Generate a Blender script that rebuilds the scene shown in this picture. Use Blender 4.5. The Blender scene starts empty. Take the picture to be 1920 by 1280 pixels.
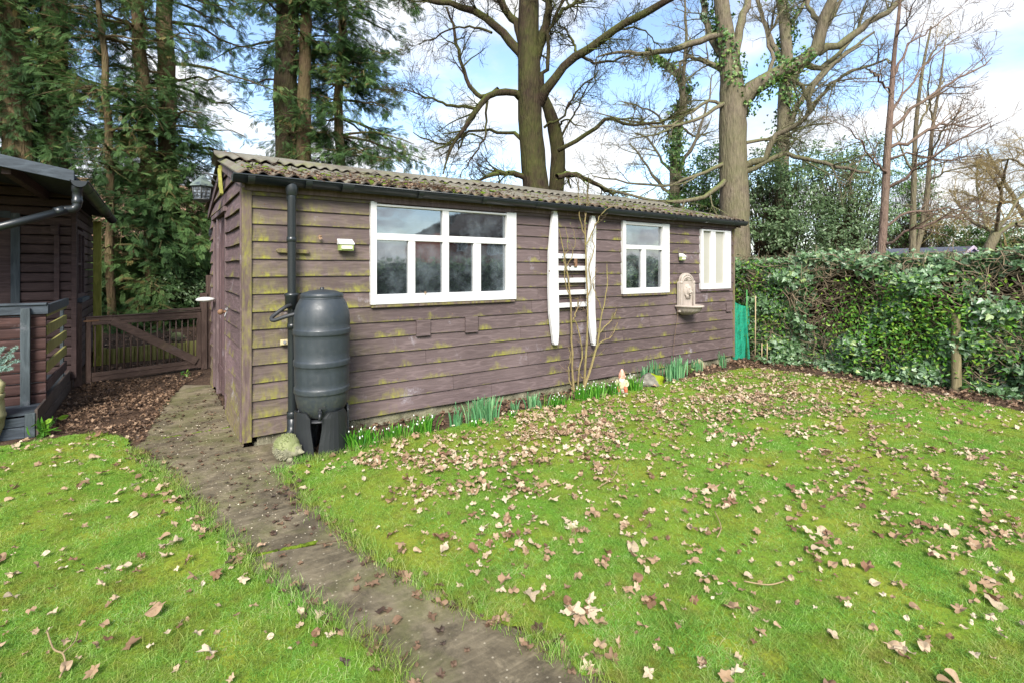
import bpy, math, random
import numpy as np
from mathutils import Vector, Matrix
PI = math.pi
R = math.radians
SC = bpy.context.scene
COL = SC.collection

# ------------------------------------------------------------------ camera
CAM_H = 1.45
YAW = R(35.0)
FX, FY = math.sin(YAW), math.cos(YAW)          # forward
RX, RY = math.cos(YAW), -math.sin(YAW)         # right
FPX, HOR = 960.0, 505.0
cam_d = bpy.data.cameras.new("camera")
cam = bpy.data.objects.new("camera", cam_d)
COL.objects.link(cam)
cam.location = (0, 0, CAM_H)
cam.rotation_euler = (R(90), 0, -YAW)
cam_d.lens = 18.0
cam_d.sensor_width = 36.0
cam_d.shift_y = -(640 - HOR) / 1920.0
cam_d.clip_start = 0.05
cam_d.clip_end = 900
SC.camera = cam

# ------------------------------------------------------------------ world: daylight sky with broken cloud
SUN_EL, SUN_AZ = R(38), R(214)                 # azimuth measured clockwise from +Y
SKY_STR, CLOUD_STR = 0.11, 0.42
world = bpy.data.worlds.new("World")
SC.world = world
world.use_nodes = True
wn = world.node_tree
wn.nodes.clear()
def wnode(t, **k):
    n = wn.nodes.new(t)
    for a, b in k.items():
        setattr(n, a, b)
    return n
def wmath(op, a, b=None, clamp=False):
    n = wnode('ShaderNodeMath', operation=op, use_clamp=clamp)
    for i, s in enumerate((a, b)):
        if s is None: continue
        if isinstance(s, (int, float)): n.inputs[i].default_value = s
        else: wn.links.new(s, n.inputs[i])
    return n.outputs[0]
sky = wnode('ShaderNodeTexSky', sky_type='NISHITA', sun_disc=False)
sky.sun_elevation = SUN_EL
sky.sun_rotation = SUN_AZ
sky.air_density = 1.0
sky.dust_density = 0.6
sky.ozone_density = 1.5
tc = wnode('ShaderNodeTexCoord')
sep = wnode('ShaderNodeSeparateXYZ'); wn.links.new(tc.outputs['Generated'], sep.inputs[0])
zz = wmath('MAXIMUM', sep.outputs[2], 0.0)
den = wmath('ADD', zz, 0.16)
cx = wmath('DIVIDE', sep.outputs[0], den); cy = wmath('DIVIDE', sep.outputs[1], den)
cmb = wnode('ShaderNodeCombineXYZ'); wn.links.new(cx, cmb.inputs[0]); wn.links.new(cy, cmb.inputs[1])
cmb.inputs[2].default_value = 3.7
def wnoise(scale, detail, rough, dist=0.0):
    n = wnode('ShaderNodeTexNoise')
    wn.links.new(cmb.outputs[0], n.inputs['Vector'])
    n.inputs['Scale'].default_value = scale; n.inputs['Detail'].default_value = detail
    n.inputs['Roughness'].default_value = rough; n.inputs['Distortion'].default_value = dist
    return n.outputs['Fac']
n1 = wnoise(1.35, 8, 0.52, 0.25)
ramp = wnode('ShaderNodeValToRGB'); wn.links.new(n1, ramp.inputs[0])
ramp.color_ramp.interpolation = 'EASE'
ramp.color_ramp.elements[0].position = 0.42; ramp.color_ramp.elements[0].color = (0, 0, 0, 1)
ramp.color_ramp.elements[1].position = 0.585; ramp.color_ramp.elements[1].color = (1, 1, 1, 1)
low = wmath('SUBTRACT', 1.0, wmath('MULTIPLY', zz, 3.0), clamp=True)       # more cloud low down
cov = wmath('ADD', ramp.outputs[0], wmath('MULTIPLY', low, 0.22), clamp=True)
cov = wmath('MULTIPLY', cov, 0.94)
n2 = wnoise(2.6, 6, 0.55)
shade = wnode('ShaderNodeValToRGB'); wn.links.new(n2, shade.inputs[0])
shade.color_ramp.elements[0].position = 0.3; shade.color_ramp.elements[0].color = (0.72, 0.77, 0.86, 1)
shade.color_ramp.elements[1].position = 0.62; shade.color_ramp.elements[1].color = (1.0, 0.99, 0.975, 1)
bg1 = wnode('ShaderNodeBackground'); wn.links.new(sky.outputs[0], bg1.inputs[0]); bg1.inputs[1].default_value = SKY_STR
bg2 = wnode('ShaderNodeBackground'); wn.links.new(shade.outputs[0], bg2.inputs[0]); bg2.inputs[1].default_value = CLOUD_STR
mxs = wnode('ShaderNodeMixShader')
wn.links.new(cov, mxs.inputs[0]); wn.links.new(bg1.outputs[0], mxs.inputs[1]); wn.links.new(bg2.outputs[0], mxs.inputs[2])
wo = wnode('ShaderNodeOutputWorld'); wn.links.new(mxs.outputs[0], wo.inputs[0])

# ------------------------------------------------------------------ sun through thin cloud
sd = bpy.data.lights.new("sun", 'SUN'); sd.energy = 2.7; sd.angle = R(25); sd.color = (1.0, 0.95, 0.88)
sun = bpy.data.objects.new("sun", sd); COL.objects.link(sun)
sdir = Vector((math.sin(SUN_AZ) * math.cos(SUN_EL), math.cos(SUN_AZ) * math.cos(SUN_EL), math.sin(SUN_EL)))
sun.rotation_euler = sdir.to_track_quat('Z', 'Y').to_euler()
sun.location = (0, 0, 20)
SC.view_settings.view_transform = 'Standard'
SC.view_settings.look = 'None'
SC.view_settings.gamma = 1.0
SC.view_settings.exposure = 1.62
SC.cycles.max_bounces = 6
SC.cycles.diffuse_bounces = 3
SC.cycles.transparent_max_bounces = 12
SC.cycles.caustics_reflective = False
SC.cycles.caustics_refractive = False
SC.cycles.use_denoising = True

# ------------------------------------------------------------------ pixel -> place helpers (1920 x 1280 photo)
def W(u, v, d):
    l = (u - 960) / FPX * d
    return (RX * l + FX * d, RY * l + FY * d, CAM_H - (v - HOR) / FPX * d)
def ray(u):
    k = (u - 960) / FPX
    return RX * k + FX, RY * k + FY
def onY(u, v, Y):
    dx, dy = ray(u); t = Y / dy
    return (dx * t, Y, CAM_H - (v - HOR) / FPX * t)
def onX(u, v, X):
    dx, dy = ray(u); t = X / dx
    return (X, dy * t, CAM_H - (v - HOR) / FPX * t)
def onG(u, v, z=0.0):
    d = FPX * (CAM_H - z) / (v - HOR)
    return W(u, v, d)

# ------------------------------------------------------------------ mesh helpers
class MB:
    def __init__(s):
        s.v = []; s.f = []; s.r = []; s.h = []; s.cr = 0.5; s.smooth = False; s.sf = []
    def add(s, vs, fs, h=None, smooth=False):
        o = len(s.v)
        s.v += [tuple(p) for p in vs]
        s.r += [s.cr] * len(vs)
        s.h += list(h) if h is not None else [0.5] * len(vs)
        s.f += [tuple(i + o for i in f) for f in fs]
        s.sf += [smooth] * len(fs)
    def box(s, x0, x1, y0, y1, z0, z1):
        s.add([(x0, y0, z0), (x1, y0, z0), (x1, y1, z0), (x0, y1, z0), (x0, y0, z1), (x1, y0, z1), (x1, y1, z1), (x0, y1, z1)],
              [(0, 3, 2, 1), (4, 5, 6, 7), (0, 1, 5, 4), (1, 2, 6, 5), (2, 3, 7, 6), (3, 0, 4, 7)])
    def hexa(s, p):   # 8 points like box
        s.add(p, [(0, 3, 2, 1), (4, 5, 6, 7), (0, 1, 5, 4), (1, 2, 6, 5), (2, 3, 7, 6), (3, 0, 4, 7)])
    def bar(s, p0, p1, w, h, up=(0, 0, 1)):
        p0, p1, up = Vector(p0), Vector(p1), Vector(up)
        d = (p1 - p0).normalized()
        a = d.cross(up)
        if a.length < 1e-4: a = d.cross(Vector((0, 1, 0)))
        a.normalize(); b = a.cross(d).normalized()
        a *= w / 2; b *= h / 2
        s.hexa([p0 - a - b, p0 + a - b, p1 + a - b, p1 - a - b, p0 - a + b, p0 + a + b, p1 + a + b, p1 - a + b])
    def prism(s, pts, d):   # polygon pts (3D) extruded by vector d
        n = len(pts); d = Vector(d)
        vs = [Vector(p) for p in pts] + [Vector(p) + d for p in pts]
        s.add(vs, [tuple(range(n))[::-1], tuple(range(n, 2 * n))] + [(i, (i + 1) % n, n + (i + 1) % n, n + i) for i in range(n)])
    def tube(s, path, rad, sides=10, cap=True):
        P = [Vector(p) for p in path]; n = len(P)
        if isinstance(rad, (int, float)): rad = [rad] * n
        ref = Vector((0.31, 0.2, 0.93))
        vs = []; a = None
        for i in range(n):
            t = (P[min(i + 1, n - 1)] - P[max(i - 1, 0)]).normalized()
            if a is None:
                a = t.cross(ref)
                if a.length < 1e-3: a = t.cross(Vector((1, 0, 0)))
            a = (a - t * a.dot(t)).normalized(); b = t.cross(a)
            for k in range(sides):
                q = 2 * PI * k / sides
                vs.append(P[i] + (a * math.cos(q) + b * math.sin(q)) * rad[i])
        fs = [(i * sides + k, i * sides + (k + 1) % sides, (i + 1) * sides + (k + 1) % sides, (i + 1) * sides + k)
              for i in range(n - 1) for k in range(sides)]
        o = len(s.v)
        s.add(vs, fs, smooth=True)
        if cap:
            s.f.append(tuple(o + k for k in range(sides))[::-1]); s.sf.append(False)
            s.f.append(tuple(o + (n - 1) * sides + k for k in range(sides))); s.sf.append(False)
    def lathe(s, prof, c, seg=32, sx=1.0, sy=1.0, fn=None, smooth=True):
        vs = []
        for (r, z) in prof:
            for k in range(seg):
                q = 2 * PI * k / seg
                rr = r if fn is None else fn(r, z, q)
                vs.append((c[0] + rr * math.cos(q) * sx, c[1] + rr * math.sin(q) * sy, c[2] + z))
        n = len(prof)
        fs = [(i * seg + k, i * seg + (k + 1) % seg, (i + 1) * seg + (k + 1) % seg, (i + 1) * seg + k)
              for i in range(n - 1) for k in range(seg)]
        s.add(vs, fs, smooth=smooth)
    def ball(s, c, rx, ry, rz, seg=14, rings=9, fn=None):
        prof = []
        vs = []
        for i in range(rings + 1):
            th = PI * i / rings
            for k in range(seg):
                q = 2 * PI * k / seg
                d = Vector((math.sin(th) * math.cos(q), math.sin(th) * math.sin(q), -math.cos(th)))
                m = 1.0 if fn is None else fn(d)
                vs.append((c[0] + d.x * rx * m, c[1] + d.y * ry * m, c[2] + d.z * rz * m))
        fs = [(i * seg + k, i * seg + (k + 1) % seg, (i + 1) * seg + (k + 1) % seg, (i + 1) * seg + k)
              for i in range(rings) for k in range(seg)]
        s.add(vs, fs, smooth=True)

def set_props(o, label=None, cat=None, group=None, kind=None):
    if label: o['label'] = label
    if cat: o['category'] = cat
    if group: o['group'] = group
    if kind: o['kind'] = kind
    return o
def rootloc(p):
    while p is not None and p.parent is not None: p = p.parent
    return p.location if p is not None else Vector((0, 0, 0))
def link_mesh(name, me, mat, parent):
    o = bpy.data.objects.new(name, me); COL.objects.link(o)
    if mat is not None: me.materials.append(mat)
    if parent is not None: o.parent = parent
    return o
def obj(name, mb, mat, parent=None, bevel=0.0, origin=None):
    """one mesh object; the builder works in world metres, the mesh is stored relative to its thing's base"""
    off = Vector(origin) if origin is not None else rootloc(parent)
    me = bpy.data.meshes.new(name)
    me.from_pydata([(p[0] - off.x, p[1] - off.y, p[2] - off.z) for p in mb.v], [], mb.f)
    me.polygons.foreach_set('use_smooth', mb.sf)
    a = me.attributes.new('rnd', 'FLOAT', 'POINT'); a.data.foreach_set('value', mb.r)
    a = me.attributes.new('hgt', 'FLOAT', 'POINT'); a.data.foreach_set('value', mb.h)
    me.update()
    o = link_mesh(name, me, mat, parent)
    if origin is not None and parent is None: o.location = off
    if bevel:
        m = o.modifiers.new('bevel', 'BEVEL'); m.width = bevel; m.segments = 2; m.limit_method = 'ANGLE'; m.angle_limit = R(40)
    return o
def npobj(name, V, faces, mat, parent=None, rnd=None, smooth=False, origin=None):
    """V (N,3); faces: list of int arrays (M,k)"""
    off = np.array(origin if origin is not None else rootloc(parent), dtype=float)
    V = np.asarray(V, dtype=np.float64) - off
    if not isinstance(faces, list): faces = [faces]
    me = bpy.data.meshes.new(name)
    me.vertices.add(len(V)); me.vertices.foreach_set('co', V.astype(np.float32).ravel())
    nl = sum(f.size for f in faces); npoly = sum(len(f) for f in faces)
    me.loops.add(nl); me.loops.foreach_set('vertex_index', np.concatenate([f.ravel() for f in faces]).astype(np.int32))
    me.polygons.add(npoly)
    tot = np.concatenate([np.full(len(f), f.shape[1]) for f in faces]).astype(np.int32)
    st = np.concatenate([[0], np.cumsum(tot)[:-1]]).astype(np.int32)
    me.polygons.foreach_set('loop_start', st)
    try: me.polygons.foreach_set('loop_total', tot)
    except Exception: pass
    me.polygons.foreach_set('use_smooth', np.full(npoly, smooth))
    if rnd is not None:
        a = me.attributes.new('rnd', 'FLOAT', 'POINT'); a.data.foreach_set('value', rnd.astype(np.float32))
    me.update(calc_edges=True)
    o = link_mesh(name, me, mat, parent)
    if origin is not None and parent is None: o.location = off
    return o
def thing(name, label, cat, loc=(0, 0, 0), group=None):
    o = bpy.data.objects.new(name, None); COL.objects.link(o)
    o.location = loc; o.empty_display_size = 0.1
    return set_props(o, label, cat, group)

# ------------------------------------------------------------------ materials
def lin(r, g, b):
    return tuple(((c / 255) / 12.92 if c / 255 <= .04045 else ((c / 255 + .055) / 1.055) ** 2.4) for c in (r, g, b)) + (1,)
class NT:
    def __init__(s, name, rough=0.8, spec=0.3):
        s.m = bpy.data.materials.new(name); s.m.use_nodes = True
        s.t = s.m.node_tree; s.b = s.t.nodes['Principled BSDF']; s.out = s.t.nodes['Material Output']
        s.b.inputs['Roughness'].default_value = rough
        s.b.inputs['Specular IOR Level'].default_value = spec
        s.tc = s.t.nodes.new('ShaderNodeTexCoord')
    def put(s, v, sock):
        if isinstance(v, (int, float)): sock.default_value = v
        elif isinstance(v, tuple): sock.default_value = v if len(v) == 4 or sock.type == 'VECTOR' else v + (1,)
        else: s.t.links.new(v, sock)
    def vec(s, sc=(1, 1, 1)):
        n = s.t.nodes.new('ShaderNodeMapping'); s.t.links.new(s.tc.outputs['Object'], n.inputs[0]); n.inputs['Scale'].default_value = sc
        return n.outputs[0]
    def noise(s, scale, detail=4, rough=.55, v=None, dist=0.0):
        n = s.t.nodes.new('ShaderNodeTexNoise'); n.inputs['Scale'].default_value = scale; n.inputs['Detail'].default_value = detail
        n.inputs['Roughness'].default_value = rough; n.inputs['Distortion'].default_value = dist
        s.t.links.new(v if v is not None else s.tc.outputs['Object'], n.inputs['Vector'])
        return n.outputs['Fac']
    def voro(s, scale, v=None, feat='F1', out='Distance'):
        n = s.t.nodes.new('ShaderNodeTexVoronoi'); n.feature = feat; n.inputs['Scale'].default_value = scale
        s.t.links.new(v if v is not None else s.tc.outputs['Object'], n.inputs['Vector'])
        return n.outputs[out]
    def math(s, op, a, b=None, clamp=False):
        n = s.t.nodes.new('ShaderNodeMath'); n.operation = op; n.use_clamp = clamp
        s.put(a, n.inputs[0])
        if b is not None: s.put(b, n.inputs[1])
        return n.outputs[0]
    def ramp(s, f, stops, ease=False):
        n = s.t.nodes.new('ShaderNodeValToRGB'); s.t.links.new(f, n.inputs[0])
        e = n.color_ramp.elements
        while len(e) < len(stops): e.new(0.5)
        for i, (p, c) in enumerate(stops):
            e[i].position = p
            e[i].color = (c, c, c, 1) if isinstance(c, (int, float)) else (c if len(c) == 4 else c + (1,))
        return n.outputs[0]
    def mix(s, f, a, b, typ='MIX'):
        n = s.t.nodes.new('ShaderNodeMix'); n.data_type = 'RGBA'; n.blend_type = typ
        s.put(f, n.inputs[0]); s.put(a, n.inputs[6]); s.put(b, n.inputs[7])
        return n.outputs[2]
    def attr(s, name):
        n = s.t.nodes.new('ShaderNodeAttribute'); n.attribute_name = name
        return n.outputs['Fac']
    def xyz(s, src=None):
        n = s.t.nodes.new('ShaderNodeSeparateXYZ'); s.t.links.new(src if src is not None else s.tc.outputs['Object'], n.inputs[0])
        return n.outputs
    def color(s, c): s.put(c, s.b.inputs['Base Color']); return s
    def rough(s, c): s.put(c, s.b.inputs['Roughness']); return s
    def bump(s, h, strength=.3, dist=.01):
        n = s.t.nodes.new('ShaderNodeBump'); n.inputs['Strength'].default_value = strength; n.inputs['Distance'].default_value = dist
        s.t.links.new(h, n.inputs['Height']); s.t.links.new(n.outputs[0], s.b.inputs['Normal']); return s

ALGAE = lin(134, 133, 46)
def wood_mat(name, c, c2, stretch=(2, 2, 40), algae=0.0, rough=.75, bump=.35, pale=0.0, rndamt=.35, algae_pos=None, spec=.25):
    t = NT(name, rough, spec)
    g = t.noise(3.0, 8, .62, t.vec(stretch), .6)
    g2 = t.noise(1.2, 3, .5)
    col = t.mix(t.ramp(g, [(.3, 0.0), (.72, 1.0)]), c, c2)
    v2 = t.vec(tuple(.55 + s_ * .11 for s_ in stretch)); rg_ = t.math('SINE', t.math('MULTIPLY', t.math('ADD', t.noise(1.5, 3, .45, v2), t.math('MULTIPLY', t.attr('rnd'), 3.0)), 46.0))
    col = t.mix(t.ramp(rg_, [(.55, 0.0), (1.0, .22)]), col, tuple(min(1, x * 1.9) for x in c2[:3]) + (1,))
    col = t.mix(t.math('MULTIPLY', t.attr('rnd'), rndamt), col, tuple(x * .55 for x in c[:3]) + (1,))
    col = t.mix(t.math('MULTIPLY', t.ramp(g2, [(.45, 0.0), (.75, 1.0)]), .25), col, tuple(min(1, x * 1.8) for x in c2[:3]) + (1,))
    if pale:
        pm = t.ramp(t.noise(2.3, 6, .7), [(.60, 0.0), (.74, 1.0)])
        fine = t.ramp(t.noise(60, 3, .6), [(.4, .2), (.6, 1.0)])
        col = t.mix(t.math('MULTIPLY', t.math('MULTIPLY', pm, fine), pale), col, lin(175, 172, 180))
    if algae:
        m1 = t.noise(2.6, 5, .62, t.vec((1, 1, .8)))
        m2 = t.noise(26, 5, .65, t.vec((1, 1, .5)))
        hg = t.ramp(t.attr('hgt'), [(.0, 1.0), (.35, .75), (.95, 0.0)])
        inv = t.math('SUBTRACT', 1.0, t.attr('hgt'))
        m = t.ramp(t.math('ADD', m1, t.math('MULTIPLY', inv, .24)), [(.725, 0.0), (.86, 1.0)])
        m = t.math('ADD', m, t.math('MULTIPLY', t.ramp(inv, [(.93, 0.0), (1.0, .35)]), t.ramp(m1, [(.40, 0.0), (.52, 1.0)])), clamp=True)
        if algae_pos is not None:
            m = t.math('ADD', m, algae_pos(t, hg), clamp=True)
        m = t.math('MULTIPLY', m, t.ramp(m2, [(.36, .1), (.66, 1.0)]))
        col = t.mix(t.math('MULTIPLY', m, algae, clamp=True), col, ALGAE)
    # fine specks
    sp = t.ramp(t.voro(55), [(.05, 1.0), (.09, 0.0)])
    col = t.mix(t.math('MULTIPLY', sp, .25), col, lin(190, 185, 180))
    t.color(col)
    t.bump(g, bump, .004)
    return t.m

def paint_mat(name, c, rough=.45, dirt=.25, chips=True, spec=.4):
    t = NT(name, rough, spec)
    col = t.mix(t.math('MULTIPLY', t.ramp(t.noise(5, 6, .65), [(.45, 0.0), (.75, 1.0)]), dirt), c, lin(150, 150, 130))
    if chips:
        ch = t.ramp(t.noise(38, 5, .7), [(.655, 0.0), (.70, 1.0)])
        col = t.mix(t.math('MULTIPLY', ch, .6), col, lin(120, 105, 90))
    t.color(col); t.bump(t.noise(30, 4), .15, .003)
    return t.m
def plain(name, c, rough=.5, spec=.4, vary=.2, scale=8, bump=.1, bscale=60):
    t = NT(name, rough, spec)
    n = t.noise(scale, 5, .6)
    t.color(t.mix(t.math('MULTIPLY', t.ramp(n, [(.35, 0.0), (.7, 1.0)]), vary * 2, clamp=True), c, tuple(x * .45 for x in c[:3]) + (1,)))
    t.rough(t.math('ADD', t.math('MULTIPLY', n, .25), rough - .12))
    t.bump(t.noise(bscale, 3), bump, .003)
    return t.m
def leaf_mat(name, stops, trans=.35, rough=.5, spec=.4, posvar=None):
    """stops on per-leaf random value"""
    t = NT(name, rough, spec)
    col = t.ramp(t.attr('rnd'), stops)
    if posvar is not None: col = posvar(t, col)
    t.color(col)
    tr = t.t.nodes.new('ShaderNodeBsdfTranslucent'); t.t.links.new(col, tr.inputs[0])
    mx = t.t.nodes.new('ShaderNodeMixShader'); mx.inputs[0].default_value = trans
    t.t.links.new(t.b.outputs[0], mx.inputs[1]); t.t.links.new(tr.outputs[0], mx.inputs[2]); t.t.links.new(mx.outputs[0], t.out.inputs[0])
    return t.m
def bark_mat(name, c, c2, moss=None, mossamt=.4, scale=1.0, bump=1.0, top=True):
    t = NT(name, .9, .15)
    v = t.vec((9 * scale, 9 * scale, 1.6 * scale))
    g = t.noise(2.2, 7, .7, v, 1.2)
    vo = t.voro(3.2, v)
    col = t.mix(t.ramp(g, [(.3, 0.0), (.7, 1.0)]), c, c2)
    col = t.mix(t.ramp(vo, [(.0, .5), (.35, 0.0)]), col, tuple(x * .35 for x in c[:3]) + (1,))
    if moss is not None:
        gm = t.t.nodes.new('ShaderNodeNewGeometry')
        nz = t.xyz(gm.outputs['Normal'])[2]
        m = t.math('MULTIPLY', t.ramp(t.noise(1.3, 5, .65), [(.42, 0.0), (.62, 1.0)]), mossamt)
        if top: m = t.math('ADD', m, t.math('MULTIPLY', t.ramp(nz, [(.35, 0.0), (.8, 1.0)]), .7), clamp=True)
        col = t.mix(m, col, moss)
    t.color(col); t.bump(t.math('ADD', g, t.math('MULTIPLY', vo, -.6)), bump, .03)
    return t.m

BROWN1, BROWN2 = lin(73, 61, 60), lin(101, 88, 87)
def algae_front(t, hg):
    x = t.xyz()
    near = t.ramp(t.math('SUBTRACT', 1.0, t.math('DIVIDE', x[0], 1.25)), [(.0, 0.0), (.9, .75)])
    return t.math('MULTIPLY', near, t.math('MULTIPLY', hg, t.ramp(t.noise(2.6, 4, .6), [(.36, 0.0), (.58, 1.0)])))
M = {}
M['siding'] = wood_mat('painted_siding', BROWN1, BROWN2, algae=.95, pale=.75, algae_pos=algae_front)
def algae_gable(t, hg):
    x = t.xyz()
    lo = t.ramp(x[2], [(.0, 1.0), (.5, 0.0)])
    return t.math('MULTIPLY', lo, .8)
M['siding_gable'] = wood_mat('painted_siding_gable', BROWN1, lin(112, 92, 94), algae=.8, pale=.9, algae_pos=algae_gable)
M['trimwood'] = wood_mat('painted_corner_wood', lin(78, 64, 64), lin(110, 94, 94), (22, 22, 1.5), algae=0, pale=.7)
def algae_post(t, hg):
    return t.math('MULTIPLY', t.ramp(t.noise(2.2, 5, .7, t.vec((6, 6, 1))), [(.40, 0.0), (.62, 1.0)]), .85)
M['cornerwood'] = wood_mat('algae_corner_wood', lin(78, 64, 62), lin(106, 90, 88), (22, 22, 1.5), algae=.95, pale=.7, algae_pos=algae_post)
M['doorwood'] = wood_mat('door_wood', lin(70, 54, 56), lin(104, 84, 84), (22, 22, 1.2), algae=.12, pale=.9)
M['white'] = paint_mat('white_paint', (.60, .60, .59, 1), .4, .25)
M['cream'] = paint_mat('cream_board', (.34, .33, .285, 1), .6, .35)
M['gutter'] = plain('black_gutter_plastic', (.016, .020, .022, 1), .32, .5, .2, 4, .05)
def butt_mat():
    t = NT('weathered_charcoal_plastic', .42, .5)
    st = t.noise(2.0, 5, .6, t.vec((9, 9, 1.0))); n = t.noise(30, 5, .65); z = t.xyz()[2]
    col = t.mix(t.ramp(st, [(.45, 0.0), (.75, .5)]), (.026, .033, .039, 1), (.046, .056, .064, 1))
    col = t.mix(t.math('MULTIPLY', t.ramp(n, [(.55, 0.0), (.72, 1.0)]), .14), col, (.09, .10, .09, 1))
    lo = t.ramp(z, [(.25, .6), (.55, 0.0)])
    col = t.mix(t.math('MULTIPLY', lo, t.ramp(n, [(.4, 0.0), (.65, 1.0)])), col, (.08, .085, .05, 1))
    col = t.mix(t.ramp(t.voro(48), [(.03, .7), (.06, 0.0)]), col, (.25, .25, .22, 1))
    t.color(col); t.rough(t.ramp(n, [(.3, .36), (.7, .58)])); t.bump(t.noise(90, 3), .08, .003); return t.m
M['butt'] = butt_mat()
M['buttdark'] = plain('dark_stand_plastic', (.016, .018, .021, 1), .45, .5, .3, 6, .1)
M['hose'] = plain('black_hose', (.03, .032, .035, 1), .5, .4)
M['metal'] = plain('dull_metal', (.30, .30, .30, 1), .45, .5)
M['rust'] = plain('rusty_metal', (.20, .11, .06, 1), .7, .3, .3, 30)
M['dark'] = plain('dark_void', (.02, .02, .02, 1), .9, .1)
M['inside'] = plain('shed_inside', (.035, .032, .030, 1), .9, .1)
# ------------------------------------------------------------------ more materials
def glass_mat(name, dust=.35, tint=(.55, .62, .66, 1)):
    t = NT(name, .05, .5)
    n = t.noise(3.4, 6, .7); n2 = t.noise(70, 3, .6); n3 = t.noise(9, 6, .7)
    d = t.math('ADD', t.math('MULTIPLY', t.ramp(n, [(.42, .12), (.72, 1.0)]), dust),
               t.math('MULTIPLY', t.ramp(n2, [(.62, 0.0), (.72, 1.0)]), .12), clamp=True)
    d = t.math('MULTIPLY', d, t.ramp(n3, [(.3, .6), (.7, 1.0)]))
    tr = t.t.nodes.new('ShaderNodeBsdfTransparent'); tr.inputs[0].default_value = tint
    gl = t.t.nodes.new('ShaderNodeBsdfGlossy'); gl.inputs['Roughness'].default_value = .03; gl.inputs[0].default_value = (.95, .97, 1, 1)
    df = t.t.nodes.new('ShaderNodeBsdfDiffuse'); df.inputs[0].default_value = (.30, .36, .40, 1)
    fr = t.t.nodes.new('ShaderNodeFresnel'); fr.inputs[0].default_value = 1.6
    bp = t.t.nodes.new('ShaderNodeBump'); bp.inputs['Strength'].default_value = .08; bp.inputs['Distance'].default_value = .01
    t.t.links.new(t.noise(4, 2), bp.inputs['Height']); t.t.links.new(bp.outputs[0], gl.inputs['Normal'])
    m1 = t.t.nodes.new('ShaderNodeMixShader'); t.t.links.new(d, m1.inputs[0]); t.t.links.new(tr.outputs[0], m1.inputs[1]); t.t.links.new(df.outputs[0], m1.inputs[2])
    m2 = t.t.nodes.new('ShaderNodeMixShader'); t.t.links.new(t.math('MULTIPLY', fr.outputs[0], 4.2, clamp=True), m2.inputs[0])
    t.t.links.new(m1.outputs[0], m2.inputs[1]); t.t.links.new(gl.outputs[0], m2.inputs[2]); t.t.links.new(m2.outputs[0], t.out.inputs[0])
    return t.m
M['glass'] = glass_mat('dusty_glass', .42)

def roof_mat():
    t = NT('weathered_corrugated_sheet', .9, .15)
    n = t.noise(1.4, 6, .65); n2 = t.noise(14, 6, .7)
    col = t.mix(t.ramp(n, [(.3, 0.0), (.7, 1.0)]), lin(92, 89, 80), lin(122, 119, 108))
    col = t.mix(t.math('MULTIPLY', t.ramp(n2, [(.5, 0.0), (.66, 1.0)]), .55), col, lin(78, 68, 52))
    sp = t.ramp(t.voro(26), [(.10, 1.0), (.16, 0.0)])
    col = t.mix(t.math('MULTIPLY', sp, .35), col, lin(176, 174, 158))
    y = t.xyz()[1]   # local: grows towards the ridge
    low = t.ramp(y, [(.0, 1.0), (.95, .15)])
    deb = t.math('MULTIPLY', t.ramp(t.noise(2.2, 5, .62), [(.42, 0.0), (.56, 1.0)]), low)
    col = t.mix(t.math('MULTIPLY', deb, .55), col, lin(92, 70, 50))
    ms = t.math('MULTIPLY', t.ramp(t.noise(3.4, 6, .65), [(.54, 0.0), (.63, 1.0)]), t.ramp(n2, [(.35, .2), (.6, 1.0)]))
    col = t.mix(t.math('MULTIPLY', ms, .5), col, lin(112, 116, 56))
    col = t.mix(t.ramp(y, [(.0, .0), (.001, .0)]), col, col)
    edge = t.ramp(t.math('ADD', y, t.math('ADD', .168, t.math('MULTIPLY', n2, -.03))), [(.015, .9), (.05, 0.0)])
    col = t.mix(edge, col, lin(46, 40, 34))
    t.color(col); t.bump(t.math('ADD', n2, t.noise(70, 3)), .6, .008)
    return t.m
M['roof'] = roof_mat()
def conc_mat(name, a, b, speck=.35, bump=.5):
    t = NT(name, .85, .25)
    n = t.noise(1.1, 6, .6); n2 = t.noise(9, 9, .78); n4 = t.noise(4.2, 7, .75, dist=.4)
    st = t.noise(3, 5, .6, t.vec((1.0, 9.0, 1)), .4)
    col = t.mix(t.ramp(n, [(.3, 0.0), (.7, 1.0)]), a, b)
    col = t.mix(t.math('MULTIPLY', t.ramp(n2, [(.45, 0.0), (.7, 1.0)]), .55), col, tuple(x * .38 for x in a[:3]) + (1,))
    col = t.mix(t.math('MULTIPLY', t.ramp(st, [(.5, 0.0), (.7, 1.0)]), .25), col, tuple(min(1, x * 1.7) for x in b[:3]) + (1,))
    col = t.mix(t.math('MULTIPLY', t.ramp(n4, [(.48, 0.0), (.60, 1.0)]), .55), col, tuple(x * .30 for x in a[:3]) + (1,))
    col = t.mix(t.math('MULTIPLY', t.ramp(n4, [(.36, 1.0), (.45, 0.0)]), .4), col, tuple(min(1, x * 1.5) for x in b[:3]) + (1,))
    gr = t.ramp(t.noise(2.3, 6, .65), [(.46, 0.0), (.60, 1.0)])
    col = t.mix(t.math('MULTIPLY', gr, .5), col, lin(88, 92, 48))
    v1 = t.voro(38); v1c = t.voro(38, out='Color')
    ag = t.math('MULTIPLY', t.ramp(v1, [(.12, 1.0), (.2, 0.0)]), t.ramp(v1c, [(.5, 0.0), (.62, 1.0)]))
    col = t.mix(t.math('MULTIPLY', ag, speck), col, lin(206, 196, 172))
    t.color(col); t.rough(t.ramp(n2, [(.3, .6), (.7, .95)])); t.bump(t.math('ADD', n2, t.math('MULTIPLY', v1, .3)), bump, .012)
    return t.m
M['path'] = conc_mat('worn_concrete', lin(88, 79, 63), lin(127, 117, 96))
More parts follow.
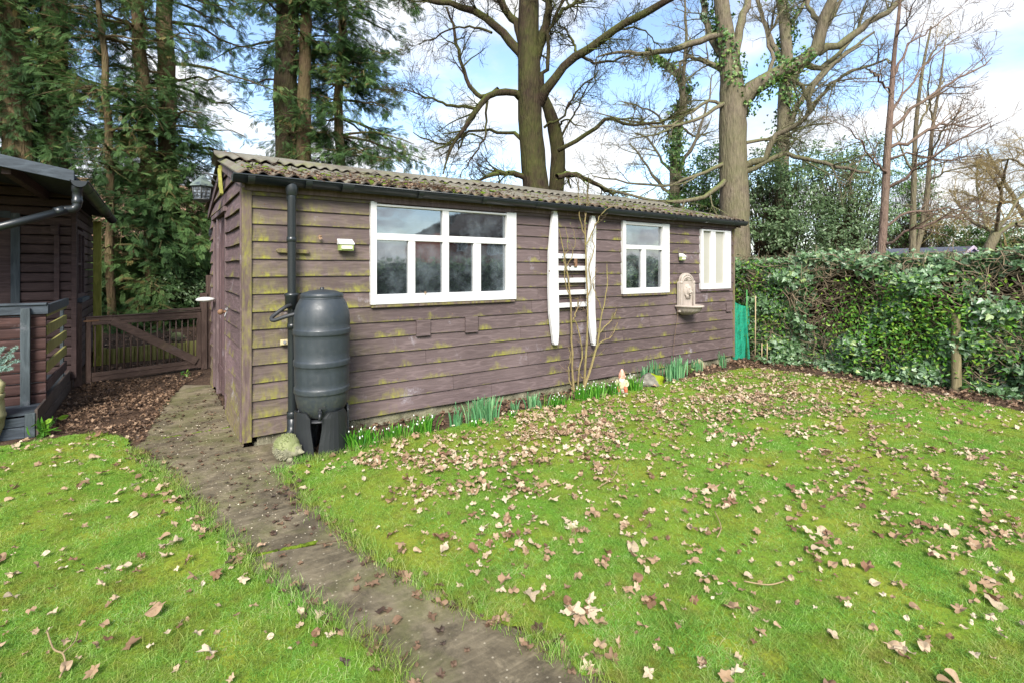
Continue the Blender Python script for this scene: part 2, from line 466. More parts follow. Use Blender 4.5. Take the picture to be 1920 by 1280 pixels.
M['plinth'] = conc_mat('rough_footing', lin(96, 92, 74), lin(134, 130, 110), .6, 1.6)
def soil_mat():
    t = NT('soil', .95, .1)
    n = t.noise(4, 8, .7); n2 = t.noise(22, 6, .7)
    col = t.mix(t.ramp(n, [(.3, 0.0), (.7, 1.0)]), lin(58, 46, 38), lin(98, 80, 66))
    col = t.mix(t.math('MULTIPLY', t.ramp(n2, [(.55, 0.0), (.68, 1.0)]), .6), col, lin(132, 104, 84))
    t.color(col); t.bump(t.math('ADD', n, n2), 1.0, .03)
    return t.m
M['soil'] = soil_mat()
def turf_mat():
    t = NT('turf_floor', .95, .1)
    n = t.noise(1.3, 5, .6); n2 = t.noise(30, 5, .7)
    col = t.mix(t.ramp(n, [(.4, 0.0), (.6, 1.0)]), lin(88, 124, 38), lin(120, 130, 44))
    col = t.mix(t.math('MULTIPLY', t.ramp(n2, [(.5, 0.0), (.7, 1.0)]), .6), col, lin(74, 66, 38))
    t.color(col); t.bump(n2, .8, .012)
    return t.m
M['turf'] = turf_mat()
def moss_mat(name='moss'):
    t = NT(name, .95, .1)
    n = t.noise(35, 5, .7)
    t.color(t.mix(t.ramp(n, [(.35, 0.0), (.65, 1.0)]), lin(50, 64, 18), lin(98, 116, 34))); t.bump(n, 1.0, .01)
    return t.m
M['moss'] = moss_mat()

# ------------------------------------------------------------------ ground, lawn, path
def poly_in(px, py, poly):
    inside = np.zeros(px.shape, bool); n = len(poly); j = n - 1
    for i in range(n):
        xi, yi = poly[i]; xj, yj = poly[j]
        with np.errstate(divide='ignore', invalid='ignore'):
            c = ((yi > py) != (yj > py)) & (px < (xj - xi) * (py - yi) / (yj - yi + 1e-12) + xi)
        inside ^= c; j = i
    return inside
def g2(u, v): p = onG(u, v); return (p[0], p[1])
rg = np.random.default_rng(11)
def rough_edge(pts, amp=.02, step=.06, seed=1):
    """subdivide an outline and make it uneven"""
    rr = np.random.default_rng(seed); out = []
    for i in range(len(pts)):
        a = np.array(pts[i]); b = np.array(pts[(i + 1) % len(pts)]); L = np.linalg.norm(b - a)
        if L > 8: out.append(tuple(a)); continue
        n = max(1, int(L / step)); nrm = np.array([-(b - a)[1], (b - a)[0]]) / (L + 1e-9)
        for k in range(n):
            q = a + (b - a) * k / n
            out.append(tuple(q + nrm * rr.normal(0, amp)))
    return out
left_edge = [g2(*p) for p in [(250, 850), (318, 908), (402, 990), (478, 1072), (572, 1142), (690, 1224), (770, 1300)]]
right_edge = [g2(*p) for p in [(525, 882), (566, 935), (650, 1004), (716, 1058), (820, 1116), (975, 1188), (1150, 1290)]]
dl = np.array(left_edge[-1]) - np.array(left_edge[-3]); dl /= np.linalg.norm(dl)
dr = np.array(right_edge[-1]) - np.array(right_edge[-3]); dr /= np.linalg.norm(dr)
le_end = tuple(np.array(left_edge[-1]) + dl * 4.0); re_end = tuple(np.array(right_edge[-1]) + dr * 4.0)
lawn_left = [g2(-220, 862), g2(0, 838), g2(110, 822), g2(180, 812), g2(235, 822)] + left_edge + [le_end, (le_end[0] - 6, le_end[1]), (-7, 2.0), (-5.2, 5.6)]
lawn_right = right_edge[::-1] + [g2(600, 862), g2(665, 848), g2(760, 822), g2(900, 789), g2(1010, 765), g2(1090, 748), g2(1200, 728), g2(1300, 708),
              g2(1400, 690), g2(1500, 700), g2(1640, 722), g2(1800, 750), g2(1920, 773), (7.2, -1.5), (7.0, -5), (re_end[0], -5), re_end]
lawn_left = rough_edge(lawn_left, .018, .05, 3); lawn_right = rough_edge(lawn_right, .02, .05, 4)

def sheet(name, polys, z, mat):
    mb = MB()
    for p in polys: mb.add([(x, y, z) for x, y in p], [tuple(range(len(p)))])
    o = obj(name, mb, mat); return o
# one ground sheet, finer near the garden, running to the horizon
gx = np.concatenate([[-400, -120, -40, -15], np.linspace(-8, 10, 73), [16, 30, 60, 140, 400]])
gy = np.concatenate([[-400, -100, -30, -8], np.linspace(-3, 12, 61), [16, 30, 60, 140, 400]])
GX, GY = np.meshgrid(gx, gy, indexing='ij')
GZ = np.where((GX > -8) & (GX < 10) & (GY > -3) & (GY < 12), rg.normal(0, .004, GX.shape), 0) - .006
GZ = np.where((GY > 9.9) & (GX < 3.2), GZ + np.clip((GY - 9.9) / .3, 0, 1) * .0, GZ)
V = np.stack([GX, GY, GZ], -1).reshape(-1, 3)
ni, nj = len(gx), len(gy)
I, J = np.meshgrid(np.arange(ni - 1), np.arange(nj - 1), indexing='ij')
F = np.stack([I * nj + J, (I + 1) * nj + J, (I + 1) * nj + J + 1, I * nj + J + 1], -1).reshape(-1, 4)
ground = npobj('ground', V, F, M['soil']); ground['kind'] = 'structure'
ll = sheet('lawn', [lawn_left, lawn_right], .014, M['turf']); ll['kind'] = 'structure'

# concrete path in slabs
def slab(mb, pts, z=.008):
    cxy = None; p = rough_edge(pts, .006, .08, 9 + len(mb.v))
    mb.prism([(x, y, -.03) for x, y in p], (0, 0, z + .03))
def out(p, d): return (p[0] + d, p[1])
pmb = MB()
def wid(u, v, s=1): q = onG(u, v); return (q[0] + RX * .09 * s, q[1] + RY * .09 * s)
L = [g2(250, 842)] + left_edge; 
LW = lambda p, d: (p[0] + d, p[1])
# far slab along the gable, nearer slab round the corner, then the run across the lawn
slab(pmb, [g2(272, 826), (.60, 5.35), (.60, 7.4), g2(345, 722), g2(300, 765)])
slab(pmb, [g2(268, 829), g2(250, 842), wid(330, 908, -1), wid(420, 990, -1), wid(478, 1042, -1), wid(592, 1010, 1.6), wid(575, 940, 1.6), wid(535, 886, 1.3), g2(560, 850), (.85, 4.62), (.60, 4.66), (.60, 5.32)])
slab(pmb, [wid(480, 1049, -1), wid(500, 1072, -1), wid(600, 1142, -1), wid(720, 1225, -1), wid(800, 1300, -1), wid(1125, 1300), wid(950, 1192), wid(800, 1122), wid(716, 1062, 1.5), wid(602, 1014, 1.6)])
a, b = g2(806, 1306), g2(1135, 1306)
slab(pmb, [a, (a[0] + dl[0] * 3.4, a[1] + dl[1] * 3.4), (b[0] + dr[0] * 3.4, b[1] + dr[1] * 3.4), b])
path = obj('path', pmb, M['path']); path['kind'] = 'structure'
# moss in the joints
rj = random.Random(5)
jm = MB()
for (a, b, n) in [(g2(470, 1046), g2(590, 1018), 26), (g2(275, 827), (.58, 5.33), 20)]:
    for i in range(n):
        k = (i + rj.random()) / n
        if math.sin(k * 17) > .55: continue
        jm.ball((a[0] + (b[0] - a[0]) * k, a[1] + (b[1] - a[1]) * k, .004), rj.uniform(.01, .035), rj.uniform(.008, .016), rj.uniform(.006, .014), 8, 5)
o = obj('moss', jm, M['moss']); set_props(o, 'thin lines of green moss growing in the joints of the concrete path', 'moss', kind='stuff')

# ------------------------------------------------------------------ the timber shed
SX0, SX1, SY0, SY1 = .618, 7.49, 4.64, 7.50
shed = thing('timber_shed', 'long plum brown weatherboarded garden shed with white windows and corrugated roof', 'shed', (SX0, SY0, 0))
zl = [.092 + .1443 * k for k in range(14)]
zl = zl[:14] + [2.055, 2.17]
zl[-3] = 1.95
rs = random.Random(3)
def siding(mb, fn, a0, a1, zlines, openings=(), off=(.023, .008), warp=.0028, seg=.45, clip=None, seams=1.0):
    """lap boards; fn(a, off, z) -> world point. clip(z)->(a0,a1) for a sloping end"""
    for i in range(len(zlines) - 1):
        z0, z1 = zlines[i], zlines[i + 1] + .006
        mb_r = rs.random()
        cuts = [a0]
        x = a0
        while True:
            x += rs.uniform(1.5, 3.0) * seams
            if x > a1 - .8: break
            cuts.append(x)
        cuts.append(a1)
        ph = rs.random() * 6
        jit = lambda a, s: warp * math.sin(a * 2.3 + ph + s * 7) * .8 + warp * math.sin(a * 5.9 + ph * 2 + s) * .5
        for c in range(len(cuts) - 1):
            mb.cr = rs.random()
            b0, b1 = cuts[c] + (.0018 if c else 0), cuts[c + 1] - .0018
            spans = []
            # bands split by openings
            zs = sorted(set([z0, z1] + [q for o in openings for q in (o[2], o[3]) if z0 < q < z1 and o[1] > b0 and o[0] < b1]))
            for k in range(len(zs) - 1):
                s0, s1 = zs[k], zs[k + 1]; zm = (s0 + s1) / 2
                segs = [(b0, b1)]
                for o in openings:
                    if o[2] < zm < o[3]:
                        ns = []
                        for (p, q) in segs:
                            if o[1] <= p or o[0] >= q: ns.append((p, q)); continue
                            if o[0] > p: ns.append((p, o[0]))
                            if o[1] < q: ns.append((o[1], q))
                        segs = ns
                for (p, q) in segs:
                    if q - p < .004: continue
                    n = max(1, int((q - p) / seg)); 
                    vs = []; hs = []
                    f0 = (s0 - z0) / (z1 - z0); f1 = (s1 - z0) / (z1 - z0)
                    o0 = off[0] + (off[1] - off[0]) * f0; o1 = off[0] + (off[1] - off[0]) * f1
                    for j in range(n + 1):
                        a = p + (q - p) * j / n
                        al, ah = a, a
                        if clip is not None:
                            l0, h0 = clip(s0); l1, h1 = clip(s1)
                            al = min(max(a, l0), h0); ah = min(max(a, l1), h1)
                        dz0 = jit(a, 0) if f0 == 0 else 0
                        wo = abs(jit(a, 1)) * 1.2 if f0 == 0 else 0
                        vs += [fn(al, o0 - .010, s0 + dz0), fn(al, o0 + wo, s0 + dz0), fn(ah, o1, s1), fn(ah, -.004, s1)]
                        hs += [f0, f0, f1, f1]
                    fs = []
                    for j in range(n):
                        for e in range(3):
                            fs.append((j * 4 + e, j * 4 + e + 1, j * 4 + 4 + e + 1, j * 4 + 4 + e))
                    fs.append((0, 3, 2, 1)); m = n * 4; fs.append((m, m + 1, m + 2, m + 3))
                    mb.add(vs, fs, hs)

# window openings measured off the photograph on the wall plane
WY = 4.61
def win_rect(u0, v0t, v0b, u1):
    a = onY(u0, v0t, WY); b = onY(u0, v0b, WY); c = onY(u1, v0t, WY)
    return (a[0], c[0], b[2], a[2])
W1 = win_rect(694, 380, 572, 966)
W2 = win_rect(1166, 415, 552, 1253)
W3 = win_rect(1313, 430, 543, 1368)
fw = MB()
ops = [(w[0] + .01, w[1] - .01, w[2] + .01, w[3] - .01) for w in (W1, W2, W3)]
siding(fw, lambda a, o, z: (a, SY0 - o, z), SX0 + .035, SX1, zl, ops)
obj('front_wall', fw, M['siding'], shed)
# backing behind the boards, with the openings left out
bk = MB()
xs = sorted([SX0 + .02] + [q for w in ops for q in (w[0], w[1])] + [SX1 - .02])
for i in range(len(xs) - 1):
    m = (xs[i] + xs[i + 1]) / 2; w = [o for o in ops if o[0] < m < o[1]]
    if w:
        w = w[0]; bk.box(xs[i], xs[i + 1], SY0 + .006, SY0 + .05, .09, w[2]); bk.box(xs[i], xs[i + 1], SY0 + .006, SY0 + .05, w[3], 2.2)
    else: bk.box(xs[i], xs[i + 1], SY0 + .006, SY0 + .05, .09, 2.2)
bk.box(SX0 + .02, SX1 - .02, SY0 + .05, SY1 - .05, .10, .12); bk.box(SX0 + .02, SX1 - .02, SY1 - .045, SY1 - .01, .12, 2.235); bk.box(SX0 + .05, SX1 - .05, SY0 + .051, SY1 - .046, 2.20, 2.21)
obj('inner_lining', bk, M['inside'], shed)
# gable with the door
RY_, RZ = 6.07, 2.600      # ridge
EZ = 2.214                 # sheet level at the eave
slope = (RZ - EZ) / (RY_ - 4.49)
def gclip(z):
    zt = z + .03
    if zt <= EZ + (SY0 - 4.49) * slope: return (SY0 - .0, SY1)
    d = (zt - EZ) / slope + 4.49
    return (min(d, RY_), max(2 * RY_ - d, RY_))
DY0, DY1, DZ1 = 5.86, 7.14, 2.03
gw = MB()
zg = [.05 + .1443 * k + .03 * (k > 0) for k in range(19)]
zg[0] = .02
siding(gw, lambda a, o, z: (SX0 - o, a, z), SY0, SY1, zg, [(DY0, DY1, -.1, DZ1)], off=(.031, .009), warp=.006, seg=.3, clip=gclip)
obj('gable_wall', gw, M['siding_gable'], shed)
rw = MB()
siding(rw, lambda a, o, z: (SX1 + o, a, z), SY0, SY1, zg, clip=gclip)
siding(rw, lambda a, o, z: (a, SY1 + o, z), SX0, SX1, zl)
obj('rear_wall', rw, M['siding'], shed)
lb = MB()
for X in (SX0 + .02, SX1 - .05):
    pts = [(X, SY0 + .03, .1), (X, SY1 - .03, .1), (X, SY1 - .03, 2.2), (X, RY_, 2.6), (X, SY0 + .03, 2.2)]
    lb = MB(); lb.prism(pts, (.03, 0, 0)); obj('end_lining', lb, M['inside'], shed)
# corner posts
cp = MB(); cp.box(SX0 - .036, SX0 + .034, SY0 - .036, SY0 - .001, .055, 2.16)
obj('corner_post', cp, M['cornerwood'], shed, .003)
cp = MB(); cp.box(SX0 - .046, SX0 - .004, SY0 + .000, SY0 + .03, .055, 2.18)
obj('corner_post', cp, M['trimwood'], shed, .003)
cp = MB(); cp.box(SX1 + .001, SX1 + .034, SY0 - .036, SY0 + .03, .07, 2.16)
obj('corner_post', cp, M['cornerwood'], shed, .003)
# door: vertical boards, a narrow glazed side panel, frame
dw = MB()
for k in range(6):
    y0 = DY0 + .045 + k * .13
    dw.cr = rs.random(); dw.box(SX0 - .002 - .006 * (k % 2), SX0 + .03, y0, y0 + .127, .10, DZ1 - .02)
dw.box(SX0 - .02, SX0 - .0085, DY0 + .06, DY0 + .80, .30, .40)
door = obj('door', dw, M['doorwood'], shed, .002)
fm = MB()
fm.box(SX0 - .03, SX0 + .04, DY0, DY0 + .043, .04, DZ1); fm.box(SX0 - .03, SX0 + .04, DY0 + .83, DY0 + .875, .04, DZ1)
fm.box(SX0 - .03, SX0 + .04, DY1 - .045, DY1, .04, DZ1); fm.box(SX0 - .045, SX0 + .03, DY0 - .03, DY1 + .03, DZ1 + .001, DZ1 + .05)
fm.box(SX0 - .01, SX0 + .02, DY0 + .877, DY1 - .047, .04, DZ1 - .02)
obj('door_frame', fm, M['trimwood'], shed, .003)
hl = MB()
p = onX(420, 585, SX0 - .04)
hl.tube([(SX0 - .005, p[1], p[2]), (SX0 - .05, p[1], p[2])], .012, 8); hl.ball((SX0 - .07, p[1], p[2]), .028, .028, .028, 10, 7)
obj('door_handle', hl, M['rust'], door)
hl = MB(); hl.box(SX0 - .022, SX0 - .009, p[1] - .09, p[1] - .04, p[2] - .01, p[2] + .09); hl.tube([(SX0 - .03, p[1] - .11, p[2] + .03), (SX0 - .03, p[1] - .02, p[2] + .03)], .007, 6)
hl.tube([(SX0 - .028, p[1] - .065, p[2] + .0), (SX0 - .04, p[1] - .08, p[2] - .04), (SX0 - .04, p[1] - .05, p[2] - .04), (SX0 - .028, p[1] - .065, p[2])], .005, 6)
obj('latch', hl, M['metal'], door)
# concrete footing
ft = MB(); rr_ = random.Random(8)
n = 60
for i in range(n):
    xa = SX0 + .08 + (SX1 - SX0 - .1) * i / n; xb = SX0 + .08 + (SX1 - SX0 - .1) * (i + 1) / n
    if i == 0: oa = 0
    ob = rr_.uniform(-.012, .02)
    ft.add([(xa, SY0 - .005 - oa, -.05), (xb, SY0 - .005 - ob, -.05), (xb, SY0 + .02 - ob, .088), (xa, SY0 + .02 - oa, .088), (xa, SY0 + .1, .088), (xb, SY0 + .1, .088)],
           [(0, 1, 2, 3), (3, 2, 5, 4)]); oa = ob
ft.box(SX0 + .06, SX0 + .1, SY0 + .02, SY1, -.05, .03)
ft.box(SX0 + .1, SX1 - .02, SY0 + .1, SY1, -.05, .086)
obj('footing', ft, M['plinth'], shed)
# corrugated roof sheets
PIT, AMP = .120, .017
RX0, RX1 = .535, 7.60
nx = int((RX1 - RX0) / PIT * 10)
def roof_side(sgn, name):
    ye = 4.485 if sgn < 0 else 2 * RY_ - 4.485
    X = np.linspace(RX0, RX1, nx + 1); rows = 9
    Vt = []
    for r in range(rows):
        k = r / (rows - 1)
        y = ye + (RY_ - ye) * k
        z = EZ + (4.49 - 4.47) * -slope + (RZ - EZ) * k + AMP * np.cos(X / PIT * 2 * PI) + .004 * np.sin(X * 1.7 + k * 3)
        Vt.append(np.stack([X, np.full_like(X, y), z], -1))
    Vt = np.array(Vt); top = Vt.reshape(-1, 3); bot = top - np.array([0, 0, .008]); nV = nx + 1
    I, J = np.meshgrid(np.arange(rows - 1), np.arange(nx), indexing='ij')
    q = np.stack([I * nV + J, I * nV + J + 1, (I + 1) * nV + J + 1, (I + 1) * nV + J], -1).reshape(-1, 4)
    Tn = len(top)
    e0 = np.stack([np.arange(nx), Tn + np.arange(nx), Tn + np.arange(nx) + 1, np.arange(nx) + 1], -1)
    if sgn > 0: q2 = q[:, ::-1]
    else: q2 = q
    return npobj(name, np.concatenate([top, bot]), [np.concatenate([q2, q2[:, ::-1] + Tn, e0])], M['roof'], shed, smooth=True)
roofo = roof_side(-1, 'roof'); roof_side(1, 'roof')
# ridge capping with a lip that follows the sheets
X = np.linspace(RX0 - .03, RX1 + .02, nx + 1)
rows = []
for (dy, dz, sc) in [(-.235, .028, 1), (-.22, .034, .5), (-.06, .045, 0), (-.03, .062, 0), (0, .068, 0), (.03, .062, 0), (.06, .045, 0), (.22, .034, .5), (.235, .028, 1)]:
    z = RZ - abs(dy) * slope + dz + sc * .014 * np.cos(X / PIT * 2 * PI) + .006 * np.sin(X * 2.1)
    y = RY_ + dy * (1 + .05 * sc * np.cos(X / PIT * 2 * PI))
    rows.append(np.stack([X, y + 0 * X, z], -1))
Vt = np.array(rows); top = Vt.reshape(-1, 3); nV = nx + 1
I, J = np.meshgrid(np.arange(len(rows) - 1), np.arange(nx), indexing='ij')
q = np.stack([I * nV + J, I * nV + J + 1, (I + 1) * nV + J + 1, (I + 1) * nV + J], -1).reshape(-1, 4)
Tn = len(top)
e0 = np.stack([np.arange(nx), Tn + np.arange(nx), Tn + np.arange(nx) + 1, np.arange(nx) + 1], -1)
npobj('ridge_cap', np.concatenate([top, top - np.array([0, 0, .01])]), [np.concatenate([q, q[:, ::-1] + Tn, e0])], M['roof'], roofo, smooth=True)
# eave board and bargeboards
eb = MB(); eb.box(SX0 - .02, SX1 + .05, SY0 - .052, SY0 - .032, 2.085, 2.185)
obj('fascia', eb, M['trimwood'], shed, .002)
bb = MB()
for X in (RX0 + .035,):
    for s in (-1, 1):
        ya, yb = RY_, RY_ + s * (RY_ - 4.53)
        za, zb = RZ - .035, EZ - .03
        bb.prism([(X, ya, za), (X, yb, zb), (X, yb, zb - .09), (X, ya, za - .09)], (.022, 0, 0))
obj('bargeboard', bb, M['trimwood'], shed, .002)
bb = MB()
for s in (-1, 1):
    bb.prism([(SX1 + .05, RY_, RZ - .035), (SX1 + .05, RY_ + s * 1.54, EZ - .03), (SX1 + .05, RY_ + s * 1.54, EZ - .12), (SX1 + .05, RY_, RZ - .125)], (.022, 0, 0))
obj('bargeboard', bb, M['trimwood'], shed, .002)
st = MB(); st.bar((RX0 + .02, RY_ - .12, 2.50), (RX0 + .02, RY_ - .10, 2.28), .05, .03, (1, 0, 0)); st.bar((RX0 + .01, RY_ - .12, 2.46), (RX0 + .01, RY_ - .34, 2.18), .03, .03, (1, 0, 0))
obj('gable_batten', st, wood_mat('green_batten', lin(110, 110, 50), lin(140, 138, 70), (20, 20, 2)), shed, .002)

# gutter: half-round trough, brackets, unions
def gutter(parent, x0, x1, y, z, r, name='gutter', axis='X', mat=None, brackets=(), fall=0.0):
    mb = MB(); n = 12; prof = []
    for k in range(n + 1):
        a = PI + PI * k / n
        prof.append((math.cos(a) * r, math.sin(a) * r))
    outer = prof; inner = [(p[0] * .93, p[1] * .93) for p in prof][::-1]
    pr = outer + inner
    def P(t, q): 
        zz = z + q[1] + fall * (t - x0)
        return (t, y + q[0], zz) if axis == 'X' else (y + q[0], t, zz)
    m = len(pr)
    mb.add([P(x0, q) for q in pr] + [P(x1, q) for q in pr], [(i, (i + 1) % m, m + (i + 1) % m, m + i) for i in range(m)] + [tuple(range(m)), tuple(range(m, 2 * m))[::-1]], smooth=False)
    # end caps
    for t in (x0, x1):
        mb.add([P(t, q) for q in outer], [tuple(range(len(outer)))])
    # front bead
    for q in (outer[0], outer[-1]):
        mb.tube([P(x0, q), P(x1, q)], r * .12, 6)
    mb.sf = [True if len(f) == 4 else False for f in mb.f]
    g = obj(name, mb, mat or M['gutter'], parent)
    for (t, w, kind) in brackets:
        b = MB(); k = 1.10 if kind == 'union' else 1.07
        pr2 = [(math.cos(PI + PI * i / n) * r * k, math.sin(PI + PI * i / n) * r * k) for i in range(n + 1)]
        pr3 = [(q[0] * .96, q[1] * .96) for q in pr2][::-1]; pp = pr2 + pr3; m = len(pp)
        b.add([P(t - w / 2, q) for q in pp] + [P(t + w / 2, q) for q in pp], [(i, (i + 1) % m, m + (i + 1) % m, m + i) for i in range(m)] + [tuple(range(m)), tuple(range(m, 2 * m))[::-1]])
        obj('bracket', b, mat or M['gutter'], g)
    return g
GYc, GZc, GR = 4.495, 2.185, .060
bpx = [470, 577, 650, 786, 905, 1005, 1085, 1202, 1262, 1322, 1372]
br = []
for i, u in enumerate(bpx):
    br.append((onY(u, 400, GYc)[0], .05 if i not in (2,) else .10, 'b' if i != 2 else 'union'))
gut = gutter(shed, .50, 7.62, GYc, GZc, GR, brackets=br)
# downpipe, with diverter, clips and shoe
DPX = onY(541, 400, 4.52)[0] + .02
DPX2 = onY(546, 800, 4.52)[0] + .01
dp = MB()
o1 = MB(); o1.lathe([(.045, .05), (.050, .0), (.042, -.05), (.037, -.06)], (DPX, GYc, GZc - .07), 20)
dz = onY(548, 565, 4.52)[2]
dp.tube([(DPX, GYc, GZc - .06), (DPX, GYc, 2.04), (DPX + .0, 4.50, 2.0), (DPX + (DPX2 - DPX) * .5, 4.52, 1.3), (DPX2, 4.53, .25), (DPX2, 4.53, .17)], .034, 18)
dpo = obj('downpipe', dp, M['gutter'], shed)
obj('outlet', o1, M['gutter'], dpo)
dm = MB(); xm = DPX + (DPX2 - DPX) * .45
dm.lathe([(.036, -.06), (.052, -.055), (.054, .04), (.058, .045), (.058, .065), (.036, .07)], (xm, 4.52, dz), 20)
dvo = obj('diverter', dm, M['gutter'], dpo)
for zc in (1.695, .98, 2.03):
    c = MB(); k = (2.05 - zc) / 1.9; c.lathe([(.035, -.022), (.039, -.02), (.039, .02), (.035, .022)], (DPX + (DPX2 - DPX) * k, 4.51 + .01 * k, zc), 18)
    obj('pipe_clip', c, M['gutter'], dpo)
sh = MB(); sh.tube([(DPX2, 4.53, .26), (DPX2, 4.53, .16), (DPX2 - .01, 4.51, .11), (DPX2 - .08, 4.44, .04), (DPX2 - .11, 4.41, .02)], [.040, .041, .040, .039, .041], 16)
sh.lathe([(.041, .2), (.044, .205), (.044, .25), (.041, .255)], (DPX2, 4.53, .02), 18)
obj('pipe_shoe', sh, M['gutter'], dpo)
# mounting plates: painted batten and pale wooden clip block
mp = MB(); a = onY(517, 470, 4.6); mp.prism([(a[0] + .015, 4.585, a[2] + .019), (a[0] + .26, 4.585, a[2] + .010), (a[0] + .26, 4.585, a[2] - .022), (a[0] + .015, 4.585, a[2] - .017), (a[0], 4.585, a[2])], (0, .02, 0))
obj('mounting_batten', mp, M['cornerwood'], shed, .003)
mp = MB(); a = onY(526, 642, 4.58); mp.box(a[0], a[0] + .075, 4.575, 4.600, a[2] - .022, a[2] + .022)
cb = obj('clip_block', mp, plain('pale_wood_block', lin(205, 190, 150), .8, .2, .15), shed, .004)
mp = MB(); mp.tube([(a[0] + .03, 4.576, a[2]), (a[0] + .03, 4.566, a[2])], .012, 12); obj('screw', mp, M['metal'], cb)
# patch blocks over board joints
for (u, v0, v1, u2) in [(781, 601, 631, 807), (873, 595, 624, 896), (1363, 568, 585, 1372)]:
    a = onY(u, v0, 4.6); b = onY(u2, v1, 4.6)
    c = MB(); c.cr = .3; c.box(a[0], b[0], 4.594, 4.618, onY(u, v1, 4.6)[2], a[2])
    obj('patch_board', c, M['siding'], shed, .003)

# windows
def window(rect, style, glassmat):
    x0, x1, z0, z1 = rect; f = MB()
    yf, yb = SY0 - .052, SY0 + .02
    H = z1 - z0; Wd = x1 - x0
    def B(a, b, c, d, y=yf): f.box(a, b, y, yb, c, d)
    # outer frame; stiles stand 4 mm proud of the rails
    sw, rwid = .050, .072
    if style == 1:
        X = lambda u: onY(u, 480, WY)[0]
        Zl = lambda v: onY(694, v, WY)[2]
        B(x0, X(705), z0, z1 + .012, yf - .004)
        B(X(948), x1, z0, z1 + .005, yf - .004)
        B(X(705), X(948), z0, Zl(553))
        B(X(705), X(948), Zl(386), z1 - .01)
        tz0, tz1 = Zl(450), Zl(437)
        B(X(705), X(948), tz0, tz1, yf + .004)
        B(X(829), X(841), tz1, Zl(386), yf + .008); B(X(829), X(841), Zl(553), tz0, yf + .008)
        for (a, b) in ((765, 778), (887, 901)): B(X(a), X(b), Zl(553), tz0, yf + .010)
    elif style == 2:
        X = lambda u: onY(u, 480, WY)[0]; Zl = lambda v: onY(1166, v, WY)[2]
        B(x0, X(1171.5), z0, z1 + .005, yf - .004); B(X(1240), x1, z0, z1 + .005, yf - .004)
        B(X(1171.5), X(1240), z0, Zl(541)); B(X(1171.5), X(1240), Zl(421), z1)
        tz0, tz1 = Zl(467), Zl(459)
        B(X(1171.5), X(1240), tz0, tz1, yf + .004); B(X(1202), X(1210), Zl(541), tz0, yf + .008)
    else:
        X = lambda u: onY(u, 480, WY)[0]; Zl = lambda v: onY(1313, v, WY)[2]
        B(x0, X(1316.5), z0, z1, yf - .004); B(X(1357), x1, z0, z1, yf - .004)
        B(X(1316.5), X(1357), z0, Zl(533)); B(X(1316.5), X(1357), Zl(433), z1)
        B(X(1331.5), X(1340), Zl(533), Zl(433), yf + .004)
    w = obj('window', f, M['white'], shed, .004)
    g = MB(); g.box(x0 + .02, x1 - .02, SY0 - .016, SY0 - .012, z0 + .02, z1 - .02)
    obj('pane', g, glassmat, w)
    # sill lip / algae-stained drip board under it
    s = MB(); s.box(x0 + .01, x1 - .01, SY0 - .045, SY0 - .01, z0 - .028, z0 - .002)
    obj('sill', s, M['cornerwood'] if style != 3 else M['trimwood'], w, .002)
    s = MB(); s.box(x0 + .03, x1 - .03, SY0 - .060, SY0 - .01, z1 + .008 - .012 * (style == 1) + .006, z1 + .03)
    obj('head_board', s, M['trimwood'], w, .002)
    return w
# nail heads along the boards
nm = MB(); nr = random.Random(12)
for zi in zl[:-1]:
    x = SX0 + .12
    while x < SX1 - .05:
        zz__ = zi + .030 + nr.uniform(-.006, .006); xx_ = x + nr.uniform(-.02, .02)
        if not any(w[0] - .02 < xx_ < w[1] + .02 and w[2] - .03 < zz__ < w[3] + .03 for w in (W1, W2, W3)):
            nm.tube([(xx_, SY0 - .018, zz__), (xx_, SY0 - .0225, zz__)], .0042, 6)
        x += .58
nob = obj('nails', nm, M['rust'], shed); nob['kind'] = 'stuff'
window(W1, 1, M['glass']); window(W2, 2, M['glass']); window(W3, 3, M['cream'])
# window 3 keeps its glass painted over: frosted boards sit right behind the frame
# a shelf and bench dimly seen through the glass
ins = MB(); ins.box(1.6, 6.4, 6.9, 7.35, .8, .84); ins.box(1.6, 6.4, 7.0, 7.35, 1.4, 1.43)
for k in range(14):
    x = 1.7 + k * .33; h = rs.uniform(.1, .32); ins.box(x, x + rs.uniform(.1, .25), 7.0, 7.25, 1.43, 1.43 + h)
for k in range(5): ins.box(1.7 + k * 1.1, 1.78 + k * 1.1, 6.95, 7.03, .12, .8)
obj('workbench', ins, plain('bench_wood', lin(120, 100, 80), .8), shed)
# ------------------------------------------------------------------ things on and against the shed
def at_root(name, label, cat, loc, group=None): return thing(name, label, cat, loc, group)
# water butt on its stand
BX, BY = 1.115, 4.265
wb = at_root('water_butt', 'charcoal barrel shaped water butt with lid and tap on a black stand beside the downpipe', 'water butt', (BX, BY, 0))
tz0, tz1 = .275, 1.262
def zz_(v): return CAM_H - (v - HOR) / FPX * 4.12
prof = [(.0, tz0), (.10, tz0 + .002), (.135, .285), (.152, .30), (.186, .36), (.200, .43)]
def band(z): return [(.204, z - .05), (.213, z - .042), (.216, z - .015), (.215, z), (.209, z + .008), (.209, z + .018)]
def bnd(z, r): return [(r, z - .027), (r + .001, z - .025), (r + .007, z - .021), (r + .008, z - .012), (r + .008, z + .012), (r + .007, z + .021), (r + .001, z + .025), (r, z + .027)]
prof += [(.203, .45)] + bnd(.497, .204) + [(.208, .56), (.209, .64)] + bnd(.712, .209) + [(.211, .80), (.213, .90)] + bnd(.955, .213) + [(.215, 1.02), (.213, 1.07), (.206, 1.12), (.192, 1.168), (.170, 1.207), (.156, 1.223), (.150, 1.233)]
t = MB(); t.lathe(prof, (BX, BY, 0), 56)
tank = obj('tank', t, M['butt'], wb)
t = MB()
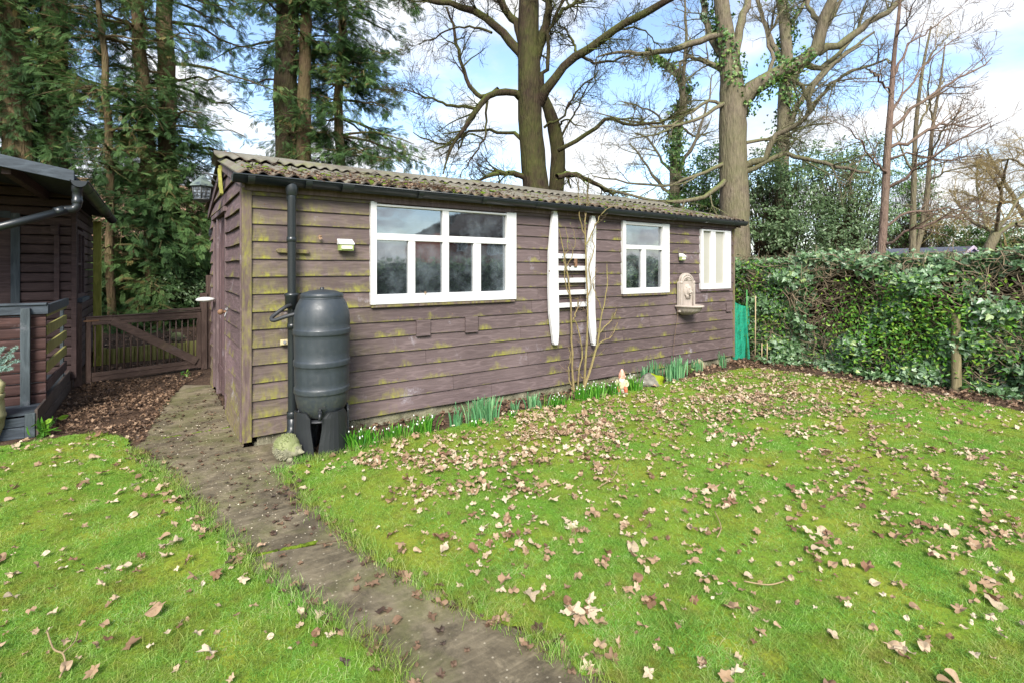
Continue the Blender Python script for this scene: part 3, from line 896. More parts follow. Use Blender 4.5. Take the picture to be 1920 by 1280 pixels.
for z in (1.222,): t.lathe([(.152, z - .012), (.1640, z - .008), (.1640, z + .002), (.152, z + .004)], (BX, BY, 0), 56)
obj('rib', t, M['butt'], tank)
t = MB(); t.lathe([(.158, 1.218), (.163, 1.222), (.165, 1.245), (.158, 1.258), (.10, 1.276), (.03, 1.286), (.0, 1.287)], (BX, BY, 0), 44)
lid = obj('lid', t, M['butt'], wb)
t = MB(); t.lathe([(.016, 1.280), (.018, 1.300), (.010, 1.304), (.0, 1.304)], (BX, BY, 0), 12); obj('knob', t, M['buttdark'], lid)
t = MB(); fa = Vector((FX * -1 + RX * .30, FY * -1 + RY * .30, 0)).normalized(); c0 = Vector((BX, BY, .355)) + fa * .175
t.tube([c0, c0 + fa * .035, c0 + fa * .07], [.018, .016, .014], 12); t.tube([c0 + fa * .06, c0 + fa * .085 + Vector((0, 0, -.01)), c0 + fa * .09 + Vector((0, 0, -.05))], [.013, .013, .011], 10)
t.tube([c0 + fa * .05, c0 + fa * .05 + Vector((0, 0, .03))], .006, 8)
rt = Vector((RX, RY, 0)); t.bar(c0 + fa * .05 + Vector((0, 0, .032)) - rt * .012, c0 + fa * .05 + Vector((0, 0, .042)) + rt * .045, .012, .008)
obj('tap', t, M['buttdark'], wb)
# stand: four flared legs rising from the ground, joined in a ring, with tapering gaps
def stand_leg(a0, a1):
    s = MB(); n = 8
    def P(a, r, z): return (BX + math.cos(a) * r, BY + math.sin(a) * r, z)
    vs = []; 
    for j in range(n + 1):
        q = j / n; mid = (a0 + a1) / 2
        for (z, r, wd) in ((0.0, .228, .93), (.10, .222, .86), (.22, .216, .74), (.30, .214, .72), (.345, .213, .50)):
            a = mid + (a1 - a0) * (q - .5) * wd
            flat = 1 / max(.8, math.cos((q - .5) * (a1 - a0) * wd) )
            fl = r * (1.02 - .10 * abs(q - .5) * 2 * (1 - z * 1.5)); vs += [P(a, fl, z), P(a, fl - .014, z)]
    m = 10; fs = []
    for j in range(n):
        for k in range(4):
            o = j * m + k * 2
            fs += [(o, o + m, o + m + 2, o + 2), (o + 1, o + 3, o + m + 3, o + m + 1)]
        o = j * m; fs += [(o + 8, o + m + 8, o + m + 9, o + 9), (o, o + 1, o + m + 1, o + m)]
    for o in (0, n * m):
        for k in range(4): fs.append((o + k * 2, o + k * 2 + 2, o + k * 2 + 3, o + k * 2 + 1))
    s.add(vs, fs); 
    # inner web reaching under the tank
    mid = (a0 + a1) / 2
    s.prism([P(mid, .19, 0), P(mid, .19, .27), P(mid, .03, .27), P(mid, .10, 0)], (math.sin(mid) * .012, -math.cos(mid) * .012, 0))
    return s
base_a = math.atan2(-FY, -FX)
for k in range(4):
    a = base_a + R(53) + k * PI / 2
    obj('leg', stand_leg(a - PI / 4, a + PI / 4), M['buttdark'], wb)
t = MB(); t.lathe([(.0, .262), (.185, .262), (.185, .272), (.0, .273)], (BX, BY, 0), 24); obj('platform', t, M['buttdark'], wb)
# link hose: from the diverter in a loop to the side of the tank
hp = [(xm - .02, 4.47, dz - .03), (xm - .07, 4.44, dz - .045), (xm - .15, 4.42, dz - .10), (xm - .175, 4.40, dz - .125), (xm - .16, 4.37, dz - .137), (xm - .09, 4.33, dz - .11), (xm + .0, 4.29, dz - .085), (xm + .06, 4.27, dz - .085), (xm + .10, 4.262, dz - .09)]
def smooth_path(p, n=6):
    P = [Vector(q) for q in p]; out = []
    for i in range(len(P) - 1):
        a, b, c, d = P[max(i - 1, 0)], P[i], P[i + 1], P[min(i + 2, len(P) - 1)]
        for k in range(n):
            t = k / n
            out.append(.5 * ((2 * b) + (c - a) * t + (2 * a - 5 * b + 4 * c - d) * t * t + (3 * b - a - 3 * c + d) * t ** 3))
    out.append(P[-1]); return out
t = MB(); t.tube(smooth_path(hp, 8), .0155, 12)
ho = obj('link_hose', t, M['hose'], origin=(xm, 4.47, dz)); set_props(ho, 'black flexible hose looping from the downpipe diverter to the water butt', 'hose')

# hedgehog ornament
hx, hy, _ = onG(534, 868)
hy += .07; hx += .03
hd = at_root('hedgehog_ornament', 'mossy grey stone hedgehog ornament at the foot of the downpipe', 'ornament', (hx, hy, 0))
rh = random.Random(2)
t = MB()
fdir = Vector((RX * .95 + FX * -.30, RY * .95 + FY * -.30, 0)).normalized(); sdir_ = Vector((-fdir.y, fdir.x, 0))
t.ball((hx, hy, .095), .095, .095, .098, 26, 18)
for i in range(520):     # short spines
    u = rh.uniform(-1, 1); q = rh.uniform(0, 2 * PI); s_ = math.sqrt(1 - u * u)
    d = Vector((s_ * math.cos(q), s_ * math.sin(q), u))
    if d.dot(fdir) > .55 or d.z < -.75: continue
    c = Vector((hx, hy, .095)) + Vector((d.x * .094, d.y * .094, d.z * .097)); e = c + (d + fdir * -.5 + Vector((0, 0, -.2))).normalized() * .014
    a = d.cross(Vector((.2, .3, .9))).normalized() * .0055; b = d.cross(a).normalized() * .0055
    t.add([c + a, c + b, c - a, c - b, e], [(0, 1, 4), (1, 2, 4), (2, 3, 4), (3, 0, 4)])
def hmat():
    m = NT('mossy_stone', .95, .15); n = m.noise(14, 5, .6); z = m.xyz()[2]
    c = m.mix(m.ramp(n, [(.35, 0.0), (.65, 1.0)]), lin(96, 96, 78), lin(150, 146, 122))
    c = m.mix(m.math('MULTIPLY', m.ramp(m.math('ADD', m.math('MULTIPLY', z, 4.5), n), [(.95, 0.0), (1.15, 1.0)]), .55), c, lin(104, 118, 58))
    c = m.mix(m.ramp(m.voro(60), [(.1, .5), (.2, 0.0)]), c, lin(196, 192, 170)); m.color(c); m.bump(n, .5, .01); return m.m
M['mossstone'] = hmat()
obj('body', t, M['mossstone'], hd)
t = MB(); hc = Vector((hx, hy, .085)) + fdir * .075
t.ball(hc, .05, .05, .052, 18, 12); t.tube([hc + fdir * .02, hc + fdir * .05 + Vector((0, 0, -.012)), hc + fdir * .072 + Vector((0, 0, -.012))], [.034, .02, .008], 12)
t.ball(hc + fdir * .074 + Vector((0, 0, -.010)), .010, .010, .009, 10, 7)
for s in (-1, 1): t.ball(hc + fdir * .030 + sdir_ * s * .028 + Vector((0, 0, .025)), .007, .007, .007, 8, 6); t.ball(hc + sdir_ * s * .042 + Vector((0, 0, .032)) - fdir * .01, .014, .014, .014, 8, 6)
for s in (-1, 1): t.ball(Vector((hx, hy, .018)) + fdir * .06 + sdir_ * s * .04, .026, .022, .02, 8, 6)
obj('head', t, M['mossstone'], hd)

# wall lamps
def wall_lamp(u, v, w, h, label):
    a = onY(u, v, 4.55); x, z = a[0], a[2]
    r = at_root('wall_lamp', label, 'lamp', (x, 4.605, z), 'small solar lamps on the shed wall')
    t = MB(); w2 = w / 2; yb, yf = 4.600, 4.600 - w * .55
    t.prism([(x - w2, yb, z + h * .5), (x - w2, yf, z + h * .12), (x - w2, yf, z), (x - w2, yb, z + .00)], (w, 0, 0))
    obj('cap', t, M['white'], r, .003)
    t = MB(); t.prism([(x - w2 * .92, yb, z - .001), (x - w2 * .92, yf + .006, z - .001), (x - w2 * .92, yf + .014, z - h * .5), (x - w2 * .92, yb, z - h * .5)], (w * .92, 0, 0))
    b = obj('housing', t, plain('lamp_housing', lin(150, 165, 100), .5, .4), r, .002)
    t = MB(); t.box(x - w2 * .7, x + w2 * .7, yf + .003, yf + .012, z - h * .36, z - h * .10)
    obj('lens', t, plain('lamp_lens', lin(215, 215, 195), .2, .5, .05), b)
wall_lamp(649.5, 459, .135, .105, 'white and green solar wall lamp beside the large white window')
wall_lamp(1282.5, 482, .10, .10, 'smaller white solar wall lamp above the lion wall fountain')
# tiny dead leaf caught on the wall and one on the window sill are made with the other leaves

# decorative white ladder on the wall
lx0 = onY(1041, 520, 4.56)[0]; lx1 = onY(1112, 520, 4.56)[0]
lzc = onY(1041, 520, 4.56)[2]
lad = at_root('wooden_ladder', 'white painted rustic ladder with pointed uprights hung on the shed wall behind the climbing rose', 'ladder', (lx0, 4.59, onY(1041, 645, 4.56)[2]))
def stile(u0, pts):
    s = MB(); vs = []; n = len(pts)
    for (ul, ur, v) in pts:
        a = onY(ul, v, 4.55); b = onY(ur, v, 4.55); z = a[2]
        vs += [(a[0], 4.55, z), (b[0], 4.55, z), (b[0], 4.598, z), (a[0], 4.598, z)]
    fs = [(i * 4 + k, i * 4 + (k + 1) % 4, i * 4 + 4 + (k + 1) % 4, i * 4 + 4 + k) for i in range(n - 1) for k in range(4)]
    fs += [(0, 1, 2, 3), tuple((n - 1) * 4 + k for k in (3, 2, 1, 0))]
    s.add(vs, fs); return s
obj('upright', stile(0, [(1038.5, 1045, 396), (1037, 1046.5, 404), (1034, 1047, 440), (1031, 1047, 475), (1030.5, 1048, 540), (1032, 1049, 590), (1036, 1049, 620), (1039, 1047.5, 643), (1041, 1046, 646)]), M['white'], lad, .006)
obj('upright', stile(0, [(1110, 1116.5, 405), (1109, 1118, 415), (1105, 1118, 445), (1102, 1117, 480), (1102.5, 1116, 540), (1105, 1117, 590), (1109, 1119, 625), (1112, 1118, 643), (1114, 1117, 647)]), M['white'], lad, .006)
for (va, vb) in [(480, 479), (503, 503), (526, 527), (549, 549), (573, 572)]:
    a = onY(1046, va, 4.57); b = onY(1106, vb, 4.57); s = MB()
    s.box(a[0], b[0], 4.567, 4.592, a[2] - .030, a[2] + .026)
    obj('rung', s, M['white'], lad, .004)
s = MB(); a = onY(1081, 493, 4.54); s.box(a[0] - .022, a[0] + .022, 4.545, 4.563, a[2] - .05, a[2] + .05); obj('hook', s, M['rust'], lad, .008)

# lion wall fountain
a = onY(1295, 575, 4.56); fxw, fz = a[0] - .02, a[2]
M['stone'] = plain('cast_stone', lin(168, 157, 146), .75, .25, .22, 12, .25, 40)
ft_ = at_root('wall_fountain', 'pale cast stone wall fountain with lion mask above a fluted half bowl', 'fountain', (fxw, 4.6, fz - .08))
u0 = onY(1271, 550, 4.58)[0]; u1 = onY(1305, 550, 4.52)[0]
cw = (u1 - u0) / 2; fc = (u0 + u1) / 2
zt = onY(1288, 512, 4.56)[2]; zb = onY(1288, 585, 4.56)[2]
def plate(w, y0, y1, zb_, zsh, ztop, n=14):
    pts = [(fc - w, y0, zb_), (fc + w, y0, zb_), (fc + w, y0, zsh)]
    for k in range(n + 1):
        q = PI * k / n; pts.append((fc + math.cos(q) * w * .80, y0, zsh + .012 + math.sin(q) * (ztop - zsh - .012)))
    pts.append((fc - w, y0, zsh)); return pts
s = MB(); zs = zt - .13
s.prism(plate(cw, 4.600, 0, zb, zs, zt), (0, -.055, 0)); obj('back_plate', s, M['stone'], ft_, .008)
s = MB()
for k in range(22):      # raised arch moulding
    pass
pts = [(fc - cw * .72, 4.542, fz + .02)] + [(fc + math.cos(PI - PI * k / 12) * cw * .72, 4.542, zs - .03 + math.sin(PI * k / 12) * .10) for k in range(13)] + [(fc + cw * .72, 4.542, fz + .02)]
s.tube(pts, .012, 8)
pts = [(fc + math.cos(PI - PI * k / 12) * cw * .78, 4.545, zs + .01 + math.sin(PI * k / 12) * .095) for k in range(13)]
s.tube(pts, .014, 8)
for k in range(7):
    q = PI * (k + .5) / 7; s.tube([(fc, 4.546, zs + .02), (fc + math.cos(q) * cw * .7, 4.548, zs + .02 + math.sin(q) * .085)], [.006, .016], 6)
for sg in (-1, 1):
    s.box(fc + sg * cw * .86 - .018, fc + sg * cw * .86 + .018, 4.530, 4.55, fz, zs - .02); s.ball((fc + sg * cw * .86, 4.54, zs - .005), .026, .02, .026, 10, 7)
obj('arch_moulding', s, M['stone'], ft_)
s = MB(); lz = (zs + fz) / 2 + .05
def mane(d): return 1 + .09 * math.sin(math.atan2(d.x, d.z) * 11)
s.ball((fc, 4.545, lz), .085, .035, .10, 44, 12, mane); s.ball((fc, 4.525, lz + .005), .055, .045, .066, 16, 10)
s.ball((fc, 4.492, lz - .012), .028, .032, .022, 12, 8); s.ball((fc, 4.478, lz - .003), .012, .01, .009, 8, 6)
s.ball((fc - .016, 4.487, lz - .026), .016, .018, .014, 8, 6); s.ball((fc + .016, 4.487, lz - .026), .016, .018, .014, 8, 6); s.ball((fc, 4.492, lz - .05), .018, .016, .012, 8, 6)
for sg in (-1, 1):
    s.ball((fc + sg * .024, 4.495, lz + .020), .013, .010, .008, 8, 6); s.ball((fc + sg * .05, 4.53, lz + .055), .018, .012, .018, 8, 6); s.ball((fc + sg * .022, 4.49, lz + .034), .018, .012, .006, 8, 6)
for k in range(6):
    s.tube([(fc - .05 + k * .02, 4.52, lz - .05), (fc - .04 + k * .016, 4.53, lz - .115)], [.012, .004], 6)
obj('lion_mask', s, M['stone'], ft_)
s = MB(); bw = cw * 1.12
prof = [(.03, -.115), (.07, -.11), (.13, -.085), (.175, -.045), (.192, -.005), (.198, .0), (.212, .004), (.214, .022), (.204, .030), (.186, .026), (.17, .0), (.12, -.03), (.0, -.04)]
sc_ = bw / .214 
def flute(r, z, q):
    return r * (1 + (.035 * abs(math.sin(q * 11)) if -.1 < z < -.006 and r > .06 else 0))
vs = []; seg = 44
for (r, z) in prof:
    for k in range(seg + 1):
        q = PI + PI * k / seg; rr = flute(r, z, q)
        vs.append((fc + rr * math.cos(q) * .93, 4.600 + rr * math.sin(q) * 1.42, fz + z))
s.add(vs, [(i * (seg + 1) + k, i * (seg + 1) + k + 1, (i + 1) * (seg + 1) + k + 1, (i + 1) * (seg + 1) + k) for i in range(len(prof) - 1) for k in range(seg)], smooth=True)
obj('bowl', s, M['stone'], ft_)

# lantern on a bracket at the gable top
lc = (.405, 6.02, 2.235)
M['lead'] = plain('leaded_metal', (.06, .065, .07, 1), .55, .5, .3, 20)
ln = at_root('hanging_lantern', 'six sided leaded glass lantern with pointed roof hanging from the shed gable', 'lantern', (lc[0], lc[1], lc[2] - .11))
def hexring(r, z): return [(lc[0] + math.cos(PI / 3 * k + .3) * r, lc[1] + math.sin(PI / 3 * k + .3) * r, lc[2] + z) for k in range(6)]
s = MB(); vs = hexring(.118, .045) + hexring(.112, .058) + hexring(.020, .150) + [(lc[0], lc[1], lc[2] + .165)]
s.add(vs, [tuple(range(6))[::-1]] + [(i * 6 + k, i * 6 + (k + 1) % 6, i * 6 + 6 + (k + 1) % 6, i * 6 + 6 + k) for i in range(2) for k in range(6)] + [(12 + k, 12 + (k + 1) % 6, 18) for k in range(6)])
def lm():
    m = NT('lantern_roof', .5, .5); n = m.noise(18, 5, .6)
    m.color(m.mix(m.ramp(n, [(.4, 0.0), (.62, 1.0)]), lin(52, 62, 66), lin(104, 116, 106))); m.bump(n, .3); return m.m
obj('roof', s, lm(), ln)
s = MB()
top, bot = hexring(.092, .044), hexring(.078, -.085)
for k in range(6):
    s.tube([top[k], bot[k]], .006, 6); s.tube([bot[k], bot[(k + 1) % 6]], .007, 6); s.tube([top[k], top[(k + 1) % 6]], .006, 6)
    for j in range(1, 4):      # lead lattice
        f = j / 4; A = Vector(top[k]).lerp(Vector(top[(k + 1) % 6]), f); B = Vector(bot[k]).lerp(Vector(bot[(k + 1) % 6]), 1 - f); s.tube([A, B], .0028, 4)
        A = Vector(top[k]).lerp(Vector(bot[k]), f); B = Vector(top[(k + 1) % 6]).lerp(Vector(bot[(k + 1) % 6]), f); s.tube([A, B], .0028, 4)
s.add(hexring(.074, -.088) + hexring(.03, -.115), [(k, (k + 1) % 6, 6 + (k + 1) % 6, 6 + k) for k in range(6)] + [tuple(range(6, 12))])
obj('cage', s, M['lead'], ln)
s = MB(); s.add(hexring(.088, .042) + hexring(.074, -.084), [(k, (k + 1) % 6, 6 + (k + 1) % 6, 6 + k) for k in range(6)])
def lg():
    m = NT('mottled_lantern_glass', .15, .6); n = m.noise(40, 4, .6)
    m.color(m.mix(m.ramp(n, [(.4, 0.0), (.6, 1.0)]), lin(60, 66, 72), lin(130, 138, 148))); return m.m
obj('pane', s, lg(), ln)
s = MB(); s.tube([(.575, 6.02, 2.40), (.50, 6.02, 2.412), (lc[0], lc[1], 2.425)], .009, 8); s.tube([(lc[0], lc[1], 2.425), (lc[0], lc[1], 2.398)], .006, 6)
s.tube([(.575, 6.02, 2.30), (.50, 6.02, 2.36), (.45, 6.02, 2.415)], .006, 6); s.tube([(.578, 6.02, 2.26), (.578, 6.02, 2.44)], .012, 6)
obj('bracket', s, M['lead'], ln)

# white oval door stay-dish
p = onX(399, 562, .55)
s = MB(); s.ball((.50, 7.02, CAM_H - (562 - HOR) / FPX * 6.05), .10, .07, .030, 18, 8, lambda d: 1 + .08 * math.sin(d.x * 9 + d.y * 6))
s.tube([(.50, 7.02, 1.095), (.585, 7.02, 1.10)], .012, 8)
o = obj('wall_dish', s, M['white'], origin=(.585, 7.02, 1.09)); set_props(o, 'small white oval dish sticking out beside the shed door', 'dish')
# small dark sensor box on the far gable edge
s = MB(); s.box(.565, .60, 7.38, 7.44, 1.86, 1.94); s.tube([(.582, 7.385, 1.90), (.582, 7.365, 1.895)], .014, 8)
o = obj('sensor_box', s, M['gutter'], origin=(.58, 7.42, 1.86)); set_props(o, 'tiny black sensor box fixed at the far edge of the shed gable', 'sensor')

# garden gnome
gx_, gy_, _ = onG(1166, 738)
gn = at_root('garden_gnome', 'weathered garden gnome with red hat and white beard sitting among snowdrops', 'gnome', (gx_, gy_, 0))
gf = Vector((-gx_, -gy_, 0)).normalized(); gr = Vector((-gf.y, gf.x, 0)) * -1
G0 = Vector((gx_, gy_, 0)) - gf * .03
def P(a, b, c): return G0 + gr * a + gf * b + Vector((0, 0, c))
def wmat(name, a, b): 
    m = NT(name, .85, .2); n = m.noise(40, 5, .65); m.color(m.mix(m.ramp(n, [(.38, 0.0), (.62, 1.0)]), a, b)); m.bump(n, .3, .004); return m.m
gskin, gwhite, gred, ggrey = wmat('gnome_skin', lin(190, 130, 105), lin(212, 168, 140)), wmat('gnome_beard', lin(196, 180, 165), lin(222, 210, 198)), wmat('gnome_red', lin(160, 70, 48), lin(196, 124, 96)), wmat('gnome_base', lin(90, 92, 84), lin(160, 156, 140))
ghat = wmat('gnome_hat', lin(176, 122, 100), lin(212, 176, 156)); gcoat = wmat('gnome_coat', lin(140, 136, 100), lin(190, 180, 150))
s = MB(); s.lathe([(.0, 0), (.062, .0), (.066, .02), (.060, .045), (.045, .06), (.0, .062)], P(.005, .005, 0), 18, fn=lambda r, z, q: r * (1 + .1 * math.sin(q * 3 + 1)))
obj('stump', s, ggrey, gn)
s = MB(); s.lathe([(.0, .05), (.055, .055), (.062, .085), (.056, .125), (.045, .16), (.030, .175), (.0, .18)], P(0, -.005, 0), 20)
for sg in (-1, 1): s.tube(smooth_path([P(sg * .045, 0, .155), P(sg * .068, .015, .115), P(sg * .040, .048, .085)], 4), [.019 - .0005 * i for i in range(9)], 10); s.ball(P(sg * .036, .052, .082), .014, .014, .013, 8, 6)
obj('coat', s, gcoat, gn)
s = MB()
for sg in (-1, 1):
    s.tube(smooth_path([P(sg * .028, .0, .070), P(sg * .042, .052, .078), P(sg * .046, .058, .03)], 4), .021, 10)
obj('trousers', s, gred, gn)
s = MB()
for sg in (-1, 1): s.ball(P(sg * .046, .068, .016), .022, .030, .016, 10, 7)
obj('boots', s, ggrey, gn)
s = MB(); s.ball(P(0, .008, .195), .036, .034, .036, 16, 10); s.ball(P(0, .044, .192), .0095, .010, .009, 8, 6)
for sg in (-1, 1): s.ball(P(sg * .018, .036, .186), .012, .009, .009, 8, 6); s.ball(P(sg * .035, .006, .192), .008, .006, .012, 8, 6)
obj('head', s, gskin, gn)
s = MB(); s.lathe([(.0, .105), (.014, .112), (.030, .135), (.037, .160), (.036, .178), (.022, .186), (.0, .184)], P(0, .016, 0), 18, sy=.85, fn=lambda r, z, q: r * (1 + .08 * math.sin(q * 9)))
obj('beard', s, gwhite, gn)
s = MB(); s.lathe([(.040, .203), (.041, .212), (.036, .228), (.026, .255), (.013, .280), (.0, .288)], P(0, .004, 0), 18)
obj('hat', s, ghat, gn)

# mossy rock by the daffodils
rx_, ry_, _ = onG(1218, 722)
def rock(name, label, c, rx, ry, rz, mat, seed, group=None):
    rr = random.Random(seed); ph = [rr.uniform(0, 6) for _ in range(6)]
    f = lambda d: 1 + .14 * math.sin(d.x * 4 + ph[0]) * math.sin(d.y * 5 + ph[1]) + .10 * math.sin(d.z * 6 + ph[2] + d.x * 3) + .05 * math.sin(d.y * 13 + ph[3])
    s = MB(); s.ball((c[0], c[1], rz * .35), rx, ry, rz, 26, 16, f)
    o = obj(name, s, mat, origin=(c[0], c[1], 0)); set_props(o, label, 'rock', group); return o
def rockm():
    m = NT('mossy_rock', .95, .15); n = m.noise(9, 6, .65); gm = m.t.nodes.new('ShaderNodeNewGeometry')
    c = m.mix(m.ramp(n, [(.35, 0.0), (.65, 1.0)]), lin(86, 84, 76), lin(140, 136, 124)); x = m.xyz()[0]
    k = m.ramp(m.math('ADD', m.math('MULTIPLY', x, 3.0), n), [(.50, 0.0), (.62, 1.0)])
    c = m.mix(k, c, lin(128, 142, 24)); m.color(c); m.bump(m.noise(30, 6, .7), 1.0, .012); return m.m
rock('rock', 'grey rock half covered in bright moss beside the gnome', (rx_, ry_), .20, .12, .10, rockm(), 4)
c = onG(1293, 688); rock('rock', 'pale stone lying against the shed footing behind the small daffodils', (c[0], 4.56), .11, .06, .10, plain('pale_rock', lin(150, 140, 112), .9, .2, .3, 10, .5, 30), 9)

# green netting on a cane by the far shed corner
def netmat():
    m = NT('green_netting', .7, .2)
    u = m.xyz()
    wv = m.noise(3, 3, .5)
    g = m.math('GREATER_THAN', m.math('FRACT', m.math('MULTIPLY', u[2], 45.0)), .30); g2_ = m.math('GREATER_THAN', m.math('FRACT', m.math('MULTIPLY', u[0], 45.0)), .30)
    hole = m.math('MULTIPLY', m.math('MULTIPLY', g, g2_), .42)
    c = m.mix(wv, lin(20, 122, 98), lin(44, 150, 118)); m.color(c)
    tr = m.t.nodes.new('ShaderNodeBsdfTransparent'); mx = m.t.nodes.new('ShaderNodeMixShader'); m.t.links.new(hole, mx.inputs[0]); m.t.links.new(m.b.outputs[0], mx.inputs[1]); m.t.links.new(tr.outputs[0], mx.inputs[2]); m.t.links.new(mx.outputs[0], m.out.inputs[0]); return m.m
na = Vector(W(1373, 660, 8.2)); nb = Vector(W(1406, 664, 8.3)); na.z = nb.z = 0
net = at_root('garden_netting', 'green plastic netting stretched round a cane between shed corner and hedge', 'netting', tuple(na))
s = MB(); n = 22; m_ = 16; vs = []
for j in range(m_ + 1):
    for i in range(n + 1):
        k = i / n; top = 1.0 - .12 * k + .0 - .05 * math.sin(k * PI)
        if k < .12: top += (.12 - k) * .6
        p = na.lerp(nb, k); f = j / m_
        off = .05 * math.sin(k * 9 + f * 2) * (1 - .4 * f) + .02 * math.sin(k * 23 + f * 5)
        vs.append((p.x + off * -FX, p.y + off * -FY, .01 + (top - .03) * f))
s.add(vs, [(j * (n + 1) + i, j * (n + 1) + i + 1, (j + 1) * (n + 1) + i + 1, (j + 1) * (n + 1) + i) for j in range(m_) for i in range(n)], smooth=True)
obj('net', s, netmat(), net)
s = MB(); p = na.lerp(nb, .78); s.tube([(p.x - .03, p.y - .03, 0), (p.x - .03, p.y - .03, 1.12)], .011, 8)
obj('cane', s, plain('green_cane', lin(70, 130, 70), .5), net)
# garden canes in the hedge corner
canes = [(1416, 495, 668, 'tall pale bamboo cane standing beside the green netting'), (1428, 655, 669, None), (1438, 650, 672, None)]
for (u, vt, vb, lab) in canes:
    b = Vector(W(u, 672, 8.0)); b.z = 0; top = W(u - 1, vt + 60, 8.0)[2] if lab else W(u, vt, 8.0)[2] + .0
    s = MB(); s.tube([b, (b.x + .01, b.y, max(.3, top))], .008, 7)
    o = obj('bamboo_cane', s, plain('cane', lin(170, 150, 118), .7), origin=tuple(b)); set_props(o, lab or 'short pale cane stub at the hedge foot near the netting', 'cane', 'canes at the hedge end')

# wooden stake in the hedge
b = Vector(onG(1793, 733))
s = MB(); s.lathe([(.050, -.02), (.048, .3), (.045, .7), (.044, .88), (.036, .905), (.0, .91)], b, 12, fn=lambda r, z, q: r * (1 + .05 * math.sin(q * 3 + z * 3)))
M['stake'] = wood_mat('weathered_stake', lin(96, 88, 62), lin(132, 122, 92), (24, 24, 2))
o = obj('wooden_stake', s, M['stake'], origin=tuple(b)); set_props(o, 'round weathered wooden stake standing in front of the ivy hedge', 'stake')

# ------------------------------------------------------------------ side gate
GA, GB = Vector((-.70, 8.32, 0)), Vector((.555, 8.70, 0))
M['gatewood'] = wood_mat('gate_wood', lin(66, 52, 46), lin(98, 82, 74), (4, 4, 26), algae=.2, pale=.2)
M['gatewoodv'] = wood_mat('gate_wood_upright', lin(68, 52, 46), lin(98, 82, 74), (24, 24, 2), algae=.15, pale=.2)
gate = at_root('garden_gate', 'low brown wooden gate with thin rails and a diagonal brace closing the passage', 'gate', tuple(GA))
gd = (GB - GA).normalized(); gp = Vector((gd.y, -gd.x, 0))
def gpt(k, z, o=0.0): q = GA.lerp(GB, k) + gp * o; return Vector((q.x, q.y, z))
def gbar(name, k0, z0, k1, z1, w, h, o=0.0, mat='gatewood'):
    s = MB(); s.bar(gpt(k0, z0, o), gpt(k1, z1, o), w, h); return obj(name, s, M[mat], gate, .003)
gbar('top_rail', .0, .815, 1.0, .815, .045, .05); gbar('rail_cap', .0, .846, 1.0, .846, .07, .012, .0)
gbar('rail_cap', .60, .875, 1.0, .878, .035, .035, .005)
gbar('lower_top_rail', .045, .765, .975, .765, .022, .045, .018)
gbar('bottom_rail', .045, .075, .975, .075, .045, .075); gbar('bottom_batten', .045, .125, .975, .125, .022, .05, .018)
for k in (.022, .985):
    s = MB(); s.bar(gpt(k, .03), gpt(k, .83), .055, .045, gd); obj('stile', s, M['gatewoodv'], gate, .003)
for i in range(16):
    k = .075 + i * .0575
    s = MB(); s.tube([gpt(k, .10), gpt(k, .79)], .0085, 6); obj('baluster', s, M['gatewoodv'], gate)
s = MB(); s.bar(gpt(.20, .79, .035), gpt(.955, .13, .035), .022, .105, gp.cross(Vector((0, 0, 1)))); obj('brace', s, M['gatewood'], gate, .003)
s = MB(); s.bar(gpt(-.02, .80, .03), gpt(.10, .80, .03), .008, .02); obj('hinge', s, M['rust'], gate)
def post(u_off, h, w, label, k, o=0.0):
    p = gpt(k, 0, o); s = MB(); s.bar(p, p + Vector((0, 0, h)), w, w, gd)
    ob = obj('gate_post', s, M['gatewoodv'], None, .004, origin=tuple(p)); set_props(ob, label, 'post', 'posts either side of the gate')
post(0, 1.02, .075, 'brown gate post at the hinge side against the cabin', -.06)
post(0, 1.10, .075, 'shorter brown gate post at the latch side of the gate', 1.035)
post(0, 1.36, .060, 'taller thin brown post between gate and shed corner', 1.095, -.02)
s = MB(); p = gpt(-.13, 0, .02); s.bar(p + Vector((0, 0, .14)), p + Vector((0, 0, .80)), .10, .022, gd)
o = obj('leaning_board', s, M['gatewoodv'], None, .003, origin=tuple(p)); set_props(o, 'short upright brown board fixed between cabin wall and gate post', 'board')

# log edging behind the gate, with ornaments
E0, E1 = Vector(onG(190, 682)), Vector(onG(385, 664)); 
M['log'] = wood_mat('green_log', lin(110, 108, 58), lin(150, 146, 88), (20, 20, 2), rndamt=.5)
edg = at_root('log_edging', 'low row of pale green upright logs edging the raised bed behind the gate', 'edging', tuple(E0))
rl = random.Random(6); ed = (E1 - E0); nlog = 24
for i in range(nlog):
    p = E0 + ed * ((i + .5) / nlog); r_ = ed.length / nlog * .52; h = .235 + rl.uniform(-.012, .012)
    s = MB(); s.cr = rl.random(); s.lathe([(r_, -.02), (r_, h - .008), (r_ * .85, h), (0, h + .002)], p, 10); obj('log', s, M['log'], edg)
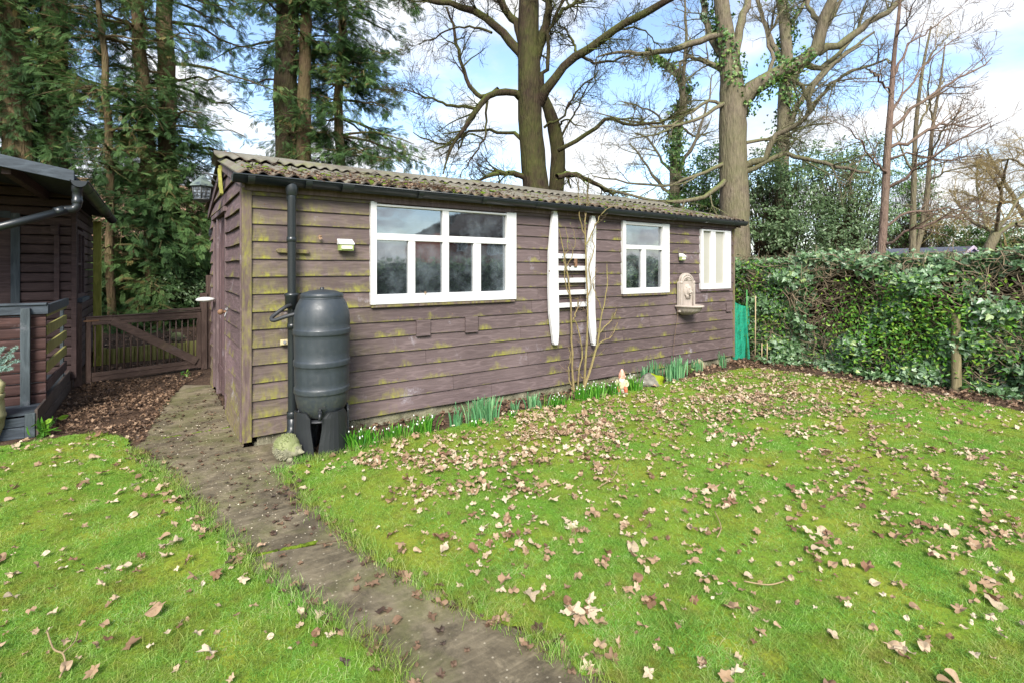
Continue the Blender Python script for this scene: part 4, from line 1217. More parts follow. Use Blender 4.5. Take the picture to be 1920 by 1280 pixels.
# raised bed soil behind the edging
s = MB(); nrm = Vector((-ed.y, ed.x, 0)).normalized(); q0, q1 = E0 - ed * .6 + nrm * .07, E1 + ed * .3 + nrm * .07
s.prism([tuple(q0), tuple(q1), tuple(q1 + nrm * 3), tuple(q0 + nrm * 3)], (0, 0, .19)); o = obj('flower_bed', s, M['soil'], origin=tuple(E0)); o['kind'] = 'structure'
c = E0 + ed * .70 + nrm * .22
og = at_root('stone_bird', 'mossy pale stone bird ornament perched in the bed behind the log edging', 'ornament', (c.x, c.y, .19))
s = MB(); s.ball((c.x + .03, c.y, .30), .10, .07, .085, 16, 10); s.tube([(c.x - .03, c.y, .33), (c.x - .06, c.y, .38), (c.x - .065, c.y, .40)], [.035, .022, .02], 10)
s.ball((c.x - .07, c.y, .425), .03, .026, .026, 12, 8); s.tube([(c.x - .09, c.y, .42), (c.x - .125, c.y, .41)], [.012, .003], 6); s.tube([(c.x + .1, c.y, .31), (c.x + .16, c.y, .27)], [.035, .012], 8)
obj('body', s, M['mossstone'], og)
c = Vector(onG(182, 680)); s = MB(); s.lathe([(0, 0), (.035, 0), (.04, .03), (.032, .09), (.02, .12), (.026, .14), (.016, .165), (0, .17)], c, 14, fn=lambda r, z, q: r * (1 + .12 * math.sin(q * 2)))
o = obj('cat_ornament', s, wmat('ginger_glaze', lin(176, 104, 50), lin(226, 214, 200)), origin=tuple(c)); set_props(o, 'tiny ginger and white figurine at the foot of the green post', 'ornament')

# ------------------------------------------------------------------ dark cabin on the left
CX = -.82; CY = 8.20; CYB = 10.7; CXL = -4.2
M['cabin'] = wood_mat('cabin_board', lin(52, 40, 38), lin(84, 68, 66), (2.5, 2.5, 34), rndamt=.5, pale=.12)
M['cabin_rail'] = wood_mat('rail_board', lin(48, 32, 30), lin(74, 52, 48), (2.5, 2.5, 34), rndamt=.5, pale=.25)
M['bluegrey'] = wood_mat('bluegrey_trim', lin(42, 48, 54), lin(72, 80, 88), (3, 20, 20), pale=.35, rough=.6)
M['bluegreyv'] = wood_mat('bluegrey_upright', lin(46, 54, 58), lin(76, 84, 88), (20, 20, 2), pale=.35, rough=.6)
M['felt'] = plain('roof_felt', lin(70, 72, 76), .95, .1, .3, 30, .6, 80)
cabin = at_root('garden_cabin', 'dark brown timber cabin with veranda, blue grey trim and overhanging felt roof', 'cabin', (CX, 6.0, 0))
def logwall(mb, fn, a0, a1, z0, z1, step, dep=.022, openings=()):
    z = z0
    while z < z1 - .01:
        zt = min(z + step, z1); mb.cr = rs.random()
        segs = [(a0, a1)]
        for o in openings:
            if o[2] < (z + zt) / 2 < o[3]:
                ns = []
                for (p, q) in segs:
                    if o[0] > p: ns.append((p, min(q, o[0])))
                    if o[1] < q: ns.append((max(p, o[1]), q))
                segs = ns
        for (p, q) in segs:
            if q - p < .01: continue
            n = 5; pr = [(0, z), (dep * .75, z + .004), (dep, z + .02), (dep, zt - .024), (dep * .6, zt - .012), (0, zt - .008), (-.03, zt - .008), (-.03, z)]
            m = len(pr)
            mb.add([fn(p, b, c) for b, c in pr] + [fn(q, b, c) for b, c in pr], [(i, (i + 1) % m, m + (i + 1) % m, m + i) for i in range(m)] + [tuple(range(m))[::-1], tuple(range(m, 2 * m))])
        z = zt
s = MB(); logwall(s, lambda a, o, z: (a, CY - o, z), CXL, CX, .18, 2.6, .112, openings=[(-2.4, -1.31, 0, 2.05)])
obj('front_wall', s, M['cabin'], cabin)
s = MB(); logwall(s, lambda a, o, z: (CX + o, a, z), CY + .02, CYB, .10, 2.28, .112, openings=[(8.42, 9.2, 1.08, 1.95)])
logwall(s, lambda a, o, z: (a, CYB + o, z), CXL, CX, .10, 2.6, .112)
obj('side_wall', s, M['cabin'], cabin)
s = MB(); s.box(CXL, CX - .04, CY + .06, CY + .08, .1, 2.5); obj('inner_lining', s, M['dark'], cabin)
s = MB()
for k in range(8): s.cr = rs.random(); s.box(-2.38 + k * .13, -2.38 + k * .13 + .125, CY - .012, CY + .02, .2, 2.04)
dr_ = obj('door', s, M['cabin'], cabin, .003)
s = MB(); s.box(-1.352, -1.272, CY - .04, CY - .023, .18, 2.10); obj('door_trim', s, M['bluegreyv'], cabin, .003)
s = MB(); s.box(-2.45, -1.353, CY - .04, CY - .023, 2.04, 2.12); obj('door_trim', s, M['bluegrey'], cabin, .003)
s = MB(); s.box(-.975, -.925, CY - .058, CY - .024, 1.0, 2.0); s.box(-1.0, -.93, CY - .10, CY - .06, 1.86, 1.97)
obj('veranda_post', s, M['cabin'], cabin, .004)
s = MB(); s.box(CX + .001, CX + .05, CY - .03, CY + .05, .12, 2.25); obj('corner_trim', s, M['cabin'], cabin, .004)
# side window
s = MB(); Y0, Y1, Z0, Z1 = 8.42, 9.2, 1.08, 1.95
for (a, b, c, d) in ((Y0, Y0 + .05, Z0, Z1), (Y1 - .05, Y1, Z0, Z1), (Y0 + .05, Y1 - .05, Z0, Z0 + .05), (Y0 + .05, Y1 - .05, Z1 - .05, Z1), ((Y0 + Y1) / 2 - .015, (Y0 + Y1) / 2 + .015, Z0 + .05, Z1 - .05)): s.box(CX - .02, CX + .04, a, b, c, d)
s.box(CX - .02, CX + .037, Y0 + .05, (Y0 + Y1) / 2 - .015, 1.50, 1.53)
w = obj('window', s, M['cabin'], cabin, .003)
s = MB(); s.box(CX - .012, CX - .006, Y0 + .02, Y1 - .02, Z0 + .02, Z1 - .02); obj('pane', s, M['glass'], w)
s = MB(); s.box(CX - .02, CX + .09, Y0 - .05, Y1 + .04, Z0 - .05, Z0 - .001); obj('sill', s, M['bluegrey'], w, .004)
# base skirt
s = MB(); Ys = 6.02
s.prism([(CX + .0, Ys, .0), (CX + .0, CY - .05, .0), (CX + .0, CY - .05, .105), (CX + .0, Ys, .105)], (-.02, 0, 0))
s.prism([(CX - .006, Ys, .11), (CX - .006, CY - .05, .11), (CX - .006, CY - .05, .235), (CX - .006, Ys, .235)], (-.02, 0, 0))
obj('base_skirt', s, wood_mat('skirt', lin(62, 54, 50), lin(92, 82, 76), (2, 3, 20)), cabin, .003)
s = MB(); s.box(CXL, CX - .09, Ys + .0, Ys + .02, .0, .095); s.box(CXL, CX - .09, Ys + .012, Ys + .03, .10, .175); 
obj('front_skirt', s, M['bluegrey'], cabin, .003)
s = MB(); s.box(CX - .088, CX - .021, Ys - .012, Ys + .05, .0, .21); obj('skirt_block', s, M['bluegreyv'], cabin, .004)
s = MB(); s.box(CXL, CX - .03, Ys + .05, CY - .05, .185, .205); obj('deck', s, M['bluegrey'], cabin)
# front balustrade, side slats, post
YR = 6.48
s = MB(); logwall(s, lambda a, o, z: (a, YR - o, z), CXL, CX - .01, .19, 1.04, .103)
obj('balustrade_panel', s, M['cabin_rail'], cabin)
s = MB(); s.box(CXL, CX + .01, YR - .045, YR - .024, 1.03, 1.115); s.box(CXL, CX - .0, YR - .06, YR + .03, 1.116, 1.135); obj('rail', s, M['bluegrey'], cabin, .003)
s = MB(); a = onY(39, 700, YR - .05)[0]; b = onY(57.5, 700, YR - .05)[0]; s.prism([(a, YR - .085, .175), (a + .015, YR - .085, .15), (b, YR - .085, .155), (b, YR - .085, 1.09), (a, YR - .085, 1.09)], (0, .036, 0)); obj('veranda_post', s, M['bluegreyv'], cabin, .003)
for k in range(5):
    z = .30 + k * .175; s = MB(); s.box(CX - .02, CX + .0, YR + .02, CY - .4, z, z + .10); obj('side_slat', s, M['log'] if k else M['cabin'], cabin, .003)
s = MB(); s.box(CX - .025, CX + .012, YR + .02, CY - .35, 1.03, 1.115); obj('rail', s, M['bluegrey'], cabin, .003)
s = MB(); s.box(CX - .05, CX - .021, CY - .5, CY - .42, .2, 1.08); obj('side_upright', s, M['bluegreyv'], cabin, .003)
# roof: two slopes, felt edge, bargeboard, gutter and the sloping waste pipe
RXc, ERX = -2.5, -.60; RYF, RYB = 6.12, 10.9
def rz_(x): return 2.325 + (ERX - x) * .185
s = MB()
s.prism([(ERX, RYF, rz_(ERX)), (RXc, RYF, rz_(RXc)), (2 * RXc - ERX, RYF, rz_(ERX)), (2 * RXc - ERX, RYF, rz_(ERX) - .03), (RXc, RYF, rz_(RXc) - .03), (ERX, RYF, rz_(ERX) - .03)], (0, RYB - RYF, 0))
rf = obj('roof', s, M['felt'], cabin)
s = MB(); s.prism([(ERX + .01, RYF - .03, rz_(ERX) + .02), (RXc, RYF - .03, rz_(RXc) + .02), (2 * RXc - ERX, RYF - .03, rz_(ERX) + .02), (2 * RXc - ERX, RYF - .03, rz_(ERX) - .085), (RXc, RYF - .03, rz_(RXc) - .085), (ERX + .01, RYF - .03, rz_(ERX) - .085)], (0, .028, 0))
obj('bargeboard', s, M['bluegrey'], rf, .004)
s = MB()
for k in range(3):
    x = -1.05 - k * 1.0; s.box(x - .03, x + .03, RYF + .05, RYB - .05, rz_(x) - .13, rz_(x) - .031)
obj('purlin', s, M['cabin'], rf)
CGX, CGZ = ERX + .045, 2.255
cg = gutter(cabin, RYF - .04, RYB - .3, CGX, CGZ, .062, axis='Y', brackets=[(RYF + .5, .05, 'b'), (8.0, .05, 'b'), (9.4, .05, 'b')])
s = MB(); ox = CGX - .02; oy = RYF + .03
s.lathe([(.042, .0), (.044, -.05), (.037, -.055), (.037, -.12), (.041, -.125), (.041, -.16), (.037, -.165)], (ox, oy, CGZ - .04), 18)
e = Vector((ox, oy, CGZ - .20)); pe = Vector(W(-60, 441, 4.15)); 
s.tube(smooth_path([e, e + Vector((-.005, 0, -.03)), e + Vector((-.03, -.0, -.055)), e + Vector((-.09, -.01, -.068))], 5), .036, 16)
s.tube([e + Vector((-.07, -.008, -.066)), pe], .034, 16)
pd = (pe - (e + Vector((-.07, -.008, -.066)))).normalized(); c0 = e + Vector((-.09, -.01, -.068)); s.tube([c0, c0 + pd * .07], .040, 16)
obj('waste_pipe', s, M['gutter'], cabin)
# green post under the eave
c = W(182.5, 560, 7.75)
s = MB(); s.box(c[0] - .048, c[0] + .048, c[1] - .045, c[1] + .045, 0, 2.17)
o = obj('green_post', s, wood_mat('green_treated_post', lin(112, 112, 40), lin(150, 148, 72), (22, 22, 1.5)), None, .004, origin=(c[0], c[1], 0)); set_props(o, 'tall square yellow green post standing behind the cabin by the gate', 'post')

# stone urn with plant, spruce in it
c = Vector(onG(-40, 832)); M['urn'] = plain('mossy_urn_stone', lin(168, 162, 122), .85, .2, .35, 10, .3, 40)
urn = at_root('stone_urn', 'pale mossy stone urn at the left edge in front of the cabin', 'urn', tuple(c))
s = MB(); s.lathe([(0, 0), (.09, 0), (.13, .05), (.155, .13), (.160, .20), (.165, .205), (.168, .23), (.160, .24), (.155, .32), (.150, .36), (.158, .375), (.16, .40), (.145, .41), (.13, .40), (.12, .36), (0, .35)], c, 32); obj('pot', s, M['urn'], urn)
s = MB(); s.ball((c.x + .11, c.y - .02, .47), .055, .05, .075, 14, 10, lambda d: 1 + .1 * math.sin(d.z * 7)); s.ball((c.x + .10, c.y - .02, .56), .035, .035, .035, 12, 8); obj('finial', s, M['urn'], urn)

# far garden shed over the hedge
fd = 20.0; a = Vector(W(1690, 500, 22.2)); b = Vector(W(1818, 500, fd)); zr = W(1824, 463, fd)[2] + .02; ze = W(1715, 478, fd)[2]
fs_ = at_root('garden_shed', 'distant small shed with grey felt roof and lilac blue gable beyond the hedge', 'shed', (b.x, b.y, 0))
ax = (Vector((b.x, b.y, 0)) - Vector((a.x, a.y, 0))).normalized() * 3.4; a0 = Vector((b.x, b.y, 0)) - ax; pe_ = Vector((-ax.y, ax.x, 0)).normalized() * -1
if pe_.dot(Vector((FX, FY, 0))) > 0: pe_ = -pe_
wd = .75
def FP(k, o, z): q = a0 + ax * k + pe_ * o; return (q.x, q.y, z)
s = MB(); s.hexa([FP(0, wd, 0), FP(1, wd, 0), FP(1, -wd, 0), FP(0, -wd, 0), FP(0, wd, ze - .05), FP(1, wd, ze - .05), FP(1, -wd, ze - .05), FP(0, -wd, ze - .05)]); obj('wall', s, plain('pale_shed_wall', lin(170, 166, 160), .8), fs_)
s = MB(); s.prism([FP(1.001, wd, 0), FP(1.001, wd, ze - .05), FP(1.001, 0, zr - .05), FP(1.001, -wd, ze - .05), FP(1.001, -wd, 0)], tuple(ax.normalized() * .04)); obj('gable', s, plain('lilac_paint', lin(128, 138, 205), .6, .3, .1), fs_)
s = MB()
for sg in (-1, 1): s.prism([FP(-.03, 0, zr), FP(1.03, 0, zr), FP(1.03, sg * (wd + .12), ze - .08), FP(-.03, sg * (wd + .12), ze - .08)], (0, 0, -.05))
rfo = obj('roof', s, plain('grey_felt', lin(92, 96, 106), .9, .1, .1), fs_)
s = MB()
for sg in (-1, 1): s.prism([FP(1.035, 0, zr + .02), FP(1.035, sg * (wd + .14), ze - .06), FP(1.035, sg * (wd + .14), ze - .17), FP(1.035, 0, zr - .09)], tuple(ax.normalized() * .03))
obj('bargeboard', s, plain('pink_white', lin(205, 190, 205), .6), rfo)

# close-boarded fence behind the conifers
f0, f1 = Vector((-6.5, 15.1, 0)), Vector((5.0, 15.7, 0))
M['fence'] = wood_mat('old_fence', lin(40, 32, 27), lin(66, 54, 44), (20, 20, 2), rndamt=.7, algae=.2)
fe = at_root('board_fence', 'dark close boarded timber fence behind the conifers and gate', 'fence', tuple(f0))
s = MB(); d = (f1 - f0); n = int(d.length / .115); pn = Vector((d.y, -d.x, 0)).normalized()
for i in range(n):
    p = f0 + d * (i / n); q = f0 + d * ((i + 1.12) / n); s.cr = rs.random(); h = 1.78 + rs.uniform(-.01, .01)
    s.hexa([p + pn * .022, q + pn * .008, q, p + pn * .01, p + pn * .022 + Vector((0, 0, h)), q + pn * .008 + Vector((0, 0, h)), q + Vector((0, 0, h)), p + pn * .01 + Vector((0, 0, h))])
obj('fence_boards', s, M['fence'], fe)
for i in range(5):
    p = f0 + d * (i / 4) ; s = MB(); s.box(p.x - .05, p.x + .05, p.y + .02, p.y + .12, 0, 1.85); obj('fence_post', s, M['fence'], fe)

# neighbour's tiled bungalow beyond the fence
nh = at_root('neighbour_bungalow', 'low building with pinkish tiled roof glimpsed through the conifers', 'bungalow', (1.0, 22, 0))
def tilem():
    m = NT('pinkish_roof_tiles', .85, .2); b = m.t.nodes.new('ShaderNodeTexBrick'); m.t.links.new(m.vec((1, 1, 1)), b.inputs[0])
    b.inputs['Scale'].default_value = 3.2; b.inputs['Color1'].default_value = lin(186, 150, 128); b.inputs['Color2'].default_value = lin(150, 116, 96); b.inputs['Mortar'].default_value = lin(90, 70, 60)
    m.color(m.mix(m.ramp(m.noise(1.5, 5), [(.4, 0.0), (.7, .5)]), b.outputs[0], lin(120, 110, 80))); return m.m
s = MB(); s.box(-5.5, 4.6, 19.6, 26, 0, 2.4); obj('wall', s, plain('pink_brick', lin(150, 110, 92), .9, .2, .3, 3), nh)
s = MB(); s.prism([(-6.0, 19.2, 2.35), (5.0, 19.2, 2.35), (5.0, 22.8, 4.5), (-6.0, 22.8, 4.5)], (0, 0, .08)); s.prism([(-6.0, 26.4, 2.35), (5.0, 26.4, 2.35), (5.0, 22.801, 4.5), (-6.0, 22.801, 4.5)], (0, 0, .08))
obj('roof', s, tilem(), nh)

# brick house across the garden behind the camera: what the shed windows mirror
hs = at_root('brick_house', 'two storey red brick house across the garden, mirrored in the shed windows', 'house', (22, -28, 0))
def brickm():
    m = NT('red_brick', .9, .2); m.color(m.mix(m.noise(2, 4), lin(112, 62, 50), lin(140, 86, 68))); return m.m
s = MB(); s.box(19.5, 33, -36, -28, 0, 4.3); obj('wall', s, brickm(), hs)
s = MB(); s.prism([(19.1, -27.6, 4.2), (33.4, -27.6, 4.2), (33.4, -32, 7.2), (23.0, -32, 6.6)], (0, 0, .1)); s.prism([(19.1, -36.4, 4.2), (33.4, -36.4, 4.2), (33.4, -32.001, 7.2), (23.0, -32.001, 6.6)], (0, 0, .1)); obj('roof', s, plain('dark_tiles', lin(80, 66, 60), .9), hs)
for (x, z, w_, h_) in [(20.4, 2.8, 1.1, 1.1), (23.6, 2.8, 1.3, 1.1), (27.2, 2.8, 1.1, 1.1), (30.4, 2.8, 1.3, 1.1), (21.4, .9, 1.8, 1.2), (25.8, .9, 2.0, 1.2)]:
    s = MB(); t_ = .10; y_ = -27.94
    s.box(x, x + w_, -28, y_, z, z + t_); s.box(x, x + w_, -28, y_, z + h_ - t_, z + h_)
    s.box(x, x + t_, -28, y_, z + t_, z + h_ - t_); s.box(x + w_ - t_, x + w_, -28, y_, z + t_, z + h_ - t_); s.box(x + w_ / 2 - t_ / 2, x + w_ / 2 + t_ / 2, -28, y_, z + t_, z + h_ - t_)
    wo_ = obj('window', s, M['white'], hs); s = MB(); s.box(x + .02, x + w_ - .02, -28, -27.98, z + .02, z + h_ - .02); obj('pane', s, plain('dark_pane', (.03, .035, .04, 1), .1, .5, .05), wo_)
# ------------------------------------------------------------------ vegetation tools (numpy)
def unit(a): return a / (np.linalg.norm(a, axis=-1, keepdims=True) + 1e-9)
def resample(P, Rr, n):
    P = np.asarray(P, float); Rr = np.asarray(Rr, float)
    # catmull-rom then arc length resample
    Q = np.vstack([2 * P[0] - P[1], P, 2 * P[-1] - P[-2]]); out = []; ro = []
    for i in range(1, len(Q) - 2):
        a, b, c, d = Q[i - 1], Q[i], Q[i + 1], Q[i + 2]
        for k in range(8):
            t = k / 8
            out.append(.5 * ((2 * b) + (c - a) * t + (2 * a - 5 * b + 4 * c - d) * t * t + (3 * b - a - 3 * c + d) * t ** 3))
            ro.append(Rr[i - 1] + (Rr[i] - Rr[i - 1]) * t)
    out.append(P[-1]); ro.append(Rr[-1]); out = np.array(out); ro = np.array(ro)
    s = np.concatenate([[0], np.cumsum(np.linalg.norm(np.diff(out, axis=0), axis=1))]); q = np.linspace(0, s[-1], n)
    return np.stack([np.interp(q, s, out[:, k]) for k in range(3)], -1), np.interp(q, s, ro)
def tubes_np(P, Rr, sides=3, rng=None, knob=0.0):
    """P (M,n,3), R (M,n) -> V, F"""
    M_, n, _ = P.shape
    T = np.empty_like(P); T[:, 1:-1] = P[:, 2:] - P[:, :-2]; T[:, 0] = P[:, 1] - P[:, 0]; T[:, -1] = P[:, -1] - P[:, -2]; T = unit(T)
    ref = np.where(np.abs(T[:, :1, 2:3]) < .8, np.array([0, 0, 1.0]), np.array([1.0, 0, 0]))
    a = unit(np.cross(T[:, 0], ref[:, 0])); A = np.empty_like(P); A[:, 0] = a
    for i in range(1, n):
        a = a - T[:, i] * np.sum(a * T[:, i], -1, keepdims=True); a = unit(a); A[:, i] = a
    B = np.cross(T, A)
    q = np.arange(sides) * 2 * np.pi / sides
    RR = np.repeat(Rr[:, :, None], sides, 2)
    if knob and rng is not None: RR = RR * (1 + rng.normal(0, knob, RR.shape))
    V = P[:, :, None, :] + (A[:, :, None, :] * np.cos(q)[None, None, :, None] + B[:, :, None, :] * np.sin(q)[None, None, :, None]) * RR[..., None]
    m = np.arange(M_)[:, None, None] * n * sides; i = np.arange(n - 1)[None, :, None] * sides; k = np.arange(sides)[None, None, :]; k2 = (k + 1) % sides
    F = np.stack([m + i + k, m + i + k2, m + i + sides + k2, m + i + sides + k], -1).reshape(-1, 4)
    return V.reshape(-1, 3), F
def spawn(rng, P, Rr, K, t0, t1, L, nseg, ang, wob, trop=0.0, rr=.6, tip=.25, rmax=None, flat=0.0, fall=.5, side=None):
    """children of every path. L=(lo,hi) metres"""
    M_, n, _ = P.shape; N = M_ * K
    idx = np.repeat(np.arange(M_), K); t = rng.uniform(t0, t1, N) * (n - 1); i = np.minimum(t.astype(int), n - 2); f = (t - i)[:, None]
    p = P[idx, i] * (1 - f) + P[idx, i + 1] * f; T = unit(P[idx, i + 1] - P[idx, i]); r0 = Rr[idx, i] * (1 - f[:, 0]) + Rr[idx, i + 1] * f[:, 0]
    rn = rng.normal(size=(N, 3)); rn[:, 2] *= (1 - flat); pr = unit(rn - T * np.sum(rn * T, -1, keepdims=True))
    a = rng.uniform(ang[0], ang[1], N)[:, None]; d = unit(T * np.cos(a) + pr * np.sin(a))
    ln = rng.uniform(L[0], L[1], N) * (1 - fall * (t / (n - 1))); st = (ln / nseg)[:, None]
    out = [p]; cur = p
    for k in range(nseg):
        d = unit(d + rng.normal(0, wob, (N, 3)) + np.array([0, 0, trop])); cur = cur + d * st; out.append(cur)
    PP = np.stack(out, 1); r = np.minimum(r0 * rr, rmax if rmax else 9)
    RRr = r[:, None] * np.linspace(1, tip, nseg + 1)[None]
    return PP, RRr
class Geo:
    def __init__(s): s.V = []; s.F = {}; s.n = 0; s.R = []
    def add(s, V, F, rnd=None):
        s.V.append(V); s.F.setdefault(F.shape[1], []).append(F + s.n); s.n += len(V)
        s.R.append(rnd if rnd is not None else np.full(len(V), .5))
    def build(s, name, mat, parent=None, smooth=False, origin=None):
        return npobj(name, np.concatenate(s.V), [np.concatenate(f) for f in s.F.values()], mat, parent, np.concatenate(s.R), smooth, origin)
def rot_frames(rng, normals, tilt=.4):
    """orthonormal frames with z near the given normals"""
    N = len(normals); z = unit(normals + rng.normal(0, tilt, (N, 3))); x = unit(np.cross(z, rng.normal(size=(N, 3)))); y = np.cross(z, x)
    return np.stack([x, y, z], 1)     # rows: axes
def scatter(geo, rng, pts, size, normals, tv, tf, tilt=.5, rnd=None, frames=None):
    N = len(pts); Fm = frames if frames is not None else rot_frames(rng, normals, tilt)
    s = rng.uniform(size[0], size[1], N)[:, None, None]
    V = np.einsum('kj,njc->nkc', tv, Fm) * s + pts[:, None, :]
    k = len(tv); F = (tf[None] + (np.arange(N) * k)[:, None, None]).reshape(-1, tf.shape[1])
    if rnd is None: rnd = rng.random(N)
    geo.add(V.reshape(-1, 3), F, np.repeat(rnd, k))
# leaf templates (x along the leaf, unit length)
T_OVAL = (np.array([[0, 0, 0], [.35, .22, .05], [.35, -.22, .05], [.75, .17, .02], [.75, -.17, .02], [1, 0, -.06], [.5, 0, -.03]]), np.array([[0, 2, 6], [0, 6, 1], [2, 4, 6], [6, 3, 1], [4, 5, 6], [6, 5, 3]]))
T_IVY = (np.array([[0, 0, 0], [-.05, .38, .04], [.35, .50, .0], [.42, .26, .05], [1, 0, -.05], [.42, -.26, .05], [.35, -.50, 0], [-.05, -.38, .04]]), np.array([[0, 3, 2], [0, 2, 1], [0, 4, 3], [0, 5, 4], [0, 6, 5], [0, 7, 6]]))
T_QUAD = (np.array([[0, 0, 0], [.5, .26, .06], [1, 0, -.03], [.5, -.26, .06]]), np.array([[0, 3, 1], [1, 3, 2]]))
def spray_template():
    V = []; F = []
    def sl(x0, y0, x1, y1, z0, z1, w):
        d = np.array([x1 - x0, y1 - y0]); l = np.linalg.norm(d); n = np.array([-d[1], d[0]]) / l * w; m = len(V)
        xm_, ym_ = x0 + d[0] * .55, y0 + d[1] * .55
        V.extend([[x0, y0, z0], [xm_ + n[0], ym_ + n[1], (z0 + z1) / 2 + .01], [x1, y1, z1], [xm_ - n[0], ym_ - n[1], (z0 + z1) / 2 + .01]]); F.append([m, m + 3, m + 2, m + 1])
    z = lambda x: -.22 * x * x
    sl(0, 0, 1.05, 0, 0, z(1), .022)
    for i in range(8):
        x = .05 + i * .115; L = .34 * (1 - abs(x - .35) * .9)
        for s in (-1, 1): sl(x, 0, x + L * 1.0, s * L * .8, z(x), z(x + L) - .05, .028)
    return np.array(V), np.array(F)
T_SPRAY = spray_template()

def pxpath(pts, d, dd=0.0, rng=None):
    """photo points (u, v, r_px) at depth d -> world path and radii; dd adds gentle wander in depth along it"""
    P = []; Rr = []; w = 0
    for i, (u, v, r) in enumerate(pts):
        di = d + dd * i / max(1, len(pts) - 1)
        P.append(W(u, v, di)); Rr.append(r / FPX * di)
    return P, Rr

M['conifer'] = leaf_mat('conifer_foliage', [(0, lin(48, 72, 42)), (.45, lin(74, 104, 58)), (.8, lin(100, 130, 74)), (.97, lin(122, 144, 86)), (1, lin(138, 104, 70))], .4, .6, .25)
M['conbark'] = bark_mat('conifer_bark', lin(72, 58, 44), lin(112, 94, 72), lin(86, 92, 50), .35, 1.0)
M['barkdark'] = bark_mat('dark_bark', lin(46, 38, 32), lin(78, 66, 54), lin(74, 84, 40), .4)
M['oakbark'] = bark_mat('oak_bark', lin(34, 28, 23), lin(70, 58, 45), lin(84, 96, 38), .35, 1.0, 1.0)
M['palebark'] = bark_mat('pale_bark', lin(82, 74, 62), lin(124, 114, 96), lin(100, 108, 62), .3, .9, .9)
M['youngbark'] = bark_mat('young_bark', lin(92, 74, 66), lin(130, 110, 98), lin(110, 110, 80), .15, 1.6, .7, False)
M['evergreen'] = leaf_mat('evergreen_leaf', [(0, lin(74, 98, 60)), (.5, lin(112, 138, 92)), (.85, lin(146, 170, 124)), (1, lin(184, 200, 166))], .5, .33, .6)
M['evergreen2'] = leaf_mat('bright_evergreen_leaf', [(0, lin(46, 78, 34)), (.5, lin(74, 112, 48)), (1, lin(124, 152, 74))], .3, .4, .5)
M['ivy'] = leaf_mat('ivy_leaf', [(0, lin(50, 76, 42)), (.4, lin(76, 108, 62)), (.75, lin(104, 138, 90)), (.93, lin(146, 170, 138)), (1, lin(148, 168, 88))], .3, .42, .8)
M['privet'] = leaf_mat('fresh_green_leaf', [(0, lin(52, 96, 30)), (.6, lin(84, 136, 40)), (1, lin(140, 170, 60))], .35, .4, .5)
M['hedgetwig'] = plain('hedge_twig', lin(128, 114, 94), .9, .15, .4, 6)
M['twig'] = plain('winter_twig', lin(116, 98, 82), .9, .15, .35, 3)
M['goldtwig'] = plain('lichened_twig', lin(138, 122, 84), .9, .15, .35, 3)

